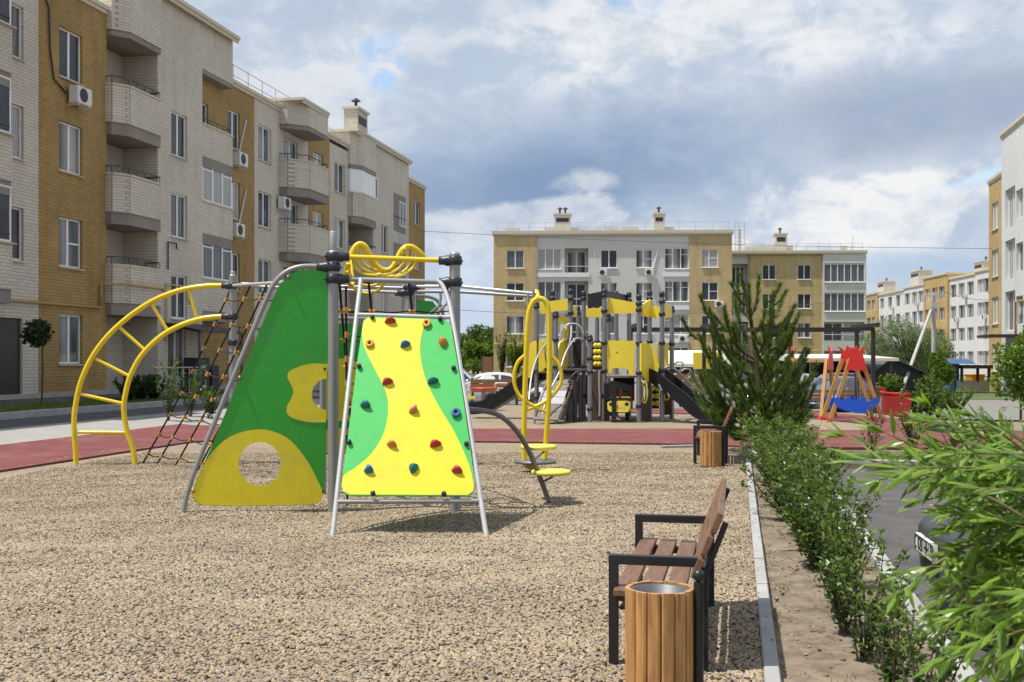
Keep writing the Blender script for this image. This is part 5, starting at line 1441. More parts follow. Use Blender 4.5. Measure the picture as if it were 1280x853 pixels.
part('seat', 'playblack', lambda b: (b.ab(Q(715, 0, 30).x, Q(745, 0, 30).x, 29.6, 30.2, Q(0, 612, 30).z, Q(0, 560, 30).z), b.ab(Q(765, 0, 30).x, Q(800, 0, 30).x, 29.6, 30.2, Q(0, 612, 30).z, Q(0, 570, 30).z)))
part('seat_pad', 'playyellow', lambda b: (b.ab(Q(712, 0, 29.5).x, Q(748, 0, 29.5).x, 29.3, 29.59, Q(0, 612, 29.5).z, Q(0, 606, 29.5).z), b.ab(Q(762, 0, 29.5).x, Q(803, 0, 29.5).x, 29.3, 29.59, Q(0, 612, 29.5).z, Q(0, 606, 29.5).z)))
part('platform', 'rampboard', lambda b: (b.ab(Q(445, 0, 30).x, Q(612, 0, 30).x, 29.7, 32, Q(0, 478, 30).z, Q(0, 470, 30).z), b.ab(Q(685, 0, 30).x, Q(960, 0, 30).x, 29.5, 32, Q(0, 512, 30).z, Q(0, 503, 30).z), b.ab(Q(350, 0, 30).x, Q(440, 0, 30).x, 30.0, 31.6, Q(0, 492, 30).z, Q(0, 484, 30).z)))
# climbing ramp towards the viewer
rt, rb_ = Q(470, 476, 30.1), Q(398, 722, 28.2)
def ramp(b):
    n = 8
    L_ = Q(420, 478, 30.1); R_ = Q(540, 478, 30.1); l2 = Q(335, 718, 28.3); r2 = Q(455, 722, 28.3)
    for i in range(n):
        a, c = i / n + .004, (i + 1) / n - .004
        sg = lambda t: Vector((0, 0, .10 * math.sin(math.pi * t)))
        p = [L_.lerp(l2, a) + sg(a), R_.lerp(r2, a) + sg(a), R_.lerp(r2, c) + sg(c), L_.lerp(l2, c) + sg(c)]
        b.plate([p], .06, Vector((0, -.8, .6)), 1 if i in (4, 5) else 0)  # middle planks lighter: light on the ramp put into their colour
part('ramp', ['rampboard', 'tube_lit'], ramp)
part('ramp_side', 'playbrown', lambda b: b.plate([[Q(540, 482, 30.0), Q(520, 560, 29.4), Q(458, 720, 28.3), Q(480, 715, 28.5), Q(510, 640, 29.2), Q(548, 500, 30.0)]], .05, Vector((.9, -.4, 0))))
part('ramp_leg', 'zinc', lambda b: (b.tube([Q(343, 715, 28.4), Q(340, 756, 28.4)], .03, 6), b.tube([Q(448, 718, 28.4), Q(442, 754, 28.4)], .03, 6)))
for pts, Y0, Y1, m in ((((470, 335), (475, 285), (500, 257), (530, 251), (560, 262), (580, 300)), 30, 30, 'tube_lit'),
                   (((580, 325), (545, 323), (520, 345), (490, 400), (460, 490), (410, 590), (380, 690)), 30, 28.2, 'tube_lit'),
                   (((400, 345), (370, 385), (345, 440), (325, 520), (315, 620)), 30, 28.3, 'tube_lit'), (((520, 262), (515, 330), (478, 440)), 30, 29.6, 'tube_lit'),
                   (((590, 478), (550, 485), (520, 510), (500, 560), (495, 640)), 29.6, 29.4, 'clamp'), (((385, 345), (400, 440), (430, 560), (470, 640)), 30, 29, 'tube_dark'),
                   (((655, 478), (655, 540), (658, 620), (656, 700)), 29.5, 29.5, 'tube_lit')):
    k = len(pts)
    part('handrail', m, lambda b: b.tube(cr([Q(x, y, Y0 + (Y1 - Y0) * i / (k - 1)) for i, (x, y) in enumerate(pts)], 6), .023, 8))
for zx, top in ((503, 560), (537, 530), (566, 500)): part('low_post', 'clamp', lambda b: b.tube([Q(zx, 725, 29.3), Q(zx, top, 29.3)], .06, 8))
# slides
def slide(pts, w, dirv):
    pts = cr(pts, 6)
    def f(b):
        vs = []; 
        for i, p in enumerate(pts):
            d = (pts[min(i + 1, len(pts) - 1)] - pts[max(i - 1, 0)]).normalized(); up = Vector((0, 0, 1)); a = d.cross(up).normalized(); n = a.cross(d)
            for (x, z) in ((-w, .24), (-w + .05, .24), (-w + .07, .02), (w - .07, .02), (w - .05, .24), (w, .24), (w, -.10), (-w, -.10)): vs.append(p + a * x + n * z)
        k = len(pts); b.add(vs, [(i * 8 + j, i * 8 + (j + 1) % 8, (i + 1) * 8 + (j + 1) % 8, (i + 1) * 8 + j) for i in range(k - 1) for j in range(8)] + [tuple(range(8)), tuple(range((k - 1) * 8 + 7, (k - 1) * 8 - 1, -1))])
    o = part('slide', 'slide', f)
    return o
slide([Q(405, 505, 30.6), Q(350, 520, 30.7), Q(250, 585, 31.0), Q(150, 645, 31.2), Q(95, 668, 31.3), Q(40, 672, 31.4)], .30, 0)
s2 = slide([Q(905, 505, 29.7), Q(945, 520, 29.5), Q(1020, 580, 29.2), Q(1110, 650, 28.9), Q(1180, 700, 28.6), Q(1230, 716, 28.5)], .33, 0)
mb = MB()
for x, y in ((950, 560), (988, 590), (1042, 640), (1100, 668)): mb.beam(Q(x - 6, y - 14, 29.0), Q(x + 8, y + 16, 28.9), .03, .03)
mb.build('seam_bolts', 'zinc', s2)
# bar climber at the right
for k, dy in enumerate((0, .7)):
    part('climber_rail', 'tube', lambda b: b.tube(cr([Q(970, 500, 31 + dy), Q(975, 470, 31 + dy), Q(1000, 460, 31 + dy), Q(1030, 480, 31 + dy), Q(1080, 530, 31.2 + dy), Q(1130, 570, 31.3 + dy), Q(1165, 600, 31.4 + dy), Q(1195, 690, 31.4 + dy)], 5), .04, 8))
def bars(b):
    for i in range(5):
        x, y = 1000 + i * 36, 470 + i * 32
        b.tube(cr([Q(x, y, 30.9), Q(x + 30, y - 30, 30.8), Q(x + 62, y - 26, 31.2), Q(x + 40, y + 15, 31.9), Q(x, y + 40, 31.9)], 4), .022, 6)
part('climber_bar', 'tube_lit', bars)

# ================================================================ PERGOLA FRAME
pg = thing('pergola', 'long black open steel frame standing behind the playset and pine', 'pergola', (6, 36, 0))
def gzp(x, y): return gz(x, y)
beamz = zat(411.5, 35.5)
for px in (798, 893, 988, 1091.5):
    X = (px - CX) / FPX * 35
    for dy in (0, 1.4):
        part('post', 'pergola', lambda b: b.beam((X - dy * .06, 35 + dy, gz(X, 35 + dy) - .1), (X - dy * .06, 35 + dy, beamz - .06), .11, .11), pg)
    part('cross_beam', 'pergola', lambda b: b.ab(X - .11, X + .01, 34.4, 37.0, beamz + .04, beamz + .16), pg)
for dy in (0, 1.4):
    part('beam', 'pergola', lambda b: b.ab((793 - CX) / FPX * 35, (1093 - CX) / FPX * 35, 34.95 + dy, 35.07 + dy, beamz - .07, beamz + .035), pg)

# ================================================================ CASTLE SWINGS
def castle(label, X, Y, rz, sc=.66):
    t = thing('toy_swing', label, 'swing', (X, Y, 0), rz, 'castle swings with blue boats'); t.scale = (sc, sc * 1.1, sc)
    def pt(name, m, fn, par=None):
        mb = MB(); fn(mb); return mb.build(name, m, par or t, False)
    for s in (-1, 1):
        for y in (0, 1.3):
            l = pt('leg', 'swing_wood', lambda b: b.beam((s * 1.04, y, -.02), (s * .22, y, 2.5), .14, .12, 0, (0, 1, 0)))
            pt('foot', 'red_paint', lambda b: (b.beam((s * 1.045, y - .0, -.02), (s * .996, y, .13), .165, .15, 0, (0, 1, 0))), l)
    pt('top_beam', 'swing_wood', lambda b: b.beam((0, -.05, 2.42), (0, 1.35, 2.42), .12, .12))
    crown = [(-.40, 2.06), (-.32, 2.36), (-.23, 2.72), (-.29, 2.90), (-.44, 3.04), (-.20, 2.94), (-.10, 2.82), (0, 3.06), (.10, 2.82), (.20, 2.94), (.45, 3.05), (.30, 2.90), (.23, 2.72), (.32, 2.36), (.40, 2.06)]
    for y in (-.10, 1.40): pt('crown_board', 'red_paint', lambda b: b.plate([[(x, y, z) for x, z in crown]], .03, (0, -1, 0)))
    boat = [(-1.05, .78), (-1.02, .98), (-.90, 1.02), (-.78, .92), (-.62, .88), (-.50, 1.0), (-.36, 1.02), (-.26, .90), (-.10, .82), (.05, .95), (.16, 1.04), (.30, 1.0), (.36, .84), (.52, .84), (.66, 1.0), (.86, 1.0), (.90, .82), (.72, .62), (.45, .44), (.15, .37), (-.15, .38), (-.5, .48), (-.8, .60)]
    for y in (-.13, 1.43):
        b_ = pt('boat_board', 'blue_paint', lambda b: b.plate([[(x * .90 + .06, y, z - .02) for x, z in boat]], .035, (0, -1, 0)))
    pt('chain', 'zinc', lambda b: (b.tube([(-.15, .65, 2.4), (-.25, .65, .62)], .012, 5), b.tube([(.15, .65, 2.4), (.25, .65, .62)], .012, 5)))
    pt('swing_seat', 'playblack', lambda b: b.ab(-.32, .32, .5, .8, .55, .61))
    return t
castle('front castle swing with red crown boards, wooden legs and large blue boat board', 9.0, 29.3, R(-4))
castle('rear castle swing with its red crown partly hidden behind the front swing', 8.75, 31.0, R(58))

# ================================================================ CARPORTS, KIOSK, FENCES
def carport(label, x0, x1, Y, depth, zr, rz=0.0, open_dark=True, slope=.25, grp='carports along the back road'):
    zb = gz((x0 + x1) / 2, Y)
    t = thing('carport', label, 'carport', (x0, Y, zb), rz, grp)
    W_ = x1 - x0; h = zr - zb
    def pt(name, m, fn, par=None):
        mb = MB(); fn(mb); return mb.build(name, m, par or t, False)
    pt('roof', 'roof_cream', lambda b: b.add([(-.3, -.5, h - slope), (W_ + .3, -.5, h - slope), (W_ + .3, depth, h), (-.3, depth, h), (-.3, -.5, h - slope - .16), (W_ + .3, -.5, h - slope - .16), (W_ + .3, depth, h - .16), (-.3, depth, h - .16)],
       [(0, 1, 2, 3), (7, 6, 5, 4), (0, 4, 5, 1), (1, 5, 6, 2), (2, 6, 7, 3), (3, 7, 4, 0)]))
    pt('rear_wall', 'shed_dark', lambda b: b.ab(0, W_, depth - .2, depth - .1, 0, h - .18))
    n = max(2, int(W_ / 3))
    for i in range(n + 1): pt('post', 'railing', lambda b: b.ab(W_ * i / n - .06, W_ * i / n + .06, -.1, .02, -.1, h - slope - .14))
    return t
cp1 = carport('cream roofed open carport behind the parked blue car', (985 - CX) / FPX * 60, (1113 - CX) / FPX * 60, 60, 7, 1.95)
cp2 = carport('cream roofed carport seen between the playset and the yellow board', (842 - CX) / FPX * 58, (905 - CX) / FPX * 58, 58, 6, 2.15, R(-6), slope=.75)
# dark garage with a gable beyond the swing frame
x0, x1 = (1094 - CX) / FPX * 63, (1150 - CX) / FPX * 63
gzb = gz(x0, 63)
t = thing('garage_shed', 'dark metal garage shed with a low gable beside the cream carport', 'shed', (x0, 63, gzb))
h_ = zat(464, 63) - gzb; W_ = x1 - x0; pk = zat(448, 63) - gzb
mb = MB(); mb.add([(0, 0, 0), (W_, 0, 0), (W_, 0, h_), (W_ * .35, 0, pk), (0, 0, h_), (0, 6, 0), (W_, 6, 0), (W_, 6, h_), (W_ * .35, 6, pk), (0, 6, h_)], [(0, 1, 2, 3, 4), (5, 9, 8, 7, 6), (1, 6, 7, 2), (0, 4, 9, 5)]); mb.build('wall', 'shed_dark', t, False)
mb = MB(); mb.plate([[(-.2, -.3, h_ - .08), (W_ * .35, -.3, pk + .04), (W_ * .35, 6.2, pk + .04), (-.2, 6.2, h_ - .08)]], .06); mb.plate([[(W_ * .35, -.3, pk + .04), (W_ + .3, -.3, h_ - .12), (W_ + .3, 6.2, h_ - .12), (W_ * .35, 6.2, pk + .04)]], .06); mb.build('roof', 'railing', t, False)
mb = MB(); mb.ab(.3, W_ * .62, -.03, -.004, 0, h_ - .25); mb.build('door', 'dark', t, False)

def kiosk():
    Y = 70; x0, x1 = (1190 - CX) / FPX * Y, (1237 - CX) / FPX * Y; zb = gz(x0, Y)
    t = thing('kiosk', 'blue metal guard kiosk with an open dark canopy on a grey concrete base', 'kiosk', (x0, Y, zb))
    w_ = x1 - x0
    def pt(name, m, fn, par=None):
        mb = MB(); fn(mb); return mb.build(name, m, par or t, False)
    zt = lambda py: zat(py, Y) - zb
    pt('base_wall', 'concrete', lambda b: b.ab(.35, w_, 0, .2, 0, zt(476)))
    pt('cabin', 'kiosk_blue', lambda b: (b.ab(-.1, .55, .3, 2.6, 0, zt(453)), b.ab(.56, w_ * .6, 2.4, 2.6, 0, zt(453))))
    pt('roof', 'kiosk_blue', lambda b: b.add([(-.3, -.2, zt(455)), (w_ * .62, -.2, zt(455)), (w_ * .62, 2.8, zt(455)), (-.3, 2.8, zt(455)), (.2, .6, zt(449)), (w_ * .5, .6, zt(449)), (w_ * .5, 2.0, zt(449)), (.2, 2.0, zt(449))], [(3, 2, 1, 0), (4, 5, 6, 7), (0, 1, 5, 4), (1, 2, 6, 5), (2, 3, 7, 6), (3, 0, 4, 7)]))
    pt('canopy', 'door_brown', lambda b: b.ab(.6, w_ + .1, -.3, 2.5, zt(461), zt(456.5)))
    for x in (.6, w_ * .68, w_ - .05): pt('post', 'door_brown', lambda b: b.ab(x - .07, x + .07, -.1, .05, zt(477), zt(461)))
    pt('window', 'car_glass', lambda b: b.ab(-.05, .4, .27, .296, zt(472), zt(460)))
kiosk()
Y = 74; xo = (1218 - CX) / FPX * Y; zb = gz(xo, Y)
o = thing('waste_container', 'small orange container seen under the dark kiosk canopy', 'container', (xo, Y, zb))
mb = MB(); mb.add([(-.1, 0, .5), (.6, 0, .5), (.7, 0, .98), (-.2, 0, .98), (-.1, 1, .5), (.6, 1, .5), (.7, 1, .98), (-.2, 1, .98)], [(0, 1, 2, 3), (7, 6, 5, 4), (1, 5, 6, 2), (0, 3, 7, 4), (4, 5, 1, 0)]); mb.build('bin_body', 'orange', o, False)
mb = MB(); mb.ab(-.24, .74, -.05, 1.05, .982, 1.06); mb.build('lid', 'orange', o, False, bevel=.03)
mb = MB(); mb.ab(0, .55, .1, .9, 0, .498); mb.build('base', 'dark', o, False)

def plank_fence(label, px0, px1, pyt, pyb, Y):
    a, b_ = (px0 - CX) / FPX * Y, (px1 - CX) / FPX * Y; zt_, zb_ = zat(pyt, Y), zat(pyb, Y)
    t = thing('plank_fence', label, 'fence', (a, Y, 0), 0, 'low plank fences of the playground')
    mb = MB(); n = max(3, int((zt_ - zb_) / .2)); hh = (zt_ - zb_) / n
    for i in range(n): mb.ab(0, b_ - a, 0, .05, zb_ + i * hh + .01, zb_ + (i + 1) * hh - .012)
    mb.build('plank_panel', 'fence_wood', t, False)
    k = max(1, int((b_ - a) / 1.8))
    for i in range(k + 1):
        x = .06 + (b_ - a - .12) * i / k; mb = MB(); mb.ab(x - .05, x + .05, .051, .15, gz(a, Y) - .2, zt_ + .03); mb.build('post', 'playbrown', t, False)
plank_fence('low brown plank fence in front of the silver car', 588, 648, 474, 491, 40)
plank_fence('low brown plank fence between the slide and the pine', 836, 884, 467, 492, 40)
plank_fence('low brown plank fence in front of the blue car', 1006, 1100, 487, 502, 37)
# toy table with seats
def toytable():
    Y = 36; t = thing('play_table', 'small red topped play table with yellow seats and grey hoops', 'play table', G(622, 512) .to_tuple())
    x = lambda px: (px - CX) / FPX * Y
    part('table_top', 'red_paint', lambda b: b.lathe([(.001, -.03), (.42, -.03), (.43, 0), (.42, .02), (.001, .02)], (x(605), Y, zat(485.5, Y)), 20), t)
    part('leg', 'zinc', lambda b: b.tube([(x(604), Y, -.05), (x(604), Y, zat(486, Y))], .06, 8), t)
    for a in (588, 617): part('seat', 'playyellow', lambda b: b.ab(x(a - 5), x(a + 6), Y - .3, Y + .3, zat(499, Y), zat(496, Y)), t)
    for px0, px1 in ((583, 588), (619, 634)):
        part('hoop', 'tube_lit', lambda b: b.tube(cr([(x(px0), Y - .1, .15), (x(px0), Y - .1, zat(483, Y)), (x(px0 + 3), Y - .1, zat(479.5, Y)), (x(px1), Y - .1, zat(479.5, Y))], 4), .035, 8), t)
        part('hoop', 'tube_lit', lambda b: b.tube(cr([(x(px0), Y - .12, zat(494, Y)), (x(px0 + 4), Y - .12, zat(494.5, Y)), (x(px0 + 6), Y - .12, zat(491, Y)), (x(px0 + 3), Y - .12, zat(488, Y)), (x(px0), Y - .12, zat(488, Y))], 4), .03, 8), t)
toytable()
# yellow board beyond the pine
t = thing('notice_board', 'plain yellow board on two posts behind the pine tree', 'notice board', ((884 - CX) / FPX * 41, 41, 0))
x = lambda px: (px - CX) / FPX * 41
part('board', 'playyellow', lambda b: b.ab(x(866.5), x(901), 40.97, 41.02, zat(461.5, 41), zat(441, 41)), t)
for a in (870, 897): part('post', 'playpost', lambda b: b.tube([(x(a), 41.1, -.4), (x(a), 41.1, zat(442, 41))], .06, 8), t)
# red planter and low fence on the right
Y = 40.5; x = lambda px: (px - CX) / FPX * Y; zb = gz(x(1120), Y)
t = thing('planter_box', 'red metal box beside the low picket fence on the right', 'planter', (x(1120), Y, zb))
part('side_panel', 'dark_red', lambda b: b.add([(x(1106), Y, zb - .1), (x(1133), Y - .4, zb - .1), (x(1134), Y - .4, zat(494, Y)), (x(1105), Y, zat(492, Y)), (x(1115), Y + 1.3, zb - .1), (x(1140), Y + .9, zb - .1), (x(1141), Y + .9, zat(494, Y)), (x(1114), Y + 1.3, zat(492, Y))], [(0, 1, 2, 3), (7, 6, 5, 4), (1, 5, 6, 2), (0, 3, 7, 4), (3, 2, 6, 7)]), t)
part('rim', 'red_paint', lambda b: b.tube([(x(1105), Y, zat(491.5, Y)), (x(1134), Y - .4, zat(493.5, Y)), (x(1141), Y + .9, zat(493.5, Y)), (x(1114), Y + 1.3, zat(491.5, Y))], .05, 6, closed=True), t)
t = thing('picket_fence', 'low grey picket fence running between the swing and the red box', 'fence', (x(1090), Y + .6, zb))
Yf = Y + .6
part('picket_row', 'railgrey', lambda b: [b.beam((x(1084) + i * .14, Yf, zb - .1), (x(1084) + i * .14, Yf, zb + .62), .035, .035) for i in range(7)], t)
part('rail', 'railgrey', lambda b: (b.beam((x(1083), Yf + .03, zb + .5), (x(1108), Yf + .03, zb + .5), .03, .05), b.beam((x(1083), Yf + .03, zb + .12), (x(1108), Yf + .03, zb + .12), .03, .05)), t)
# utility pole with strut
Y = 66; px_ = (1167 - CX) / FPX * Y; zb = gz(px_, Y)
t = thing('utility_pole', 'grey concrete utility pole with a leaning strut in front of the far houses', 'utility pole', (px_, Y, zb))
zt_ = zat(366, Y)
part('shaft', 'pole', lambda b: b.tube([(px_, Y, zb - .3), (px_, Y, zt_)], [.15, .11], 10), t)
sx_ = (1124 - CX) / FPX * 62
part('strut', 'pole', lambda b: b.tube([(sx_, 62, gz(sx_, 62) - .1), (px_ - .12, Y, zat(386, Y))], [.11, .085], 10), t)
part('crossarm', 'railgrey', lambda b: (b.beam((px_ - .6, Y - .15, zat(370, Y)), (px_ + .6, Y - .15, zat(370, Y)), .08, .08), b.tube([(px_ - .5, Y - .15, zat(370, Y)), (px_ - .5, Y - .15, zat(365, Y))], .05, 6), b.tube([(px_ + .5, Y - .15, zat(370, Y)), (px_ + .5, Y - .15, zat(365, Y))], .05, 6), b.ab(px_ - .22, px_ + .22, Y - .24, Y - .16, zat(385, Y), zat(378, Y))), t)
def cable(label, a, b_, sag, r=.014):
    mb = MB(); a, b_ = Vector(a), Vector(b_)
    mb.tube([a.lerp(b_, i / 24) - Vector((0, 0, sag * math.sin(math.pi * i / 24))) for i in range(25)], r, 4)
    o = mb.build('power_cable', 'railing'); tag(o, label, 'cable')
cable('thin cable from the left house over the road towards the right houses', P(524, 289, 75), P(1240, 311, 72), .25)
cable('thin cable crossing the sky above the low trees at the left house end', P(529, 385, 75), (px_ - .5, Y - .15, zat(365, Y)), .9)
cable('thin cable running from the utility pole to the right house', (px_ + .5, Y - .15, zat(365, Y)), P(1262, 372, 69), .3)

# ================================================================ CARS
def car(label, loc, rz, paint, L=4.4, Wd=1.76, H=1.48, hatch=False, name='parked_car', group=None, text=None):
    """local frame: nose at -x end, y across, origin at ground under the nose"""
    t = thing(name, label, 'car', loc, rz, group)
    def pt(nm, m, fn, par=None, bevel=0):
        mb = MB(); fn(mb); return mb.build(nm, m, par or t, False, bevel=bevel)
    hw = Wd / 2; belt = H * .62
    st = [(0.0, .60, .50, .36, .62), (.04, .80, .46, .30, .68), (.22, .93, .30, .22, .74), (.75, 1.0, .25, .2, .84), (1.25, 1.0, .25, .2, .92), (1.6, 1.0, .25, .2, belt), (2.8, 1.0, .25, .2, belt + .03), (3.5, 1.0, .26, .2, belt + .04),
          (L - .35, .97, .28, .22, belt + (.02 if not hatch else .05)), (L - .08, .90, .34, .28, belt - .04), (L, .78, .46, .34, belt - .14)]
    def ring(x, wf, z0, z00, z1):
        w = hw * wf
        half = [(0, z00), (w * .78, z0 - .02), (w * .96, z0 + .08), (w * 1.0, z0 + (z1 - z0) * .45), (w * .975, z0 + (z1 - z0) * .72), (w * .92, z1 - .02), (w * .80, z1 + .012), (0, z1 + .035)]
        return [(x, y, z) for y, z in half] + [(x, -y, z) for y, z in reversed(half[1:-1])]
    def body(b):
        rs = [ring(*s) for s in st]; n = len(rs[0]); vs = [p for r in rs for p in r]
        b.add(vs, [(i * n + j, i * n + (j + 1) % n, (i + 1) * n + (j + 1) % n, (i + 1) * n + j) for i in range(len(rs) - 1) for j in range(n)], 0, True)
        b.add(rs[0], [tuple(range(n))]); b.add(rs[-1], [tuple(range(n - 1, -1, -1))])
    bd = pt('body', paint, body)
    gx = [(1.30, .84, belt - .05), (2.0, .70, H - .05), (2.5, .69, H), (3.1, .68, H - .015), (L - (.75 if hatch else 1.05), .66, H - .10), (L - (.18 if hatch else .45), .76, belt + .04)]
    def cabin(b):
        rows = []
        for x, wf, z in gx:
            rows.append([(x, -hw * wf, z), (x, -hw * wf * .9, z + .025), (x, 0, z + .045), (x, hw * wf * .9, z + .025), (x, hw * wf, z)])
        vs = [p for r in rows for p in r]
        b.add(vs, [(i * 5 + j, i * 5 + j + 1, (i + 1) * 5 + j + 1, (i + 1) * 5 + j) for i in range(len(rows) - 1) for j in range(4)], 0, True)
        for s in (-1, 1):
            top = [(x, s * hw * wf, z) for x, wf, z in gx]; bot = [(x, s * hw * .90, belt + .0) for x, wf, z in gx]
            b.add(top + bot, [(i, i + 1, len(gx) + i + 1, len(gx) + i) for i in range(len(gx) - 1)], 0, False)
    pt('cabin', paint, cabin)
    def glass(b):
        for s in (-1, 1):
            def side(x, f):
                for (xa, wa, za), (xb, wb, zb_) in zip(gx[:-1], gx[1:]):
                    if xa <= x <= xb:
                        k = (x - xa) / (xb - xa); wf = wa + (wb - wa) * k; z = za + (zb_ - za) * k
                        zz = belt + .02 + (z - .06 - belt - .02) * f; ww = hw * (.90 + (wf - .90) * ((zz - belt) / max(z - belt, .01)))
                        return (x, s * (ww + .006), zz)
            for xa, xb, da, db in ((1.52, 2.42, .45, 0), (2.52, 3.25, 0, 0), (3.33, L - (.45 if hatch else .75), 0, -.25)):
                q = [side(xa, .04), side(xb, .04), side(xb + db * (0 if db >= 0 else 1), .98 if db >= 0 else .9), side(xa + da, .98)]
                b.add(q, [(0, 1, 2, 3)])
        (xa, wa, za), (xb, wb, zb_) = gx[0], gx[1]
        b.add([(xa + .06, -hw * wa * .92, za + .07), (xa + .06, hw * wa * .92, za + .07), (xb - .05, hw * wb * .9, zb_ + .01), (xb - .05, -hw * wb * .9, zb_ + .01)], [(0, 1, 2, 3)])
        (xa, wa, za), (xb, wb, zb_) = gx[-2], gx[-1]
        b.add([(xa + .06, -hw * wa * .9, za + .03), (xa + .06, hw * wa * .9, za + .03), (xb - .05, hw * wb * .9, zb_ + .10), (xb - .05, -hw * wb * .9, zb_ + .10)], [(0, 3, 2, 1)])
    pt('window_glass', 'car_glass', glass)
    for x in (.82, L - .85):
        for s in (-1, 1):
            yo = s * (hw - .10)
            w_ = pt('wheel', 'tyre', lambda b: b.lathe([(.20, -.11), (.305, -.11), (.32, -.09), (.32, .09), (.305, .11), (.20, .11)], (x, yo, .315), 22, 0, (0, 1, 0)))
            pt('rim', 'rim', lambda b: b.lathe([(.0, .06), (.08, .09), (.20, .085), (.205, .11)], (x, yo, .315), 18, 0, (0, s, 0)), w_)
            pt('wheel_arch', 'dark', lambda b: b.lathe([(.0, 0), (.37, 0), (.37, .015), (.0, .016)], (x, s * (hw * .992), .33), 20, 0, (0, s, 0)))
    for s in (-1, 1):
        pt('headlight', 'lamp', lambda b: b.add([(.02, s * hw * .45, .56), (.30, s * hw * .93, .58), (.42, s * hw * .94, .72), (.08, s * hw * .50, .695), (.10, s * hw * .45, .56), (.42, s * hw * .88, .58), (.5, s * hw * .88, .74), (.16, s * hw * .5, .71)],
           [(0, 1, 2, 3), (3, 2, 6, 7), (4, 7, 6, 5), (0, 3, 7, 4), (1, 5, 6, 2), (0, 4, 5, 1)]))
        m_ = pt('mirror', paint, lambda b: b.ball((1.75, s * (hw + .06), belt + .08), .10, 0, 10, (.7, 1, .7)))
        pt('tail_light', 'dark_red', lambda b: b.beam((L - .10, s * hw * .84, belt - .22), (L - .10, s * hw * .80, belt - .02), .14, .16))
        for xd in (2.47, 3.28): pt('door_seam', 'dark', lambda b: b.add([(xd - .006, s * (hw + .002), .32), (xd + .006, s * (hw + .002), .32), (xd + .006, s * hw * .93 + s * .004, belt), (xd - .006, s * hw * .93 + s * .004, belt)], [(0, 1, 2, 3)]))
    g_ = pt('grille', 'dark', lambda b: b.ab(-.012, .06, -hw * .42, hw * .42, .56, .68))
    def bump(b):
        path = cr([(.42, -hw * .99), (.12, -hw * .90), (-.03, -hw * .55), (-.07, 0), (-.03, hw * .55), (.12, hw * .90), (.42, hw * .99)], 5)
        path = [Vector((p[0], p[1], 0)) for p in [Vector((q[0], q[1], 0)) for q in path]]
        prof = [(.06, .24), (-.05, .27), (-.085, .34), (-.09, .44), (-.055, .452), (-.055, .475), (-.095, .487), (-.095, .60), (-.06, .655), (.06, .68)] if text else [(.05, .28), (-.05, .32), (-.06, .46), (.05, .52)]
        vs = []; k = len(prof)
        for i, p in enumerate(path):
            d = (path[min(i + 1, len(path) - 1)] - path[max(i - 1, 0)]).normalized(); o_ = Vector((d.y, -d.x, 0))
            vs += [p + o_ * px__ + Vector((0, 0, z__)) for px__, z__ in prof]
        b.add(vs, [(i * k + j, (i + 1) * k + j, (i + 1) * k + j + 1, i * k + j + 1) for i in range(len(path) - 1) for j in range(k - 1)], 0, True)
    pt('bumper', paint if not text else 'bumper_grey', bump)
    p_ = pt('number_plate', 'plate_white', lambda b: b.ab(-.19, -.16, -.26, .26, .47, .585))
    if text:
        cu = bpy.data.curves.new('plate_text', 'FONT'); cu.body = text; cu.size = .125; cu.align_x = 'CENTER'; cu.align_y = 'CENTER'; cu.extrude = .001
        tmp = bpy.data.objects.new('plate_text', cu); COL.objects.link(tmp); dg = bpy.context.evaluated_depsgraph_get(); dg.update()
        me = bpy.data.meshes.new_from_object(tmp.evaluated_get(dg)); bpy.data.objects.remove(tmp); bpy.data.curves.remove(cu)
        me.materials.clear(); me.materials.append(M['ink'])
        o = bpy.data.objects.new('plate_text', me); COL.objects.link(o); o.parent = p_
        o.matrix_local = Matrix.Translation((-.1925, 0, .528)) @ Matrix.Rotation(R(-90), 4, 'Z') @ Matrix.Rotation(R(90), 4, 'X') @ Matrix.Scale(.82, 4, (1, 0, 0))
        mb = MB(); mb.tube([(-.192, -.255, .475), (-.192, .255, .475), (-.192, .255, .58), (-.192, -.255, .58)], .0035, 4, closed=True); mb.build('plate_border', 'ink', p_, False)
    return t
def at_px(px, Y): x = (px - CX) / FPX * Y; return Vector((x, Y, gz(x, Y) - .1))
l_ = at_px(641, 44); car('silver car parked at the far left road behind the play table', l_, R(180), 'car_silver', 4.5, 1.8, 1.6, True)
l_ = at_px(692, 52); car('white car mostly hidden behind the left black slide', l_, R(178), 'car_white', 4.3, 1.75, 1.5, True)
l_ = at_px(1000, 44.5); l_.z = -.56; car('blue grey car parked behind the plank fence and castle swings', l_, R(38), 'car_blue', 4.4, 1.76, 1.46)
l_ = at_px(978, 50); car('maroon car parked beyond the blue car', l_, R(3), 'car_maroon', 4.4, 1.76, 1.5)
l_ = at_px(925, 52); car('grey car half hidden by the pine crown', l_, R(3), 'car_silver', 4.3, 1.76, 1.45)
# dark car on the parking place at the right: nose towards the hedge
nose = Vector((2.86, 7.24, -.10))
car('dark car parked behind the willow branches with its plate towards the hedge', nose, math.atan2(-S_, C_) + R(3), 'car_dark', 4.3, 1.74, 1.46, True, text='C 020 HH 93')
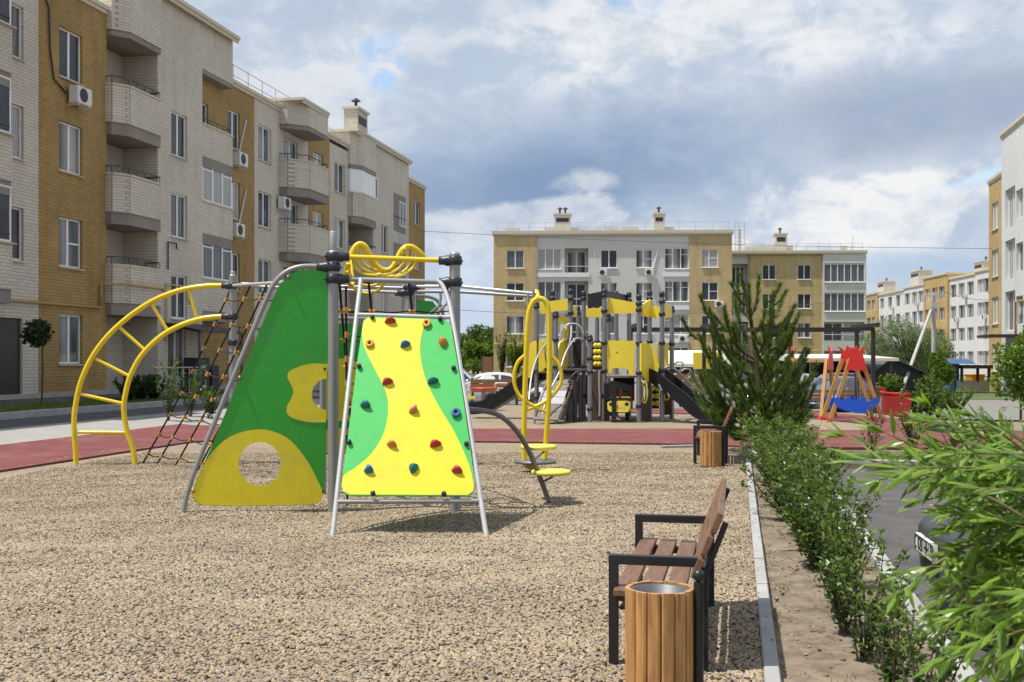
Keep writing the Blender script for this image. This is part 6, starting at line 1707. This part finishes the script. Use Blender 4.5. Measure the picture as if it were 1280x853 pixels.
# ================================================================ VEGETATION
def scatter_leaves(mb, centre, rad, n, L, W, light=None, up=Vector((0, 0, 1)), droop=0.0, shell=.35):
    """leaves in an ellipsoidal clump"""
    for i in range(n):
        d = rdir(); r = shell + (1 - shell) * random.random() ** .5
        p = Vector((centre[0] + d.x * rad[0] * r, centre[1] + d.y * rad[1] * r, centre[2] + d.z * rad[2] * r))
        dd = (d * .6 + rdir() * .8 + Vector((0, 0, -droop))).normalized()
        mb.leaf(p, dd, rdir(), L * rnd(.6, 1.25), W * rnd(.7, 1.2), rnd(0, 1))

def broad_tree(name, label, base, h, crown, clumps, leafn, L, W, lm, trunk_r=.1, group=None, droop=0.0, stem_h=None, cat='tree', seed=1):
    st = random.getstate(); random.seed(seed)
    t = thing(name, label, cat, base, 0, group)
    b0 = Vector(base); mt = MB(); ml = MB()
    top = b0 + Vector((0, 0, h * .72))
    mt.tube([b0 - Vector((0, 0, .2)), b0 + Vector((rnd(-.05, .05), 0, h * .3)), top], [trunk_r, trunk_r * .75, trunk_r * .35], 8)
    for i in range(clumps):
        d = rdir(); rr = random.random() ** .45
        c = Vector((b0.x + d.x * crown[0] * rr, b0.y + d.y * crown[1] * rr, b0.z + crown[3] + d.z * crown[2] * rr))
        s = b0 + Vector((0, 0, min(h * .7, max(.15 * h, (c.z - b0.z) * .55))))
        mt.tube([s, s.lerp(c, .55) + Vector((0, 0, .06 * h)), c], [trunk_r * .4, trunk_r * .22, trunk_r * .08], 5)
        k = rnd(.7, 1.35); r = (crown[0] * .36 * k, crown[1] * .36 * k, crown[2] * .32 * k)
        scatter_leaves(ml, c, r, int(leafn * k * k), L, W, droop=droop)
    mt.build('trunk', 'bark', t); ml.build('crown', lm, t, tint=True)
    random.setstate(st); return t

def shrub(name, label, base, hgt, rad, stems, leaves, L, W, lm, group=None, seed=1, cat='shrub', bare=0.25):
    st = random.getstate(); random.seed(seed)
    t = thing(name, label, cat, base, 0, group)
    mt = MB(); ml = MB(); o = Vector((0, 0, 0))
    tips = []
    for i in range(stems):
        a = rnd(0, 6.283); r = rad * math.sqrt(random.random()); hh = hgt * rnd(.55, 1.1)
        tip = Vector((math.cos(a) * r, math.sin(a) * r, hh))
        mid = Vector((tip.x * .5 + rnd(-.04, .04), tip.y * .5 + rnd(-.04, .04), hh * .55))
        pts = cr([Vector((rnd(-.05, .05), rnd(-.05, .05), -.05)), mid, tip], 4)
        mt.tube(pts, [.0065 - .0048 * j / (len(pts) - 1) for j in range(len(pts))], 5)
        n = leaves // stems
        for j in range(n):
            f = bare + (1 - bare) * random.random(); k = f * (len(pts) - 1); ii = min(int(k), len(pts) - 2)
            p = pts[ii].lerp(pts[ii + 1], k - ii)
            d = rdir(); d.z = abs(d.z) * .7 + .1; d.normalize()
            off = rdir() * rnd(0, .055); 
            mb_d = (d + off * 6).normalized()
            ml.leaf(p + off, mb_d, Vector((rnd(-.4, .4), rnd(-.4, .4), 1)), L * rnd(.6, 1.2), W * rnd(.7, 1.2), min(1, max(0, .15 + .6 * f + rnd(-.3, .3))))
    mt.build('stems', 'bark', t, False); ml.build('foliage', lm, t, False, tint=True)
    random.setstate(st); return t

# hedge between the play area and the parking lot
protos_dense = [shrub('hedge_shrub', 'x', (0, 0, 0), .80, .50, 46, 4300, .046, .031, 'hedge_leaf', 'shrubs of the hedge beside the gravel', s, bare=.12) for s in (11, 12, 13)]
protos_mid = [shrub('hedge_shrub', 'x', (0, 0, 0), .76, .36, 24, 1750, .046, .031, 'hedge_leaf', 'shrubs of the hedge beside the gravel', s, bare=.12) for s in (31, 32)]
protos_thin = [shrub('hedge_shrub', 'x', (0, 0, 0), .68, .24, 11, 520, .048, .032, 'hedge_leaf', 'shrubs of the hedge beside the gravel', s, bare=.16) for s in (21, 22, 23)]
spec = [(5.15, .80, 't', 1.0, 'lowest thin shrub of the hedge at the bottom frame edge'), (5.75, .73, 't', 1.0, 'thin leafy shrub near the bottom corner beside the parking kerb'), (6.45, .70, 't', .95, 'sparse shrub opposite the foreground bench'), (7.1, .66, 't', 1.02, 'sparse dark stemmed shrub before the licence plate'),
        (7.8, .66, 't', 1.1, 'open shrub with an upright shoot against the asphalt'), (8.5, .70, 'm', .9, 'upright airy shrub halfway along the hedge'), (9.25, .64, 'm', .98, 'first bushy shrub where the hedge thickens'), (10.1, .60, 'm', 1.05, 'bushy shrub leaning over the gravel kerb'),
        (11.0, .62, 'm', 1.1, 'bushy green shrub in the thick middle of the hedge'), (12.0, .58, 'd', .92, 'rounded shrub just behind the middle of the hedge'), (13.0, .58, 'd', .95, 'full leafy shrub in front of the last two hedge shrubs'), (14.2, .60, 'd', .98, 'full shrub near the parking corner'), (15.5, .55, 'd', 1.0, 'second last hedge shrub before the pine'), (16.9, .60, 'd', 1.02, 'last hedge shrub next to the pine and far bench')]
used = set()
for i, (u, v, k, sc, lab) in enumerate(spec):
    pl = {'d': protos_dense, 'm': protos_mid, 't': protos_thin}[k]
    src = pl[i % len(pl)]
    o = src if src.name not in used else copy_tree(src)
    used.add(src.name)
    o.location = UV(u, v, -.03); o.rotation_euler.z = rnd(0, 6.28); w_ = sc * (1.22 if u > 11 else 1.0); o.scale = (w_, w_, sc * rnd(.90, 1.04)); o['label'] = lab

# pine
def pine():
    random.seed(5)
    bx_ = Vector(((948 - CX) / FPX * 19.8, 19.8, 0)); H = 3.22
    t = thing('pine_tree', 'young green pine with long upright shoots beside the far bench', 'tree', bx_)
    mt = MB(); mn = MB()
    tp = cr([bx_ + Vector((0, 0, -.1)), bx_ + Vector((.02, 0, .8)), bx_ + Vector((-.05, 0, 1.7)), bx_ + Vector((-.16, .02, 2.5)), bx_ + Vector((-.30, .0, H - .12))], 6)
    mt.tube(tp, [.07 - .052 * i / (len(tp) - 1) for i in range(len(tp))], 8)
    def trunk_at(z):
        for a, b in zip(tp[:-1], tp[1:]):
            if a.z <= z <= b.z: return a.lerp(b, (z - a.z) / max(b.z - a.z, 1e-5))
        return tp[-1].copy()
    def needles(p, d, n, L, cone):
        for i in range(n):
            r = rdir(); r = (r - d * r.dot(d)).normalized()
            dd = (d * math.cos(cone) + r * math.sin(cone) * rnd(.6, 1.2)).normalized()
            l = L * rnd(.75, 1.15); a = dd.cross(rdir()).normalized() * .0060
            s = p + d * rnd(-.03, .03)
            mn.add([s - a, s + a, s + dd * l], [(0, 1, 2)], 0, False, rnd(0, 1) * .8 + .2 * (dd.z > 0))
    def shoot(pts, start, dens=1.0, L=.125):
        for i in range(len(pts) - 1):
            f = i / (len(pts) - 1)
            if f < start: continue
            seg_ = pts[i + 1] - pts[i]; d = seg_.normalized(); m = max(1, int(seg_.length / .03))
            for j in range(m): needles(pts[i].lerp(pts[i + 1], (j + random.random()) / m), d, int(20 * dens), L, .62)
        needles(pts[-1], (pts[-1] - pts[-2]).normalized(), int(60 * dens), L * 1.05, .42)
    shoot(tp[-9:], 0.1, 1.1)
    def branch(z, a, Lb, rise, sub):
        s = trunk_at(z); h = Vector((math.cos(a), math.sin(a), 0)); Lb *= .90 - .24 * max(0, h.x) + .12 * max(0, -h.x)
        if z > 1.2: Lb *= .82
        pts = cr([s, s + h * Lb * .45 + Vector((0, 0, rise * .25)), s + h * Lb * .82 + Vector((0, 0, rise * .62)), s + h * Lb + Vector((0, 0, rise + .12))], 5)
        mt.tube(pts, [.022 - .016 * i / (len(pts) - 1) for i in range(len(pts))], 5)
        shoot(pts, .22, .9)
        for k in range(sub):
            i = int(len(pts) * rnd(.35, .9)); i = min(i, len(pts) - 2); p = pts[i]
            side = h.cross(Vector((0, 0, 1))) * random.choice((-1, 1))
            d = (h * rnd(.4, .9) + side * rnd(.4, 1.0) + Vector((0, 0, rnd(.25, .9)))).normalized(); l = rnd(.22, .50)
            q = cr([p, p + d * l * .55, p + d * l + Vector((0, 0, l * .35))], 3)
            mt.tube(q, [.010 - .006 * j / (len(q) - 1) for j in range(len(q))], 4); shoot(q, .15, .85)
    for zz, n, Lb, rise, sub in ((.20, 8, .86, .16, 5), (.42, 8, .92, .26, 5), (.65, 8, .90, .38, 5), (.95, 7, .82, .46, 5), (1.3, 5, .74, .52, 3), (1.65, 4, .66, .58, 2), (2.0, 3, .48, .60, 1), (2.4, 2, .30, .50, 0)):
        a0 = rnd(0, 6.28)
        for i in range(n): branch(zz + rnd(-.08, .08), a0 + 6.283 * i / n + rnd(-.25, .25), Lb * rnd(.78, 1.15), rise * rnd(.8, 1.25), sub)
    # the side shoots that stand out against the houses
    branch(1.55, R(185), 1.0, .80, 2); branch(1.35, R(175), 1.2, .55, 3); branch(1.7, R(10), .62, .95, 2); branch(1.35, R(-5), .95, .8, 3)
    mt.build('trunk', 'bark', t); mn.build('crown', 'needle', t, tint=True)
pine()

# willow hanging into the frame from the right
def willow():
    random.seed(31)
    root = Vector((2.15, 2.9, -.1))
    t = thing('willow', 'bright green willow branches reaching in from the right in front of the car', 'willow', root)
    mt = MB(); ml = MB()
    mt.tube(cr([root + Vector((0, 0, -.1)), root + Vector((-.03, -.05, .5)), root + Vector((-.10, -.1, 1.15)), root + Vector((-.12, -.12, 1.7))], 4), [.06, .058, .056, .054, .052, .05, .048, .045, .043, .04, .035, .03, .02], 10)
    def W3(px, py, Y): return P(px, py, Y)
    def twig(s, e, sag, n, r0=.006, LL=.096, two=True):
        m = s.lerp(e, .5) + Vector((0, 0, sag))
        pts = cr([s, s.lerp(e, .25) + Vector((0, 0, sag * .75)), m, s.lerp(e, .78) + Vector((0, 0, sag * .55)), e], 5)
        k = len(pts); mt.tube(pts, [r0 * (1 - .8 * i / (k - 1)) for i in range(k)], 5, 0)
        for i in range(n):
            f = .10 + .90 * (i + random.random() * .6) / n; kk = min(f, .999) * (k - 1); ii = int(kk)
            p = pts[ii].lerp(pts[ii + 1], kk - ii); d = (pts[ii + 1] - pts[ii]).normalized()
            sd_ = rdir(); sd_ = (sd_ - d * sd_.dot(d)).normalized()
            dd = (d * rnd(.55, 1.1) + sd_ * rnd(.35, .8) + Vector((0, 0, rnd(-.35, .12)))).normalized()
            sc = .55 + .45 * min(1, (1.05 - f) * 3)
            ml.leaf(p, dd, Vector((rnd(-.5, .5), rnd(-.9, .1), 1)), LL * rnd(.7, 1.15) * sc, .0160 * rnd(.75, 1.2) * sc, rnd(0, 1), narrow=True)
        # terminal tuft
        d = (pts[-1] - pts[-2]).normalized()
        for j in range(4):
            dd = (d + rdir() * .28).normalized(); ml.leaf(pts[-1], dd, Vector((rnd(-.4, .4), -.3, 1)), LL * rnd(.55, .9), .014, rnd(.4, 1), narrow=True)
    crown = root + Vector((-.12, -.12, 1.62))
    ends = [((1082, 574), 2.3), ((1108, 520), 2.35), ((1148, 600), 2.5), ((1175, 560), 2.4), ((1120, 742), 2.15), ((1098, 600), 2.45), 
            ((1185, 820), 2.05), ((1162, 506), 2.6), ((1195, 507), 2.6), ((1218, 500), 2.5), ((1215, 760), 2.1), ((1190, 640), 2.3), ((1210, 590), 2.45), ((1235, 540), 2.3),
            ((1250, 720), 2.2), ((1240, 650), 2.2), ((1228, 800), 2.0), ((1180, 778), 2.2), ((1250, 600), 2.3), ((1140, 548), 2.5), ((1225, 610), 2.1), ((1195, 545), 2.25), ((1250, 512), 2.4), ((1240, 770), 2.3), ((1255, 690), 2.4), ((1130, 585), 2.2), ((1170, 540), 2.3), ((1235, 700), 2.6), ((1215, 650), 2.5), ((1255, 630), 2.6), ((1225, 580), 2.6), ((1265, 740), 2.5), ((1200, 620), 2.6), ((1185, 690), 2.7), ((1245, 670), 2.8), ((1260, 590), 2.8), ((1210, 555), 2.7), ((1255, 785), 2.4), ((1265, 650), 2.3), ((1265, 820), 2.4), ((1225, 840), 2.2), ((1205, 790), 2.5), ((1240, 815), 2.6), ((1180, 735), 2.4), ((1230, 735), 2.3), ((1190, 660), 2.5), ((1255, 850), 2.4), ((1260, 560), 2.2)]
    for (px, py), Y in ends:
        if py < 570: py += 22
        e = W3(px, py, Y)
        # every twig leaves one of the limbs beyond the frame edge
        s = Vector((rnd(1.22, 1.75), Y + rnd(-.15, .45), e.z + rnd(-.20, .06) - .20 * (e.z > 1.3)))
        n = int(22 + 20 * (s - e).length)
        twig(s, e, rnd(.02, .09), n)
        mt.tube(cr([crown + Vector((0, 0, rnd(-.5, .05))), crown.lerp(s, .6) + Vector((0, 0, rnd(.0, .12))), s], 4), [.011, .0108, .0105, .01, .0098, .009, .008, .0075, .007], 5)
        for q in range(1):
            f = rnd(.15, .6); p = s.lerp(e, f) + Vector((0, 0, .04)); d = (e - s).normalized()
            e2 = p + (d * rnd(.2, .34) + Vector((rnd(-.04, .04), rnd(-.14, .14), rnd(-.16, .10))))
            twig(p, e2, .02, 10, .0035, .080)
    mt.build('trunk', 'twig', t); ml.build('crown', 'willow_leaf', t, tint=True)
willow()

# young shrubs on the verge behind the parking kerb
vs_spec = [((1091, 573), .78, .17, 9, 330, 'red_leaf', 'thin brownish sapling shrub on the verge left of its bushier neighbour'), ((1140, 566), .80, .30, 16, 900, 'hedge_leaf', 'dark bushy shrub on the verge before the red path'), ((1192, 566), .6, .28, 12, 520, 'hedge_leaf', 'small verge shrub partly behind the willow tips'), ((1245, 566), .65, .3, 14, 600, 'hedge_leaf', 'verge shrub behind the willow at the right edge')]
for i, ((px, py), h, r, st_, lv, lm, lab) in enumerate(vs_spec):
    p = G(px, py); shrub('verge_shrub', lab, p, h * 1.2, r * 1.15, st_, lv, .055, .034, lm, 'shrubs on the verge by the red path', 40 + i)
def ground_at(px, Y): x = (px - CX) / FPX * Y; return Vector((x, Y, gz(x, Y) - .1))
# shrubs beyond the red path at the right
for i, (px, Y, h, r, lab) in enumerate(((1163, 36, 1.0, .6, 'dark green rounded shrub in front of the utility pole'), (1172, 37, 1.25, .8, 'larger dark shrub behind the verge shrubs'), (1192, 39, 1.0, .7, 'dark shrub below the kiosk base'), (1148, 41, .9, .6, 'low shrub just right of the red box'))):
    shrub('garden_shrub', lab, ground_at(px, Y), h, r, 30, 2300, .09, .055, 'hedge_leaf', 'shrubs in front of the kiosk', 60 + i)
for i, (px, Y, h, r, lm, lab) in enumerate(((1104, 58, 1.3, .8, 'maple_leaf', 'bright green shrub beside the dark garage'), (1118, 60, 1.1, .9, 'mid_leaf', 'dull green shrub between the garage and the strut foot'), (1140, 64, 1.2, 1.0, 'mid_leaf', 'grey green shrub right of the strut foot'), (1162, 63, 1.3, 1.1, 'mid_leaf', 'low shrub at the foot of the utility pole'))):
    shrub('roadside_shrub', lab, ground_at(px, Y), h, r, 26, 1500, .16, .10, lm, 'roadside shrubs under the willows', 70 + i)
# silver willows and bushes behind
broad_tree('willow_tree', 'pale silvery willow left of the utility pole strut', ground_at(1130, 82), 5.0, (2.7, 2.2, 2.2, 2.9), 34, 330, .26, .06, 'silver_leaf', .14, 'willows before the far houses', .4, seed=3)
broad_tree('willow_tree', 'green willow right behind the utility pole', ground_at(1160, 86), 4.8, (2.5, 2.0, 2.1, 2.5), 30, 330, .26, .07, 'mid_leaf', .14, 'willows before the far houses', .4, seed=4)
broad_tree('willow_tree', 'small pale willow nearest the far tan house end', ground_at(1104, 84), 3.6, (1.3, 1.3, 1.4, 2.1), 16, 260, .24, .06, 'silver_leaf', .1, 'willows before the far houses', .4, seed=6)
broad_tree('leafy_tree', 'yellow green bushy young tree beside the blue kiosk', ground_at(1177, 58), 3.0, (.55, .6, 1.25, 1.4), 16, 230, .16, .12, 'maple_leaf', .06, seed=8)
broad_tree('leafy_tree', 'bright leafy maple sapling cut by the right frame edge', Vector((G(1276, 520).x, G(1276, 520).y, -.05)), 2.9, (.85, .7, 1.15, 1.45), 24, 150, .12, .10, 'maple_leaf', .04, seed=9)
# trees beyond the left end of the back house
for i, (px, Y, h, w_, lm, lab) in enumerate(((604, 128, 5.8, 2.4, 'mid_leaf', 'tallest dark tree beside the tan house corner'), (592, 135, 5.0, 2.3, 'mid_leaf', 'dark tree left of the tallest one near the corner'), (583, 130, 4.6, 2.2, 'mid_leaf', 'dark tree at the left end of the distant row'), (597, 110, 3.6, 2.0, 'maple_leaf', 'yellow green bush in front of the distant row'), (612, 122, 4.8, 1.9, 'mid_leaf', 'dark tree touching the tan house corner'), (573, 120, 4.2, 2.2, 'mid_leaf', 'dark tree partly behind the climbing wall post'))):
    broad_tree('leafy_tree', lab, ground_at(px, Y), h, (w_, w_, h * .42, h * .55), 18, 190, .34, .22, lm, .15, 'distant trees beyond the road', seed=20 + i)
# climbing greens and bush at the back house corner
shrub('house_shrub', 'tall green bush below the ground floor window of the tan house', ground_at(645, 97), 3.9, 1.0, 34, 2400, .22, .15, 'maple_leaf', None, 81)
shrub('house_shrub', 'narrow climbing shrub at the corner of the tan house', ground_at(627, 98), 4.0, .6, 20, 1300, .2, .13, 'mid_leaf', None, 82)
x0 = (604 - CX) / FPX * 96
mb = MB(); Yg = 96
xa, xb = (603 - CX) / FPX * Yg, (615 - CX) / FPX * Yg
t = thing('metal_gate', 'brown metal gate panel next to the tan house corner', 'gate', (xa, Yg, -.5))
part('gate_panel', 'fence_wood', lambda b: b.ab(xa, xb, Yg, Yg + .06, gz(xa, Yg) - .1, zat(446, Yg)), t); part('gate_post', 'railing', lambda b: (b.ab(xa - .1, xa - .005, Yg - .02, Yg + .1, gz(xa, Yg) - .2, zat(445, Yg)), b.ab(xb + .005, xb + .1, Yg - .02, Yg + .1, gz(xa, Yg) - .2, zat(445, Yg))), t)
# by the left house
p = u_at(52, -18.6); b_ = UV(p, -18.6); b_.z = gz(b_.x, b_.y)
st_ = thing('ball_maple', 'small standard maple with a round dark crown and thin stem on the lawn', 'tree', b_)
random.seed(17)
mt, ml = MB(), MB()
Yb = b_.y
mt.tube([b_ - Vector((0, 0, .1)), b_ + Vector((.03, 0, 1.0)), Vector((b_.x + .02, Yb, zat(420, Yb)))], [.028, .024, .018], 6)
ctr = Vector(((47 - CX) / FPX * Yb, Yb, zat(417, Yb)))
for i in range(22):
    d = rdir(); c_ = ctr + Vector((d.x * .27, d.y * .27, d.z * .24)); mt.tube([Vector((b_.x + .02, Yb, zat(424, Yb))), c_], [.010, .003], 4)
    scatter_leaves(ml, c_, (.17, .17, .13), 46, .12, .09)
mt.build('trunk', 'bark', st_); ml.build('crown', 'dark_leaf', st_, tint=True)
def lg(px, v, z=0.0): u = u_at(px, v); q = UV(u, v); q.z = gz(q.x, q.y) + z; return q
shrub('flower_shrub', 'loose light green shrub on the kerb seen through the arch ladder', lg(210, -14.6, -.05), 1.5, .42, 13, 600, .10, .045, 'mid_leaf', 'shrubs along the concrete walk', 91)
shrub('flower_shrub', 'loose green shrub seen behind the rope net feet', lg(238, -14.9, -.05), 1.45, .45, 12, 540, .10, .045, 'mid_leaf', 'shrubs along the concrete walk', 92)
shrub('flower_shrub', 'low dark green shrub behind the green board tube', lg(262, -14.2, -.05), .8, .4, 14, 700, .09, .06, 'hedge_leaf', 'shrubs along the concrete walk', 93)
for i, (px, lab) in enumerate(((176, 'clipped dark bush left of the entrance canopy'), (192, 'clipped dark bush under the entrance canopy'), (160, 'clipped dark bush beside the step railing'))):
    shrub('clipped_bush', lab, lg(px, -18.4), .75, .55, 30, 1700, .10, .07, 'dark_leaf', 'clipped bushes before the left house', 95 + i, bare=.05)
